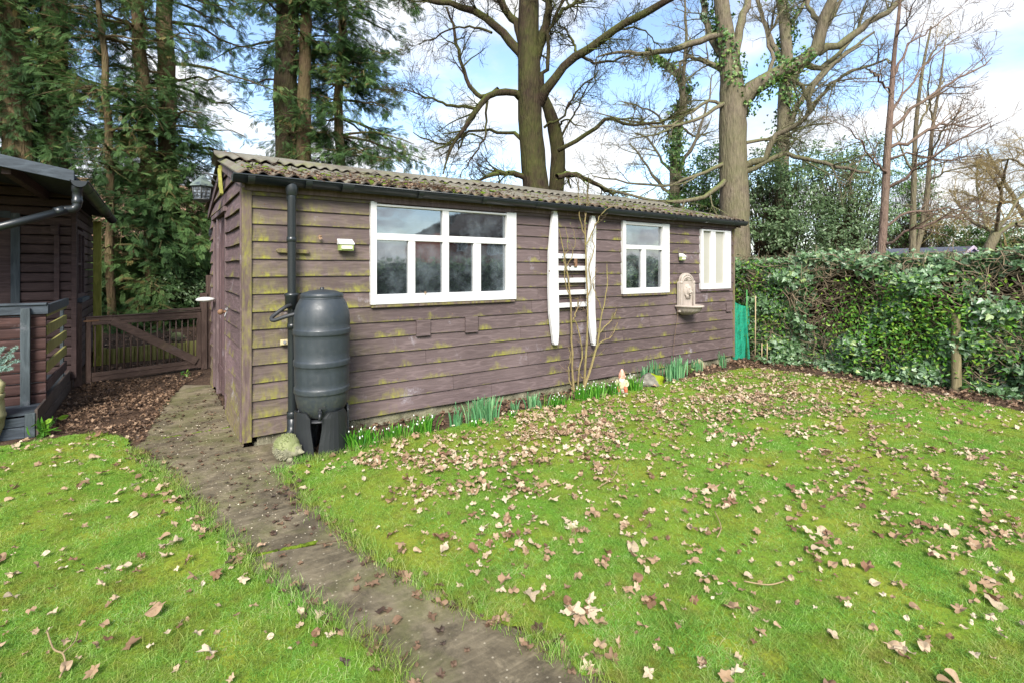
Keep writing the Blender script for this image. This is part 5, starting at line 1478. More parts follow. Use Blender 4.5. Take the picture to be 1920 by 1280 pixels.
# ------------------------------------------------------------------ conifers
def conifer(seed, label, d, trunk, zones, spray=(.20, .36), bark='conbark', foliage_on_trunk=0, k2=7, k3=9, dens_=1.0):
    rng = np.random.default_rng(seed)
    P, Rr = pxpath(trunk, d); P, Rr = resample(P, Rr, 24); P[:, :2] += rng.normal(0, .015, (24, 2))
    base = (P[0][0], P[0][1], 0)
    P[0][2] = min(P[0][2], 0)
    root = thing('conifer_tree', label, 'tree', base, 'conifers behind the shed and cabin')
    V, F = tubes_np(P[None], Rr[None], 14, rng, .05); g = Geo(); g.add(V, F); g.build('trunk', M[bark], root, True)
    cr = Geo(); br = Geo()
    for (v0, v1, ul, ur, n, up) in zones:      # boughs leaving the trunk between rows v0..v1, reaching to columns ul..ur
        bp = []; brr = []
        for i in range(n):
            zt = CAM_H - (rng.uniform(v0, v1) - HOR) / FPX * d
            j = np.argmin(np.abs(P[:, 2] - zt)); s = P[j]; us = 960 + FPX * ((s[0] * RX + s[1] * RY) / (s[0] * FX + s[1] * FY))
            az = rng.uniform(0, 2 * np.pi); 
            # reach in metres, by side
            lr = (ur - us if math.cos(az) > 0 else us - ul) / FPX * d * rng.uniform(.45, 1.0)
            L = lr * abs(math.cos(az)) + min(2.0, abs(lr)) * abs(math.sin(az)) * .9
            L = max(.4, L)
            h = np.array([RX * math.cos(az) + FX * math.sin(az), RY * math.cos(az) + FY * math.sin(az), 0])
            pts = []
            for k in range(7):
                f = k / 6; pts.append(s + h * L * f + np.array([0, 0, L * (up * f - .45 * f * f + .18 * f ** 3)]) + rng.normal(0, .03, 3) * f * 2)
            bp.append(pts); brr.append(np.linspace(.035, .008, 7) * (.6 + L * .25))
        bp = np.array(bp); brr = np.array(brr); V, F = tubes_np(bp, brr, 5); br.add(V, F)
        P2, R2 = spawn(rng, bp, brr, k2, .15, 1, (.35, .95), 4, (.5, 1.1), .10, -.05, .5, .3, .010, .75, .3)
        V, F = tubes_np(P2, R2, 3); br.add(V, F)
        pp = P2[:, 1:].reshape(-1, 3); dirs = unit((P2[:, 1:] - P2[:, :-1]).reshape(-1, 3))
        ks = k3 / 5.6; rep = rng.random(len(pp)) < 1; N = int(len(pp) * ks * dens_ * 1.55); ix = rng.integers(0, len(pp), N)
        c = pp[ix] + rng.normal(0, .05, (N, 3)); dd = unit(dirs[ix] * .8 + rng.normal(0, .55, (N, 3)) * np.array([1, 1, .35]) + np.array([0, 0, -.06]))
        x = dd; zc = unit(np.array([0, 0, 1.0]) + rng.normal(0, .28, (N, 3))); y = unit(np.cross(zc, x)); z = np.cross(x, y); Fm = np.stack([x, y, z], 1)
        cl = .5 + .28 * np.sin(c[:, 0] * 3 + c[:, 2] * 2.2) + rng.normal(0, .2, N)
        scatter(cr, rng, c, (spray[0] * .62, spray[1] * .66), None, *T_SPRAY, rnd=np.clip(cl, 0, .99) , frames=Fm)
    if foliage_on_trunk:
        N = foliage_on_trunk; j = rng.integers(0, 24, N); a = rng.uniform(0, 2 * np.pi, N); c = P[j] + rng.normal(0, .15, (N, 3)) * np.array([0, 0, 1])
        o = np.stack([np.cos(a), np.sin(a), 0 * a], 1); c = c + o * (Rr[j] * rng.uniform(.8, 1.15, N))[:, None]
        x = unit(o + np.array([0, 0, -.5]) + rng.normal(0, .4, (N, 3))); y = unit(np.cross(np.array([0, 0, 1.0]) + rng.normal(0, .3, (N, 3)), x)); Fm = np.stack([x, y, np.cross(x, y)], 1)
        scatter(cr, rng, c, (spray[0] * .8, spray[1] * .8), None, *T_SPRAY, rnd=rng.uniform(0, .6, N), frames=Fm)
    br.build('branches', M[bark], root)
    cr.build('crown', M['conifer'], root)
    return root
conifer(101, 'thick dark conifer at the far left edge rising behind the cabin roof', 10.5, [(45, 640, 26), (40, 400, 25), (32, 200, 24), (22, 0, 22), (10, -260, 16)],
        [(-160, 260, -110, 110, 34, .25)], foliage_on_trunk=2600, dens_=1.15)
conifer(102, 'thick dark conifer just right of the leftmost one above the cabin roof', 11.0, [(108, 640, 23), (104, 400, 22), (100, 200, 22), (100, 0, 20), (98, -260, 15)],
        [(-160, 290, 30, 205, 40, .2), (120, 290, 105, 200, 8, 0)], foliage_on_trunk=2600, dens_=1.15)
conifer(103, 'slender conifer with many thin side branches between cabin and gate', 10.4, [(208, 640, 7), (208, 450, 7), (206, 300, 6.5), (196, 120, 5.5), (182, -40, 4), (176, -180, 2.5)],
        [(-60, 470, 130, 300, 55, .22)], (.16, .30), k2=6, k3=7)
conifer(104, 'pale trunked conifer second from the gate opening', 11.2, [(285, 640, 12), (282, 420, 12), (272, 250, 12), (262, 100, 11), (254, -60, 9), (250, -260, 6)],
        [(-200, 200, 140, 400, 34, .2), (220, 400, 195, 375, 34, .12), (400, 600, 190, 385, 46, .02)], k2=7, k3=9, dens_=1.3)
conifer(105, 'tall straight reddish trunked conifer standing over the passage gate', 11.7, [(322, 640, 16), (320, 420, 15), (314, 220, 14.5), (309, 60, 13.5), (307, -80, 11), (305, -280, 7)],
        [(-220, 60, 200, 470, 30, .22), (130, 310, 240, 475, 24, .2), (300, 420, 200, 400, 34, .1), (420, 590, 195, 400, 40, .02)], k2=8, k3=10, dens_=1.25)
conifer(106, 'big twin stemmed dark conifer immediately left of the ridge middle', 14.5, [(541, 520, 25), (540, 330, 22), (536, 150, 21), (540, 0, 18), (545, -160, 14), (548, -330, 8)],
        [(-260, 70, 390, 650, 52, .2), (60, 170, 425, 600, 12, .1), (230, 400, 515, 600, 14, .0)], bark='barkdark', k2=8, k3=9, foliage_on_trunk=350)
conifer(107, 'lighter barked slim conifer stem beside the twin stemmed one', 14.2, [(572, 520, 13), (571, 330, 13), (570, 190, 12), (573, 60, 10), (574, -60, 8), (576, -260, 5)],
        [(-220, 120, 480, 700, 30, .2), (200, 400, 545, 640, 14, .1)], k2=7, k3=8)
conifer(108, 'dense bushy conifer nearest the bare oak above the shed ridge', 14.8, [(640, 520, 10), (638, 330, 9), (636, 180, 8), (642, 40, 7), (645, -80, 5), (648, -240, 3)],
        [(-190, 60, 560, 790, 38, .2), (60, 215, 580, 735, 34, .15), (215, 430, 575, 785, 50, .12)], k2=8, k3=10, dens_=1.7)
# small dead spray hanging near the fence
# ------------------------------------------------------------------ bare trees
def bare_tree(name, seed, label, d, trunk, limbs, mat, twigs=(6, 5, 4), L=((.5, 1.3), (.25, .7), (.12, .35)), trop=.02, tmin=.25, base=None, group=None, twig_mat=None, sides=8, depthvar=1.2, wob=.16, lim_wob=.012, extra=()):
    rng = np.random.default_rng(seed)
    P, Rr = pxpath(trunk, d); P, Rr = resample(P, Rr, 30); P[0][2] = min(P[0][2], -.05); Rr = Rr * {'pale_stemmed_tree': .72, 'young_tree': .88}.get(name, 1)
    b = (P[0][0], P[0][1], 0)
    root = thing(name, label, 'tree', b, group)
    g = Geo(); V, F = tubes_np(P[None], Rr[None], 18, rng, .035); g.add(V, F); tr = g.build('trunk', M[mat], root, True)
    g = Geo(); LP = []; LR = []
    for i, lb in enumerate(limbs):
        dv = rng.uniform(-depthvar, depthvar)
        if isinstance(lb, tuple): lb, dv = lb
        p, r = pxpath(lb, d, dv); p, r = resample(p, r, 14); p[1:-1] += rng.normal(0, lim_wob * 1.5, p[1:-1].shape); LP.append(p); LR.append(r * ({'apple_tree': .62, 'pale_stemmed_tree': .7}.get(name, .85)))
    LP = np.array(LP); LR = np.array(LR); V, F = tubes_np(LP, LR, sides, rng, .05); g.add(V, F)
    g.build('limbs', M[mat], root, True)
    tw = Geo(); A, B = LP, LR; rm = (.020, .010, .0055)
    for k in range(len(twigs)):
        A, B = spawn(rng, A, B, twigs[k], tmin if k == 0 else .1, 1.0, L[k], 5 if k < 2 else 4, (.45, 1.15), wob, trop, .55, .35, rm[k], 0, .35)
        B = np.maximum(B, .0028)
        V, F = tubes_np(A, B, 4 if k == 0 else 3, rng, .0); tw.add(V, F)
    tw.build('twigs', twig_mat or M[mat], root)
    return root, (P, Rr, LP, LR, A)
oak_limbs = [
 ([(1012, 195, 12), (1020, 175, 12), (1039, 148, 10), (1081, 108, 9.5), (1131, 71, 9), (1188, 36, 8.5), (1235, 12, 8), (1300, -30, 6)], -.8),
 ([(985, 118, 11), (972, 101, 11), (950, 71, 10), (920, 42, 9), (888, 21, 8), (843, 9, 6.5), (796, -2, 6), (730, -25, 4)], .6),
 ([(985, 92, 10), (976, 70, 10), (966, 42, 9), (950, 18, 8), (935, -4, 7.5), (905, -60, 5)], .5),
 ([(1003, 118, 10), (1011, 90, 10), (1021, 59, 9), (1029, 28, 8.5), (1031, -2, 8), (1042, -70, 5)], -.5),
 ([(1010, 170, 6), (1017, 143, 5), (1029, 125, 4.5), (1029, 83, 4), (1024, 62, 4), (1042, 33, 3.5), (1060, -5, 3)], -.4),
 ([(978, 186, 8), (965, 175, 8), (944, 169, 8), (914, 184, 7), (891, 205, 6), (876, 235, 5), (852, 267, 4), (831, 327, 1.5)], -.9),
 ([(935, 168, 7), (918, 180, 6), (900, 183, 5.5), (888, 178, 5), (873, 145, 4.5), (861, 104, 4), (852, 56, 3.5), (837, 14, 2)], .7),
 ([(893, 205, 4), (837, 196, 3.2), (810, 186, 2.4), (784, 178, 2), (757, 166, 1.2)], -.6),
 ([(978, 262, 4.5), (955, 250, 4), (938, 246, 3.5), (888, 246, 3), (849, 264, 2.5), (813, 267, 2), (775, 249, 1)], .8),
 ([(986, 340, 7), (972, 328, 6.5), (950, 325, 6), (926, 329, 5), (898, 340, 2.5)], -.4),
 ([(1047, 282, 5.5), (1060, 275, 5), (1087, 261, 5), (1118, 240, 4.5), (1140, 223, 4.2), (1176, 234, 3.6), (1235, 229, 3), (1300, 206, 1.6)], -.9),
 ([(1044, 332, 7), (1058, 329, 6.5), (1084, 329, 5.5), (1116, 344, 5), (1150, 365, 3.5)], .3),
 ([(922, 62, 3), (879, 50, 2.4), (834, 59, 1.8), (786, 85, 1)], .5),
 ([(1040, 34, 4.5), (1055, 20, 4), (1078, 6, 3.4), (1105, -4, 2.6)], .6),
 ([(1081, 100, 3.5), (1078, 92, 3), (1070, 71, 2.4), (1045, 39, 1.6)], .6),
 ([(1084, 106, 4), (1103, 112, 3.5), (1122, 119, 3), (1158, 110, 2.4), (1190, 100, 1.4)], .9),
 ([(1020, 240, 3), (1050, 224, 2.6), (1078, 180, 2.2), (1100, 152, 1.8), (1122, 132, 1)], -.8),
 ([(1150, 60, 2.6), (1185, 52, 2.2), (1215, 60, 1.6), (1240, 90, 1)], .4),
 ([(868, 250, 2.4), (858, 280, 2), (880, 250, 1.8), (905, 262, 1.4), (915, 290, .8)], .5),
 ([(914, 190, 3), (912, 225, 2.4), (905, 262, 2), (880, 305, 1.4), (862, 335, .8)], -.5),
]
oak = bare_tree('oak_tree', 201, 'large bare oak with mossy limbs rising behind the middle of the shed', 11.0,
    [(1010, 590, 30), (1008, 420, 27), (1004, 345, 24), (996, 262, 22.5), (993, 180, 22), (992, 110, 20), (991, 50, 19), (991, 0, 19), (992, -90, 16), (1000, -300, 9)],
    oak_limbs, 'oakbark', (8, 7, 7), ((.5, 1.2), (.22, .6), (.10, .28)), .0, .3, lim_wob=.014)
rng0 = np.random.default_rng(77)
bare_tree('oak_tree', 202, 'hollowed grey tree stem leaning close behind the large bare oak', 11.8,
    [(1040, 590, 18), (1040, 400, 16), (1044, 340, 14), (1046, 285, 14), (1040, 245, 13), (1030, 210, 11), (1018, 180, 8), (1010, 160, 5)],
    [[(1042, 250, 3), (1056, 226, 2.2), (1075, 232, 1.6), (1098, 240, 1)], [(1048, 300, 3), (1065, 330, 2.4), (1070, 352, 2)], [(1046, 270, 3), (1075, 215, 2), (1100, 170, 1.5), (1118, 140, 1)]],
    'oakbark', (5, 4, 3), ((.3, .8), (.2, .4), (.1, .2)))
ivt = bare_tree('ivy_clad_tree', 203, 'huge pale barked tree patched with ivy behind the right end of the shed', 12.0,
    [(1380, 640, 30), (1378, 500, 27), (1376, 350, 25), (1373, 240, 24), (1372, 160, 21), (1363, 80, 16), (1352, 0, 13), (1340, -120, 9), (1330, -260, 5)],
    [([(1385, 215, 18), (1400, 178, 18), (1450, 144, 16), (1512, 109, 15), (1536, 78, 13), (1545, 39, 12), (1562, -5, 11), (1580, -80, 8)], -.8),
     ([(1534, 100, 9), (1560, 88, 9), (1590, 74, 8), (1630, 43, 7), (1688, 2, 6), (1730, -40, 4)], -.4),
     ([(1362, 68, 8), (1340, 66, 7.5), (1298, 82, 7), (1239, 98, 6), (1200, 102, 5), (1160, 98, 3.4), (1118, 108, 1.6)], -.8),
     ([(1365, 140, 7), (1345, 125, 6.5), (1310, 113, 5), (1282, 109, 3), (1270, 150, 2)], .5),
     ([(1360, 120, 9), (1340, 85, 8), (1325, 45, 7.5), (1318, 0, 7), (1300, -80, 5)], .8),
     ([(1380, 110, 9), (1385, 60, 9), (1396, 20, 8), (1410, -20, 7), (1430, -100, 5)], .9),
     ([(1388, 320, 9), (1405, 310, 8.5), (1434, 297, 7), (1454, 254, 6), (1490, 238, 5.6), (1512, 223, 5), (1522, 207, 5), (1520, 168, 4), (1575, 113, 3.5), (1618, 84, 1.6)], -1.5),
     ([(1522, 207, 4.5), (1551, 164, 3.8), (1590, 137, 3.2), (1653, 117, 2.4), (1675, 117, 1.6)], -1.5),
     ([(1385, 328, 6.5), (1420, 312, 6), (1473, 289, 5.5), (1510, 300, 5), (1551, 309, 4.6), (1630, 324, 3)], -1.2),
     ([(1372, 322, 6), (1352, 345, 5.5), (1337, 359, 5), (1278, 379, 4.2), (1200, 372, 3.2), (1120, 345, 1.6)], -1.0),
     ([(1370, 300, 5), (1330, 320, 4), (1260, 345, 3), (1190, 345, 2.4), (1110, 330, 1.2)], -.9),
     ([(1368, 190, 5), (1330, 210, 4), (1270, 235, 3.2), (1200, 232, 2.5), (1120, 212, 1.4)], -1.2),
     ([(1372, 206, 4.5), (1330, 190, 3.6), (1290, 215, 3), (1235, 250, 2.2), (1180, 262, 1.2)], -.6),
     ([(1390, 270, 4), (1430, 262, 3.4), (1470, 258, 3), (1500, 240, 2.4), (1560, 232, 1.4)], .8),
     ([(1420, 165, 7), (1460, 150, 6), (1500, 160, 4.5), (1515, 190, 3.5), (1512, 225, 2)], -.5),
     ([(1500, 115, 7), (1530, 130, 6), (1560, 112, 5), (1600, 70, 4), (1620, 20, 2.8)], .6),
     ([(1540, 50, 6), (1520, 25, 5), (1515, 5, 4), (1530, -30, 3)], .6),
     ([(1440, 150, 5), (1450, 110, 4), (1440, 70, 3.4), (1462, 30, 2.6), (1478, -10, 2)], .6)],
    'palebark', (8, 7, 7), ((.5, 1.5), (.25, .7), (.10, .32)), -.01, .2, wob=.19)
# ivy on its trunk: a thing climbing the tree
def ivy_on(seed, label, path, rad, n, spread, size=(.05, .10), t0=.0, t1=1.0, mat='ivy', patch=None):
    rng = np.random.default_rng(seed); P, Rr = path, rad; m = len(P)
    t = rng.uniform(t0, t1, n * 3) * (m - 1); i = np.minimum(t.astype(int), m - 2); f = (t - i)[:, None]; c = P[i] * (1 - f) + P[i + 1] * f; r = Rr[i]
    a = rng.uniform(0, 2 * np.pi, n * 3)
    k = np.sin(c[:, 2] * 2.1 + a * 1.0 + seed) + .5 * np.sin(c[:, 2] * 5.3 + 2 * a) + rng.normal(0, .35, n * 3); sel = np.argsort(-k)[:n]
    c, r, a = c[sel], r[sel], a[sel]; T = unit(P[np.minimum(i[sel] + 1, m - 1)] - P[i[sel]]); ref = unit(np.cross(T, np.array([.2, .3, .9]))); b = np.cross(T, ref)
    o = ref * np.cos(a)[:, None] + b * np.sin(a)[:, None]; c = c + o * (r + np.abs(rng.normal(0, spread, n)))[:, None]
    g = Geo(); scatter(g, rng, c, size, o + np.array([0, 0, .3]), *T_IVY, tilt=.5)
    ob = g.build('ivy', M[mat], None, origin=(P[0][0], P[0][1], 0)); set_props(ob, label, 'ivy')
    return ob
Pt, Rt, LPt, LRt, _ = ivt[1]
ivy_on(301, 'ivy climbing the upper trunk of the huge pale tree', Pt, Rt, 750, .08, t0=.50, t1=.95, mat='evergreen2')
ivy_on(302, 'ivy hanging along the big right limb of the huge pale tree', LPt[0], LRt[0], 300, .10, t0=.0, t1=.5, mat='evergreen2')
ivy_on(303, 'ivy around the left upright stem of the huge pale tree', LPt[4], LRt[4], 480, .10, t0=.0, t1=1)
t3 = bare_tree('ivy_clad_tree', 204, 'smaller ivy draped tree behind and left of the huge pale tree', 16.0,
    [(1268, 640, 12), (1266, 420, 10), (1266, 300, 9), (1272, 235, 8), (1282, 190, 7), (1270, 140, 5), (1240, 110, 3), (1215, 90, 2)],
    [[(1275, 215, 6), (1281, 180, 5), (1283, 120, 4), (1286, 60, 3), (1284, 0, 2)], [(1268, 320, 5), (1290, 290, 4), (1312, 240, 3), (1330, 180, 2), (1335, 140, 1.2)], [(1266, 330, 4), (1240, 300, 3), (1215, 260, 2.2), (1190, 250, 1.2)],
     [(1266, 370, 4), (1240, 350, 3), (1205, 300, 2.4), (1180, 270, 1.4)], [(1272, 235, 3), (1300, 255, 2.4), (1330, 250, 1.6)], [(1270, 280, 3), (1235, 220, 2.4), (1200, 200, 1.8), (1160, 190, 1)]],
    'palebark', (6, 6, 5), ((.6, 1.6), (.3, .8), (.15, .4)), .05)
ivy_on(304, 'ivy draping the smaller tree left of the huge pale tree', t3[1][0], t3[1][1], 2200, .16, (.06, .12), .45, 1.0, 'evergreen2')
t4 = bare_tree('ivy_clad_tree', 205, 'straight hazy tree just right of the huge pale tree, ivy on its lower trunk', 17.0,
    [(1466, 640, 13), (1466, 420, 12), (1467, 300, 11), (1470, 200, 11), (1476, 120, 11), (1470, 40, 9), (1460, -40, 8), (1450, -200, 5)],
    [[(1475, 170, 7), (1500, 130, 7), (1530, 80, 6), (1560, 30, 5), (1590, -20, 3)], [(1470, 250, 7), (1500, 190, 6), (1540, 140, 5), (1600, 90, 3.5), (1640, 60, 2)], [(1470, 330, 4), (1520, 310, 3.4), (1570, 300, 3), (1640, 290, 2)], [(1466, 120, 6), (1440, 60, 5), (1420, 0, 4)], [(1470, 60, 5), (1500, 20, 4), (1530, -40, 3)]],
    'palebark', (7, 6, 5), ((.6, 1.8), (.3, .9), (.15, .4)), .03)
ivy_on(305, 'ivy covering the lower trunk of the straight hazy tree', t4[1][0], t4[1][1], 2400, .22, (.07, .13), .2, .8, 'evergreen2')
# young bare tree over the hedge
bare_tree('young_tree', 206, 'slim upright young bare tree with sweeping twigs just beyond the hedge', 9.3,
    [(1648, 660, 9.5), (1652, 490, 8.5), (1658, 400, 7.5), (1663, 300, 7), (1670, 200, 5.5), (1677, 100, 4), (1686, 20, 3), (1690, -60, 1.8)],
    [[(1655, 463, 3.4), (1675, 450, 3), (1696, 437, 2.7), (1746, 420, 2.3), (1789, 403, 2), (1830, 388, 1.2)], [(1662, 425, 3), (1680, 412, 2.6), (1696, 404, 2.4), (1746, 395, 2), (1790, 388, 1.6), (1870, 402, .9)],
     [(1672, 240, 4), (1690, 222, 3.6), (1710, 205, 3.3), (1747, 178, 3), (1790, 150, 2.6), (1825, 133, 2.2), (1860, 108, 1)], [(1670, 276, 4.2), (1700, 270, 3.8), (1727, 252, 3.3), (1766, 234, 2.7), (1817, 236, 1.5), (1850, 232, .8)],
     [(1666, 352, 4.2), (1690, 340, 3.8), (1716, 318, 3.3), (1747, 297, 3), (1800, 262, 2), (1860, 228, 1)], [(1674, 145, 3.2), (1690, 110, 2.6), (1710, 78, 2), (1740, 60, 1.4), (1790, 20, .8)],
     [(1668, 215, 3), (1700, 170, 2.5), (1720, 140, 2), (1745, 110, 1.6), (1800, 70, .9)], [(1664, 300, 3), (1700, 290, 2.6), (1770, 300, 1.8), (1840, 290, 1)], [(1672, 180, 2.4), (1650, 150, 2), (1630, 130, 1.4)],
     [(1664, 330, 2.6), (1640, 300, 2.2), (1610, 262, 1.6), (1590, 240, 1)], [(1680, 70, 2), (1700, 40, 1.6), (1716, 0, 1)]],
    'youngbark', (8, 6, 3), ((.45, 1.1), (.2, .5), (.08, .2)), .06, .2, twig_mat=M['twig'], wob=.10, depthvar=.9)
for (seed, lab, tr, lm_) in [
    (207, 'pale green stemmed tree nearest the young tree beyond the hedge', [(1712, 640, 9), (1711, 490, 8), (1712, 400, 7), (1714, 320, 6), (1718, 230, 5), (1730, 130, 3.6), (1746, 50, 2)], [[(1718, 250, 3), (1740, 200, 2.4), (1770, 150, 1.4)], [(1714, 330, 3), (1690, 280, 2.4), (1700, 200, 1.6)], [(1730, 130, 2.5), (1756, 90, 2), (1790, 60, 1)]]),
    (208, 'pale green stemmed tree leaning right beside its upright neighbour', [(1714, 640, 8), (1716, 492, 7), (1728, 430, 7), (1738, 370, 6), (1742, 310, 5), (1750, 230, 4), (1764, 150, 2.6), (1772, 80, 1.5)], [[(1742, 300, 3), (1765, 250, 2.4), (1800, 210, 1.4)], [(1750, 230, 2.4), (1740, 170, 2), (1750, 110, 1.2)], [(1740, 340, 2.6), (1780, 320, 2), (1830, 310, 1.2)]])]:
    bare_tree('pale_stemmed_tree', seed, lab, 14.0, tr, lm_, 'palebark', (6, 5, 4), ((.5, 1.3), (.25, .6), (.1, .3)), .05, twig_mat=M['goldtwig'])
bare_tree('apple_tree', 209, 'low spreading old fruit tree with golden lichened twigs at the far right', 17.0,
    [(1852, 640, 9), (1853, 480, 8), (1860, 455, 8.5), (1868, 438, 8)],
    [[(1868, 440, 7), (1885, 428, 6.5), (1905, 420, 6), (1940, 405, 5), (1990, 380, 3)], [(1866, 440, 6), (1850, 428, 5.5), (1832, 422, 5), (1810, 400, 4), (1790, 372, 2.5)], [(1868, 438, 5.5), (1872, 400, 5), (1880, 350, 4), (1890, 300, 2.5)],
     [(1868, 438, 5), (1900, 390, 4), (1940, 330, 3), (1970, 280, 2)], [(1850, 428, 4), (1838, 380, 3.4), (1830, 330, 2.6), (1840, 290, 1.6)], [(1905, 420, 5), (1950, 430, 4), (2000, 420, 3)], [(1880, 360, 3.4), (1850, 320, 2.6), (1820, 310, 1.6)], [(1820, 410, 3), (1780, 405, 2.4), (1750, 390, 1.4)]],
    'palebark', (10, 8, 7), ((.7, 1.7), (.35, .8), (.15, .40)), .0, .1, twig_mat=M['goldtwig'], wob=.22, depthvar=2.0)
bare_tree('apple_tree', 210, 'second tangled bare tree behind the fruit tree at the right edge', 21.0,
    [(1940, 640, 10), (1940, 480, 9), (1935, 420, 9)], [[(1935, 430, 7), (1900, 370, 6), (1870, 320, 4), (1850, 280, 2)], [(1935, 430, 7), (1950, 360, 6), (1945, 300, 4), (1930, 250, 2.5)], [(1935, 420, 6), (1990, 360, 5), (2020, 300, 3)], [(1910, 380, 5), (1860, 380, 4), (1800, 360, 2.5)], [(1945, 330, 4), (1900, 300, 3), (1870, 300, 2)]],
    'palebark', (10, 9, 8), ((.9, 2.0), (.4, .9), (.2, .5)), .0, .1, twig_mat=M['goldtwig'], wob=.22, depthvar=2.0)

# ------------------------------------------------------------------ evergreen shrubs and small trees behind the hedge
def shrub(seed, name, label, blobs, n, mat, size=(.06, .11), template=T_OVAL, twigs=True, cat='shrub', group=None, trunk_mat='barkdark'):
    """blobs: (u, v, depth, ru_px, rv_px, rd_m)"""
    rng = np.random.default_rng(seed); C = np.array([W(b[0], b[1], b[2]) for b in blobs]); S = np.array([(b[3] / FPX * b[2], b[5], b[4] / FPX * b[2]) for b in blobs])
    base = (C[:, 0].mean(), C[:, 1].mean(), 0); root = thing(name, label, cat, base, group)
    vol = S.prod(1) ** (2 / 3); nb = (n * vol / vol.sum()).astype(int); g = Geo(); tips = []
    for c, s, k in zip(C, S, nb):
        # branchlets: leaf clusters round twig ends spread through the crown, thicker to the outside
        m = max(6, k // 22); u = unit(rng.normal(size=(m, 3))); rad = rng.uniform(.25, 1.0, m) ** .5
        lump = 1 + .22 * np.sin(u[:, 0] * 5 + seed) * np.sin(u[:, 2] * 4 + seed * 2) + rng.normal(0, .08, m)
        q = u * (rad * lump)[:, None] * s; q = np.stack([RX * q[:, 0] + FX * q[:, 1], RY * q[:, 0] + FY * q[:, 1], q[:, 2]], 1); p = c + q; p[:, 2] = np.maximum(p[:, 2], .05)
        tips.append(p); ix = rng.integers(0, m, k); o = rng.normal(0, .11, (k, 3)) * np.array([1, 1, .6]); pp = p[ix] + o
        scatter(g, rng, pp, size, unit(q)[ix] * .6 + np.array([0, 0, .7]), *template, tilt=.5, rnd=np.clip(rng.random(k) * .7 + .3 * rng.random(m)[ix], 0, 1))
    g.build('leaves', M[mat], root)
    if twigs:
        T = np.concatenate(tips); st = np.array(base) + np.concatenate([rng.normal(0, .25, (len(T), 2)), rng.uniform(0, .6, (len(T), 1))], 1)
        k = np.linspace(0, 1, 6)[None, :, None]; PP = st[:, None] * (1 - k) + T[:, None] * k; PP[:, :, 2] += np.sin(k[:, :, 0] * np.pi) * .3; PP[:, 1:-1] += rng.normal(0, .06, PP[:, 1:-1].shape)
        RR_ = np.linspace(.018, .004, 6)[None].repeat(len(T), 0); V, F = tubes_np(PP, RR_, 3); g2_ = Geo(); g2_.add(V, F); g2_.build('branches', M[trunk_mat], root)
    return root
shrub(401, 'evergreen_shrub', 'big glossy evergreen shrub massed directly behind the far end of the shed', [(1440, 440, 12.6, 60, 80, 1.2), (1470, 360, 13, 65, 75, 1.2), (1420, 330, 13.5, 45, 60, 1.0), (1500, 455, 12.2, 60, 55, 1.0)], 9000, 'evergreen')
shrub(402, 'evergreen_shrub', 'broad glossy evergreen shrub behind the hedge left of the young tree', [(1570, 430, 12.6, 75, 60, 1.2), (1560, 350, 13.4, 65, 55, 1.2), (1610, 390, 13.0, 50, 70, 1.2), (1530, 300, 14, 45, 45, 1.0), (1620, 300, 14.5, 50, 40, 1.0)], 8000, 'evergreen')
shrub(403, 'evergreen_shrub', 'loose evergreen behind the pale stemmed trees', [(1690, 400, 24, 70, 70, 1.6), (1760, 415, 24.5, 60, 50, 1.4), (1700, 330, 24, 60, 40, 1.4)], 9000, 'evergreen2', (.07, .12))
shrub(404, 'evergreen_shrub', 'bright rounded evergreen bush under the old fruit tree', [(1826, 448, 23, 38, 26, 1.2), (1870, 455, 22.5, 45, 30, 1.2), (1935, 462, 22, 40, 26, 1.2)], 5000, 'evergreen2', (.08, .14))
shrub(405, 'evergreen_shrub', 'mixed evergreen shrub peeping over the roof left of the huge pale tree', [(1325, 350, 14.5, 48, 60, 1.2), (1290, 400, 14.5, 60, 50, 1.2), (1350, 420, 14, 50, 60, 1.2), (1335, 300, 15, 28, 36, .8)], 8000, 'evergreen2', (.06, .11))
shrub(406, 'evergreen_shrub', 'low dark laurel bush growing in the bed under the conifers behind the gate', [(330, 545, 11.4, 60, 40, .6), (255, 580, 11.2, 40, 30, .4)], 2600, 'evergreen', (.05, .10))
shrub(407, 'beech_hedge', 'tan brown leafless hedge far beyond the garden shed', [(1720, 455, 26, 60, 30, 1.5), (1620, 450, 27, 80, 40, 1.5), (1800, 440, 28, 60, 40, 1.5), (1900, 440, 28, 80, 40, 1.5), (2000, 440, 28, 80, 50, 1.5)], 9000, 'conifer', (.08, .16), T_QUAD, cat='hedge', trunk_mat='goldtwig')

r8 = np.random.default_rng(408); n = 9000; eh = thing('evergreen_hedge', 'dark evergreen hedge across the garden, mirrored in the lower shed windows', 'hedge', (14, -13, 0)); g = Geo()
scatter(g, r8, np.stack([r8.uniform(2, 27, n), -13 + r8.normal(0, .25, n), r8.uniform(0, 1.9, n) + .12 * np.sin(r8.uniform(0, 20, n))], 1), (.12, .24), np.tile([0, 1, .5], (n, 1)), *T_QUAD, tilt=.6); g.build('leaves', M['evergreen'], eh)
s = MB(); s.box(2, 27, -13.5, -13.1, 0, 1.75); obj('infill_core', s, plain('hedge_core', lin(40, 44, 30), .95, .05), eh)
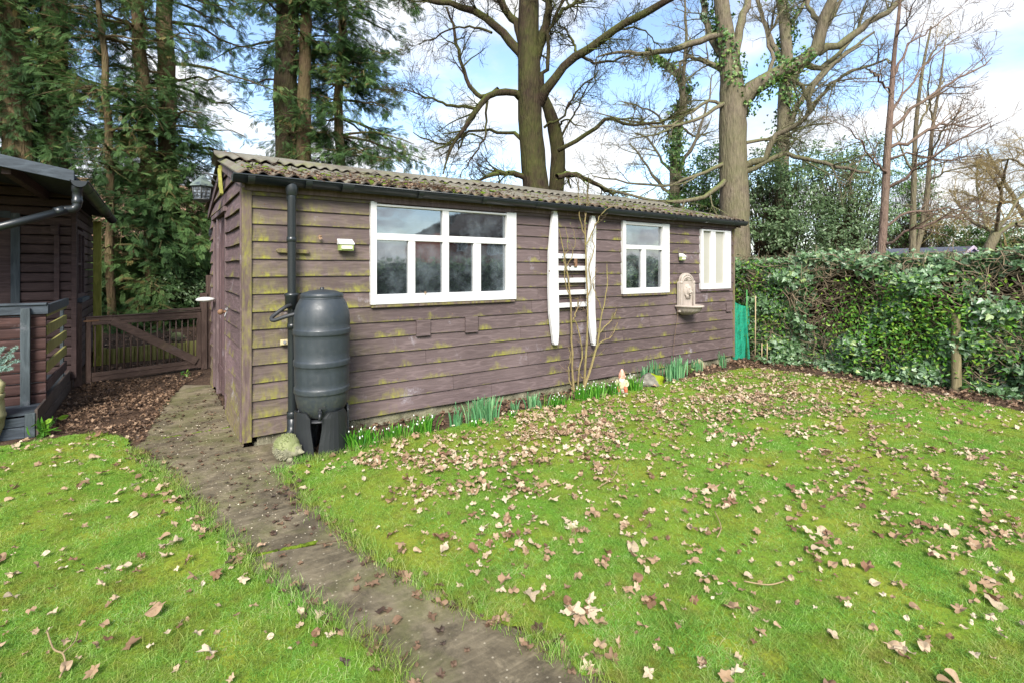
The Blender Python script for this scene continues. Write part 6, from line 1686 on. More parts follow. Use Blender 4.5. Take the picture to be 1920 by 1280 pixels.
# ------------------------------------------------------------------ the ivy hedge
rng = np.random.default_rng(55)
HX0, HX1, HY0, HY1 = 7.96, 9.15, -1.8, 5.6
hedge = thing('ivy_hedge', 'thick flat topped garden hedge overgrown with dark and silvery ivy, brown twigs showing through', 'hedge', (8.3, 2.0, 0))
def hedge_h(y): return 1.60 - .06 * np.exp(-((y - 4.4) / .5) ** 2) + .04 * np.sin(y * 2.1) + .03 * np.sin(y * 5.3 + 1) + np.where(y < 2.3, .04, 0)
def front_x(y, z): return HX0 + .12 * np.sin(y * 1.9 + z * 1.3) * .5 + .05 * np.sin(y * 5 + z * 4) - .10 * np.exp(-((z - 1.35) / .3) ** 2) + .04 * np.exp(-(z / .22) ** 2) + .05 * np.sin(y * 3.1 + 2) * np.sin(z * 5)
# dark solid core added inside the hedge to block light
ys = np.linspace(HY0, HY1, 60); zsn = np.linspace(0, 1, 9)
vs = []; 
for y in ys:
    h = hedge_h(y) - .16
    for k in zsn: vs.append((front_x(y, h * k) + .22, y, h * k))
    for k in zsn[::-1]: vs.append((HX1 - .2, y, h * k))
vs = np.array(vs); vs[:, 0] += rng.normal(0, .03, len(vs)); n_ = 18
I, J = np.meshgrid(np.arange(59), np.arange(17), indexing='ij'); F = np.stack([I * n_ + J, I * n_ + J + 1, (I + 1) * n_ + J + 1, (I + 1) * n_ + J], -1).reshape(-1, 4)
M['infill_core'] = plain('hedge_infill', lin(50, 42, 32), .95, .05, .5, 12, 1.0, 25)
npobj('infill_core', vs, F, M['infill_core'], hedge)
# twiggy tangle
N = 5200; y = rng.uniform(HY0, HY1, N); z = rng.uniform(.02, 1.0, N) * hedge_h(y); x = front_x(y, z) + rng.uniform(.02, .2, N)
d = unit(np.stack([rng.normal(-.1, .35, N), rng.normal(0, 1, N), rng.normal(.1, .8, N)], 1)); P = [np.stack([x, y, z], 1)]
for k in range(5): d = unit(d + rng.normal(0, .35, (N, 3))); P.append(P[-1] + d * rng.uniform(.03, .13, N)[:, None])
P = np.stack(P, 1); P[:, :, 2] = np.clip(P[:, :, 2], .02, 1.66); P[:, :, 0] = np.maximum(P[:, :, 0], front_x(P[:, :, 1], P[:, :, 2]) - .02)
V, F = tubes_np(P, rng.uniform(.003, .008, N)[:, None] * np.linspace(1, .5, 6)[None], 3); g = Geo(); g.add(V, F)
N = 3000; y = rng.uniform(HY0, HY1, N); x = rng.uniform(HX0 - .02, HX1, N); z = hedge_h(y) - rng.uniform(.02, .12, N); d = unit(np.stack([rng.normal(0, 1, N), rng.normal(0, 1, N), rng.normal(.0, .2, N)], 1)); P = [np.stack([x, y, z], 1)]
for k in range(4): d = unit(d + rng.normal(0, .3, (N, 3)) * np.array([1, 1, .4])); P.append(P[-1] + d * rng.uniform(.03, .12, N)[:, None])
P = np.stack(P, 1); V, F = tubes_np(P, rng.uniform(.003, .007, N)[:, None] * np.linspace(1, .5, 5)[None], 3); g.add(V, F)
g.build('twigs', M['hedgetwig'], hedge)
# leaves: ivy with bare windows, fresh green in the middle low part
def patchy(y, z): return np.sin(y * 2.7 + 1.2) * np.sin(z * 4.1 + y) + .55 * np.sin(y * 6.1 + z * 3) 
g = Geo(); N = 26000; y = rng.uniform(HY0, HY1, N); z = rng.uniform(0, 1, N) * hedge_h(y)
bare = np.exp(-(((y - 3.15) / .38) ** 2 + ((z - 1.12) / .25) ** 2)) * 1.3 + np.exp(-(((y - 1.3) / .5) ** 2 + ((z - 1.25) / .16) ** 2)) * .9 + np.exp(-(((y - 3.3) / .40) ** 2 + ((z - .65) / .3) ** 2)) * .8 + np.exp(-(((y - .4) / .7) ** 2 + ((z - 1.2) / .25) ** 2)) * .8 + np.exp(-(((y - 2.1) / .35) ** 2 + ((z - 1.0) / .2) ** 2)) * .6
keep = (rng.random(N) < .62 + .34 * patchy(y, z) - bare * 1.25); y, z = y[keep], z[keep]; N = len(y)
x = front_x(y, z) + np.abs(rng.normal(0, .07, N)) - .01
lump = .07 * np.sin(y * 7 + z * 6) + .05 * np.sin(z * 11 - y * 4); x = x + lump
scatter(g, rng, np.stack([x, y, z], 1), (.045, .095), np.tile([-1, -.15, .55], (N, 1)), *T_IVY, tilt=.45, rnd=np.clip(rng.random(N) * .8 + .2 * (patchy(y, z) > 0), 0, 1))
N = 12500; y = rng.uniform(HY0, HY1, N); x = rng.uniform(HX0 - .06, HX1 + .05, N); z = hedge_h(y) + rng.normal(-.02, .035, N) - .12 * np.clip((x - HX1 + .15) / .2, 0, 1) + .03 * np.sin(x * 9 + y * 7)
keep = rng.random(N) < .75 + .3 * np.sin(y * 3 + x * 4); x, y, z = x[keep], y[keep], z[keep]; N = len(x)
scatter(g, rng, np.stack([x, y, z], 1), (.04, .08), np.tile([-.25, -.1, 1.0], (N, 1)), *T_IVY, tilt=.5, rnd=np.clip(rng.random(N) * .7 + .3, 0, 1))
N = 420; y = rng.uniform(HY0, HY1, N); x = rng.uniform(HX0, HX1 - .1, N); z = hedge_h(y) - .03; d = unit(np.stack([rng.normal(-.1, .45, N), rng.normal(0, .45, N), rng.uniform(.4, 1, N)], 1)); ln = rng.uniform(.04, .20, N)[:, None]
P = np.stack([np.stack([x, y, z], 1), np.stack([x, y, z], 1) + d * ln * .5 + rng.normal(0, .01, (N, 3)), np.stack([x, y, z], 1) + d * ln], 1); V, F = tubes_np(P, np.full((N, 3), .0028), 3); gs = Geo(); gs.add(V, F); gs.build('shoots', M['hedgetwig'], hedge)
ix = rng.integers(0, N, 900); f = rng.uniform(.3, 1, (900, 1)); scatter(g, rng, P[ix, 0] * (1 - f) + P[ix, 2] * f + rng.normal(0, .012, (900, 3)), (.03, .06), d[ix] + np.array([-.5, 0, .3]), *T_IVY, tilt=.6)
N = 1500; y = rng.uniform(HY0, 5.0, N); x = rng.uniform(7.72, 8.02, N) + .08 * np.sin(y * 4); z = rng.uniform(.01, .10, N); kk = rng.random(N) < .5 + .6 * np.sin(y * 5); x, y, z = x[kk], y[kk], z[kk]; scatter(g, rng, np.stack([x, y, z], 1), (.04, .08), np.tile([-.3, 0, 1.0], (len(x), 1)), *T_IVY, tilt=.4)
g.build('ivy_leaves', M['ivy'], hedge)
g = Geo(); N = 3600; y = rng.normal(2.45, .55, N); z = np.abs(rng.normal(.70, .36, N)); k = (z < 1.4) & (y < 5.4); y, z = y[k], z[k]; N = len(y)
x = front_x(y, z) + rng.normal(0.0, .06, N) - .03
scatter(g, rng, np.stack([x, y, z], 1), (.035, .065), np.tile([-.8, -.1, .7], (N, 1)), *T_OVAL, tilt=.6)
N = 1600; y = rng.uniform(4.0, 5.4, N); z = rng.uniform(.1, 1.6, N); x = front_x(y, z) + rng.normal(-.02, .07, N)
scatter(g, rng, np.stack([x, y, z], 1), (.03, .06), np.tile([-.8, -.1, .7], (N, 1)), *T_OVAL, tilt=.6)
g.build('fresh_leaves', M['privet'], hedge)
# ------------------------------------------------------------------ grass
def lawn_pts(rng, N, dmin, dmax, extra=1.22):
    """points on the lawns, thicker close to the garden's near end"""
    d = dmin * (dmax / dmin) ** rng.random(N); l = rng.uniform(-extra, extra, N) * d
    x, y = RX * l + FX * d, RY * l + FY * d
    return x, y, d
LLp, LRp = lawn_left, lawn_right
def in_lawn(x, y): return poly_in(x, y, LLp) | poly_in(x, y, LRp)
def fbm(x, y, s, seed=0):
    r = np.random.default_rng(seed); v = 0; a = 1.0
    for o in range(4):
        for k in range(3):
            th = r.uniform(0, 6.28); v = v + a * np.sin((x * np.cos(th) + y * np.sin(th)) * s * (1.9 ** o) + r.uniform(0, 6.28))
        a *= .6
    return v / 3.5
def blades(rng, x, y, d, h, w, lean=.55, z0=.0):
    N = len(x); a = rng.uniform(0, 2 * np.pi, N); dirx, diry = np.cos(a), np.sin(a); b = rng.uniform(0, 2 * np.pi, N); lx, ly = np.cos(b) * lean * rng.random(N) * h, np.sin(b) * lean * rng.random(N) * h
    z = np.full(N, z0)
    p0 = np.stack([x - dirx * w, y - diry * w, z], 1); p1 = np.stack([x + dirx * w, y + diry * w, z], 1)
    m0 = np.stack([x - dirx * w * .7 + lx * .35, y - diry * w * .7 + ly * .35, z + h * .6], 1); m1 = np.stack([x + dirx * w * .7 + lx * .35, y + diry * w * .7 + ly * .35, z + h * .6], 1)
    t = np.stack([x + lx, y + ly, z + h], 1)
    V = np.stack([p0, p1, m0, m1, t], 1).reshape(-1, 3); k = (np.arange(N) * 5)[:, None]
    return V, np.concatenate([k + 0, k + 1, k + 3, k + 2], 1), np.concatenate([k + 2, k + 3, k + 4], 1)
def grassvar(t, col):
    # moss and greener drifts across the lawn
    n = t.noise(1.6, 9, .78); n2 = t.noise(11, 6, .7)
    col = t.mix(t.math('MULTIPLY', t.ramp(n, [(.40, 0.0), (.56, .95)]), t.ramp(n2, [(.36, .15), (.58, 1.0)])), col, t.mix(t.attr('rnd'), lin(116, 122, 46), lin(178, 182, 92)))
    return t.mix(t.math('MULTIPLY', t.ramp(n2, [(.56, 0.0), (.66, 1.0)]), .5), col, lin(120, 108, 62))
M['grass'] = leaf_mat('grass_blade', [(0, lin(72, 112, 38)), (.25, lin(104, 158, 58)), (.6, lin(134, 186, 80)), (.85, lin(170, 208, 116)), (.94, lin(204, 216, 158)), (1, lin(206, 190, 146))], .5, .5, .3, grassvar)
rng = np.random.default_rng(900)
x, y, d = lawn_pts(rng, 900000, 1.35, 11.5)
k = in_lawn(x, y) & (rng.random(len(x)) > .75 * (fbm(x * 1.3, y * 1.3, 6, 61) > .62)); x, y, d = x[k], y[k], d[k]
hn = fbm(x, y, 3.2, 5); N = len(x)
h = np.clip(.012 + .006 * hn + .007 * fbm(x, y, 22, 6) + rng.exponential(.006, N) + .022 * (fbm(x, y, 9, 77) > .75) * rng.random(N), .006, .055); w = np.maximum(.0011, d * .00036) * rng.uniform(.7, 1.3, N)
V, F1, F2 = blades(rng, x, y, d, h, w, 2.4, .012); V[:, 2] = .012 + (V[:, 2] - .012) * .75
rn = np.clip(rng.random(N) * .85 + .06 + .16 * fbm(x, y, 14, 8), 0, 1)
# longer fringe along the path edges and round the water butt
ex, ey = [], []
for E in (left_edge, right_edge, [g2(560, 868), g2(600, 862), g2(665, 848), g2(760, 822)]):
    E = np.array(E); L_ = np.concatenate([[0], np.cumsum(np.linalg.norm(np.diff(E, axis=0), axis=1))]); n = int(L_[-1] * 2100); s = rng.uniform(0, L_[-1], n)
    px_, py_ = np.interp(s, L_, E[:, 0]), np.interp(s, L_, E[:, 1]); cl = fbm(px_ * 3, py_ * 3, 3, 2); o = rng.normal(0, .035, n)
    kk = rng.random(n) < .55 + .5 * cl; ex.append((px_ + o)[kk]); ey.append((py_ + rng.normal(0, .035, n))[kk])
ex, ey = np.concatenate(ex), np.concatenate(ey); n = len(ex); ed_ = ex * FX + ey * FY
V2, G1, G2 = blades(rng, ex, ey, ed_, rng.uniform(.02, .065, n), np.maximum(.0013, ed_ * .0004), 1.4, .010)
off = len(V)
go = npobj('grass', np.concatenate([V, V2]), [np.concatenate([F1, G1 + off]), np.concatenate([F2, G2 + off])], M['grass'], None, np.concatenate([np.repeat(rn, 5), np.repeat(rng.random(n), 5)]))
set_props(go, 'short bright green mossy lawn grass either side of the path', 'grass', kind='stuff')

# ------------------------------------------------------------------ fallen leaves
def leaf_template(kind, seed):
    r = np.random.default_rng(seed); n = 23; ang = np.linspace(-2.75, 2.75, n)
    if kind == 'maple':
        lob = (.52 + .48 * np.abs(np.cos(ang * 2.85)) ** .9) * (1.05 - .30 * np.abs(ang) / 2.75); lob *= r.uniform(.90, 1.0, len(lob))
    elif kind == 'oak':
        lob = (.42 + .58 * np.abs(np.cos(ang / 2)) ** 1.5) * (1 + .24 * np.cos(ang * 7))
    else:
        lob = .38 + .62 * np.abs(np.cos(ang / 2)) ** 1.8
    x_, y_ = np.cos(ang) * lob, np.sin(ang) * lob * (.95 if kind == 'maple' else .72)
    c1, c2, c3 = r.uniform(.05, .6), r.uniform(-.4, .5), r.uniform(0, 6)
    z_ = c1 * y_ ** 2 * 1.1 + c2 * .5 * x_ ** 2 + .17 * np.sin(ang * 3 + c3)
    V_ = np.vstack([[[0, 0, 0]], np.stack([x_, y_, z_], 1) * .5, [[-.62, .04 * c2, .12 + .1 * c1]], [[-.40, .0, .04]]])
    V_[:, 2] -= V_[:, 2].min()
    F_ = [[0, i, i + 1] for i in range(1, n)] + [[0, n + 2, 1], [0, n, n + 2]]
    return V_, np.array(F_)
TEMPL = [leaf_template(k, s) for k, s in [('maple', 1), ('oak', 2), ('oak', 3), ('plain', 5), ('maple', 6), ('oak', 4), ('plain', 7), ('oak', 8)]]
def deadleaf(name, stops):
    t = NT(name, .62, .35); n = t.noise(26, 5, .65)
    col = t.ramp(t.attr('rnd'), stops); col = t.mix(t.math('MULTIPLY', t.ramp(n, [(.45, 0.0), (.7, 1.0)]), .45), col, lin(104, 78, 56)); t.color(col); t.bump(n, .3, .004)
    tr = t.t.nodes.new('ShaderNodeBsdfTranslucent'); t.t.links.new(col, tr.inputs[0]); mx = t.t.nodes.new('ShaderNodeMixShader'); mx.inputs[0].default_value = .2
    t.t.links.new(t.b.outputs[0], mx.inputs[1]); t.t.links.new(tr.outputs[0], mx.inputs[2]); t.t.links.new(mx.outputs[0], t.out.inputs[0]); return t.m
PALE, TAN, BRN, DRK = lin(186, 166, 138), lin(156, 130, 102), lin(112, 86, 64), lin(74, 56, 52)
M['litter'] = deadleaf('dead_leaves', [(0, lin(96, 70, 58)), (.25, BRN), (.55, TAN), (.85, PALE), (1, lin(204, 190, 166))])
M['litterdark'] = deadleaf('wet_dead_leaves', [(0, lin(54, 44, 38)), (.45, lin(94, 74, 58)), (.8, lin(130, 104, 82)), (1, lin(166, 140, 114))])
single = [('pale cream', deadleaf('pale_leaf', [(0, lin(178, 158, 130)), (1, lin(196, 180, 154))])), ('tan', deadleaf('tan_leaf', [(0, lin(144, 116, 90)), (1, lin(164, 138, 110))])),
          ('brown', deadleaf('brown_leaf', [(0, lin(112, 82, 62)), (1, lin(136, 104, 80))]))]
rng = np.random.default_rng(1200)
def dens(x, y):
    """leaves per square metre over the lawns"""
    u_band = np.exp(-((y - 3.35 + .05 * (x - 3)) / .75) ** 2) * (x > 1.2)       # drift lying in front of the shed
    right = (x > 1.0) & (~poly_in(x, y, LLp))
    base = 13.0 * np.where(right, 14 + 60 * u_band + 14 * np.exp(-((x - 4.2) / 1.6) ** 2 - ((y - 1.6) / .8) ** 2), 11)
    edge = 95 * np.exp(-((x - 7.42) / .25) ** 2) + 60 * np.exp(-((y - 4.25) / .18) ** 2) * (x > 1.5)
    return base * np.clip(.30 + .8 * (fbm(x, y, 2.6, 31) + .65) , .1, 2.2) * np.clip(.7 + .8 * fbm(x, y, 11, 32), .2, 2.0) + edge
XA, XB, YA, YB = -5.5, 7.6, -2.0, 6.2
N = 300000; x = rng.uniform(XA, XB, N); y = rng.uniform(YA, YB, N); area = (XB - XA) * (YB - YA); dmaxx = N / area
dd = x * FX + y * FY; ll_ = x * RX + y * RY
k = in_lawn(x, y) & (dd > .9) & (rng.random(N) < dens(x, y) / dmaxx * (1 + 0 * x)); x, y = x[k], y[k]
sz = np.clip(rng.lognormal(np.log(.043), .34, len(x)), .02, .10); dd = x * FX + y * FY; ll_ = x * RX + y * RY
vis = (np.abs(ll_) < dd * .99) & (dd > 1.95) & (dd < 6.5)
app = np.where(vis, sz / dd * rng.uniform(.85, 1.15, len(x)), 0); order = np.argsort(-app); nind = 290
rnd_all = np.clip(rng.beta(1.9, 1.05, len(x)), 0, 1)
# every kind of leaf once, then copies of it
protos = {}
def leaf_proto(ti, ci):
    if (ti, ci) not in protos:
        V_, F_ = TEMPL[ti]; me = bpy.data.meshes.new('fallen_leaf'); me.from_pydata([tuple(v) for v in V_], [], [tuple(int(q) for q in f) for f in F_])
        at = me.attributes.new('rnd', 'FLOAT', 'POINT'); at.data.foreach_set('value', np.full(len(V_), .5, np.float32)); me.materials.append(single[ci][1]); protos[(ti, ci)] = me
    return protos[(ti, ci)]
rr = random.Random(44)
shapes = ['lobed', 'curled oak shaped', 'oak shaped', 'oval', 'broad lobed', 'crinkled oak shaped', 'curled oval', 'narrow oak shaped']
for j in order[:nind]:
    ti = rr.randrange(8); ci = rr.choices([0, 1, 2], [.34, .44, .22])[0]; xx, yy = float(x[j]), float(y[j])
    o = bpy.data.objects.new('fallen_leaf', leaf_proto(ti, ci)); COL.objects.link(o)
    o.location = (xx, yy, .028 + rr.uniform(-.006, .012)); s = float(sz[j]) * 1.05; o.scale = (s, s, s * rr.uniform(.8, 1.3))
    o.rotation_euler = (rr.gauss(0, .30) + (PI if rr.random() < .3 else 0), rr.gauss(0, .30), rr.uniform(0, 6.28))
    if abs(o.rotation_euler[0]) > 2: o.location.z += .022 * s / .07
    dpt = xx * FX + yy * FY
    where = 'the lawn left of path' if poly_in(np.array([xx]), np.array([yy]), LLp)[0] else ('the near big lawn' if dpt < 2.7 else ('the middle big lawn' if dpt < 3.8 else 'the far lawn near shed'))
    set_props(o, f'{single[ci][0]} {shapes[ti]} dead leaf lying on {where}', 'leaf', 'fallen leaves on the lawn')
rest = order[nind:]
g = Geo()
def litter(geo, rng, x, y, z, sz, rnd, tilt=.35, up=None):
    N = len(x); which = rng.integers(0, len(TEMPL), N); nrm = np.tile([0, 0, 1.0], (N, 1)) if up is None else up
    for t_ in range(len(TEMPL)):
        k = which == t_
        if k.sum() == 0: continue
        V_, F_ = TEMPL[t_]; fl = np.where(rng.random(k.sum()) < .3, -1.0, 1.0)
        scatter(geo, rng, np.stack([x[k], y[k], z[k]], 1), (.999, 1.001), None, V_, F_, rnd=rnd[k], frames=rot_frames(rng, nrm[k] * 1.0, tilt) * sz[k][:, None, None])
litter(g, rng, x[rest], y[rest], np.full(len(rest), .026) + rng.uniform(-.006, .014, len(rest)), sz[rest], rnd_all[rest])
o = g.build('leaf_litter', M['litter']); set_props(o, 'scatter of small pale dead leaves over the lawn', 'leaves', kind='stuff')
# darker wet litter: soil by the cabin and gate, bed, hedge foot, path edges
g = Geo()
def scatter_poly(poly, n, sz0, sz1, z=.012, rlo=0, rhi=1, tilt=.4):
    P_ = np.array(poly); a, b = P_.min(0), P_.max(0); x = rng.uniform(a[0], b[0], n * 3); y = rng.uniform(a[1], b[1], n * 3); k = poly_in(x, y, poly); x, y = x[k][:n], y[k][:n]; kk = rng.random(len(x)) < .55 + .5 * fbm(x, y, 5, 3); x, y = x[kk], y[kk]
    litter(g, rng, x, y, z + rng.uniform(0, .02 if tilt > .3 else .004, len(x)), rng.uniform(sz0, sz1, len(x)), rng.uniform(rlo, rhi, len(x)), tilt * (1 if tilt > .3 else .4))
scatter_poly([g2(85, 815), g2(230, 818), g2(262, 835), g2(300, 780), g2(340, 725), g2(385, 700), g2(160, 722), g2(130, 740)], 4200, .015, .058, rlo=.0)
scatter_poly([(-.7, 8.6), (.55, 8.9), (.55, 9.7), (-.7, 9.6)], 500, .03, .08); scatter_poly([(-2, 10.0), (3, 10.3), (3, 12), (-2, 11.8)], 1300, .04, .09, .19)
scatter_poly([(1.4, 4.28), (3.0, 4.25), (5, 4.2), (7.5, 4.15), (7.5, 4.62), (1.4, 4.62)], 1500, .03, .075, .008, .1, 1)
scatter_poly([(7.1, -1.5), (8.1, -1.5), (8.1, 4.9), (7.3, 4.9), (7.2, 3)], 3000, .03, .07, .01, .1, 1)
scatter_poly([g2(230, 800), g2(420, 715), g2(440, 840), g2(520, 880), g2(560, 940), g2(420, 985), g2(330, 905)], 520, .015, .045, .010, 0, .7, .2)
scatter_poly([(p[0], p[1]) for p in [g2(420, 985), g2(560, 940), g2(700, 1060), g2(950, 1190), g2(1110, 1280), g2(800, 1280), g2(600, 1130)]], 150, .02, .065, .010, 0, .75, .2)
for E in (left_edge, right_edge):
    E = np.array(E); L_ = np.concatenate([[0], np.cumsum(np.linalg.norm(np.diff(E, axis=0), axis=1))]); n = int(L_[-1] * 26); s = rng.uniform(0, L_[-1], n)
    litter(g, rng, np.interp(s, L_, E[:, 0]) + rng.normal(0, .05, n), np.interp(s, L_, E[:, 1]) + rng.normal(0, .05, n), np.full(n, .024), rng.uniform(.025, .075, n), rng.random(n))
o = g.build('leaf_litter', M['litterdark']); set_props(o, 'brown wet leaf litter on the soil by gate, shed bed and hedge foot', 'leaves', kind='stuff')
# leaf crumbs and grit on the path
N = 4200; poly = [g2(262, 850), g2(235, 822), g2(300, 770), g2(420, 720), g2(445, 820), g2(520, 882), g2(560, 940), g2(640, 1012), g2(560, 1030), g2(500, 1068), g2(420, 985), g2(330, 905)]
x, y = rng.uniform(-2, 2, N * 4), rng.uniform(1.5, 8, N * 4); k = poly_in(x, y, poly); x, y = x[k][:N], y[k][:N]; kk = rng.random(len(x)) < .5 + .6 * fbm(x, y, 3, 9); x, y = x[kk], y[kk]; n = len(x)
g = Geo(); tv = np.array([[-.5, -.4, 0], [.5, -.5, 0], [.4, .5, 0], [-.4, .4, 0], [0, 0, .35]]); tf = np.array([[0, 1, 4], [1, 2, 4], [2, 3, 4], [3, 0, 4]])
scatter(g, rng, np.stack([x, y, np.full(n, .009)], 1), (.0025, .011), np.tile([0, 0, 1.0], (n, 1)), tv, tf, tilt=.1)
o = g.build('path_grit', deadleaf('grit', [(0, lin(70, 58, 50)), (.6, lin(120, 104, 84)), (.8, lin(190, 176, 150)), (1, lin(226, 216, 196))])); set_props(o, 'pale grit and leaf crumbs strewn over the path by the shed corner', 'grit', kind='stuff')
# two leaves stuck to the shed front
for (u, v, lab) in [(599, 445, 'lone tan dead leaf caught on the boards right of the downpipe'), (797, 549, 'tiny dead leaf resting on the sill of the largest window')]:
    a = onY(u, v, 4.585 if u < 700 else 4.575); o = bpy.data.objects.new('fallen_leaf', leaf_proto(0, 1)); COL.objects.link(o); o.location = (a[0], a[1], a[2]); o.scale = (.055,) * 3 if u < 700 else (.035,) * 3; o.rotation_euler = (R(88), .4, .1); set_props(o, lab, 'leaf', 'leaves caught on the shed front')
# the rusty clump of conifer needles on the left lawn and the sticks
M['stick'] = plain('fallen_stick', lin(150, 132, 100), .9, .15, .3, 20)
for i, (pts, lab) in enumerate([([(88, 1200), (100, 1235), (118, 1245), (122, 1268), (112, 1290)], 'forked pale twig lying on the lawn at the bottom left corner'), ([(122, 1245), (140, 1225), (146, 1205)], None),
        ([(1160, 880), (1150, 905), (1120, 925)], 'short bent twig lying among leaves on the big lawn in front of the gnome'), ([(1340, 970), (1352, 1000), (1345, 1020)], 'thin curved twig on the right half of the big lawn'),
        ([(1395, 1105), (1440, 1112), (1470, 1105)], 'nearly straight twig across the near right lawn')]):
    if lab is None: continue
    s = MB(); s.tube(smooth_path([(*g2(u, v), .04) for u, v in pts], 4), .0032, 6)
    if i == 0: s.tube(smooth_path([(*g2(u, v), .045) for u, v in [(118, 1245), (140, 1225), (146, 1205)]], 4), .0025, 6)
    p = g2(*pts[0]); o = obj('fallen_twig', s, M['stick'], origin=(p[0], p[1], 0)); set_props(o, lab, 'twig', 'twigs on the lawn')

# ------------------------------------------------------------------ bulbs along the shed
M['daff'] = leaf_mat('daffodil_leaf', [(0, lin(66, 116, 72)), (.6, lin(98, 152, 104)), (1, lin(140, 184, 130))], .3, .4, .4)
M['snow'] = leaf_mat('snowdrop_leaf', [(0, lin(40, 92, 22)), (.6, lin(72, 136, 34)), (1, lin(116, 168, 60))], .3, .4, .4)
M['petal'] = plain('white_petal', (.75, .76, .72, 1), .5, .3, .05)
def clump(kind, u, v, wpx, hpx, n, label):
    r_ = np.random.default_rng(int(u * 7 + v)); p = g2(u, v); d = p[0] * FX + p[1] * FY; y0 = min(p[1], 4.50); sx = wpx / FPX * d / 2; H = hpx / FPX * d
    x = p[0] + r_.normal(0, sx * .5, n); y = y0 + r_.normal(0, min(.05, sx * .4), n); h = H * r_.uniform(.6, 1.05, n); w_ = (.0065 if kind == 'daff' else .0045) * r_.uniform(.8, 1.2, n)
    lean = (.25 if kind == 'daff' else .5); a = r_.uniform(0, 2 * np.pi, n); b_ = r_.uniform(0, 2 * np.pi, n); lx = (x - p[0]) / (sx + 1e-6) * .16 * h + np.cos(b_) * lean * h * r_.random(n); ly = np.sin(b_) * lean * h * r_.random(n) * .6
    ks = [0, .35, .7, .92, 1]; wk = [1, 1, .9, .5, 0.05]; V = []
    for q, ww in zip(ks, wk):
        for s_ in (-1, 1): V.append(np.stack([x + lx * q ** 1.7 + s_ * np.cos(a) * w_ * ww, y + ly * q ** 1.7 + s_ * np.sin(a) * w_ * ww, h * (q - .10 * q ** 3)], 1))
    V = np.stack(V, 1).reshape(-1, 3); k = (np.arange(n) * 10)[:, None]; F = np.concatenate([np.concatenate([k + 2 * i, k + 2 * i + 1, k + 2 * i + 3, k + 2 * i + 2], 1) for i in range(4)])
    root = thing('daffodil_clump' if kind == 'daff' else 'snowdrop_clump', label, 'daffodils' if kind == 'daff' else 'snowdrops', (p[0], y0, 0), 'bulbs sprouting along the shed')
    npobj('leaves', V, F, M[kind], root, np.repeat(r_.random(n), 10))
    m = max(3, n // (16 if kind == 'daff' else 9)); ix = r_.integers(0, n, m); s = MB()
    for j in ix:
        c = (x[j] + lx[j] * .8, y[j] + ly[j] * .8 - .01, h[j] * .9)
        if kind == 'daff': s.tube([(x[j], y[j], 0), (c[0], c[1], c[2] * 1.05)], .0025, 4, False); s.ball((c[0], c[1], c[2] * 1.08), .005, .005, .016, 6, 5)
        else: s.ball((c[0], c[1], c[2]), .005, .005, .008, 6, 4)
    obj('buds', s, M['daff'] if kind == 'daff' else M['petal'], root)['kind'] = 'stuff'
DAFF = [(905, 790, 58, 52, 130, 'largest low daffodil clump midway between water butt and ladder'), (853, 800, 22, 34, 30, 'small daffodil tuft just left of the largest low clump'), (1002, 766, 34, 30, 60, 'short blue green daffodil clump left of the rose stems'),
        (966, 776, 14, 30, 18, 'thin daffodil tuft under the ladder side of the big window'), (1266, 711, 62, 44, 150, 'tall bushy daffodil clump below the lion fountain'), (1210, 706, 26, 38, 30, 'sparse daffodils right behind the mossy rock'), (1186, 708, 20, 30, 22, 'few daffodil leaves immediately right of the gnome'),
        (1308, 695, 24, 24, 34, 'short daffodil tuft in front of the pale stone'), (1354, 688, 18, 34, 26, 'upright narrow daffodil tuft nearest the hedge corner')]
for c in DAFF: clump('daff', *c)
SNOW = [(684, 838, 52, 42, 120, 'snowdrops closest to the water butt'), (742, 822, 42, 30, 80, 'low snowdrop leaves second from the water butt'), (790, 812, 48, 36, 110, 'broad snowdrop clump below the right part of the big window'), (1042, 765, 44, 30, 90, 'snowdrops left of the rose foot'), (1088, 752, 34, 30, 70, 'snowdrops tight around the rose foot'),
        (1112, 749, 50, 36, 130, 'flowering snowdrops right of the rose foot'), (1146, 741, 34, 30, 80, 'snowdrops immediately left of the gnome'), (1186, 732, 36, 32, 100, 'white flowering snowdrops right of the gnome'), (958, 784, 20, 18, 30, 'tiny snowdrop tuft before the thin daffodils'), (890, 800, 30, 16, 40, 'low snowdrop leaves in front of the largest low daffodil clump')]
for c in SNOW: clump('snow', *c)
def leafy(name, u, v, rpx, n, size, mat, label, cat='plant', z0=.02, hh=.12, T=T_OVAL):
    r_ = np.random.default_rng(int(u + v)); p = g2(u, v); d = p[0] * FX + p[1] * FY; R_ = rpx / FPX * d
    root = thing(name, label, cat, (p[0], p[1], 0)); q = r_.normal(0, .5, (n, 3)) * np.array([R_, R_ * .6, 0]); c = np.array([p[0], p[1], 0]) + q; c[:, 2] = z0 + r_.uniform(.1, 1, n) * hh
    g = Geo(); scatter(g, r_, c, size, q + np.array([0, 0, .6 * R_]) - np.array([0, R_ * .5, 0]), *T, tilt=.25); g.build('leaves', M[mat], root)
    P_ = np.stack([np.tile([p[0], p[1], 0], (n, 1)), (np.array([p[0], p[1], 0]) + c) / 2 + np.array([0, 0, .01]), c], 1); V, F = tubes_np(P_, np.full((n, 3), .002), 3); g = Geo(); g.add(V, F); g.build('stems', M[mat], root)
leafy('leafy_weed', 84, 818, 24, 22, (.06, .12), 'privet', 'low plant with broad scalloped green leaves growing at the cabin base', hh=.16)
leafy('leafy_weed', 350, 706, 10, 12, (.03, .06), 'privet', 'small green seedling near the gate latch end', hh=.07)
leafy('leafy_weed', 1293, 700, 12, 14, (.04, .07), 'evergreen2', 'pale grey green foxglove rosette between daffodil clumps', hh=.07)
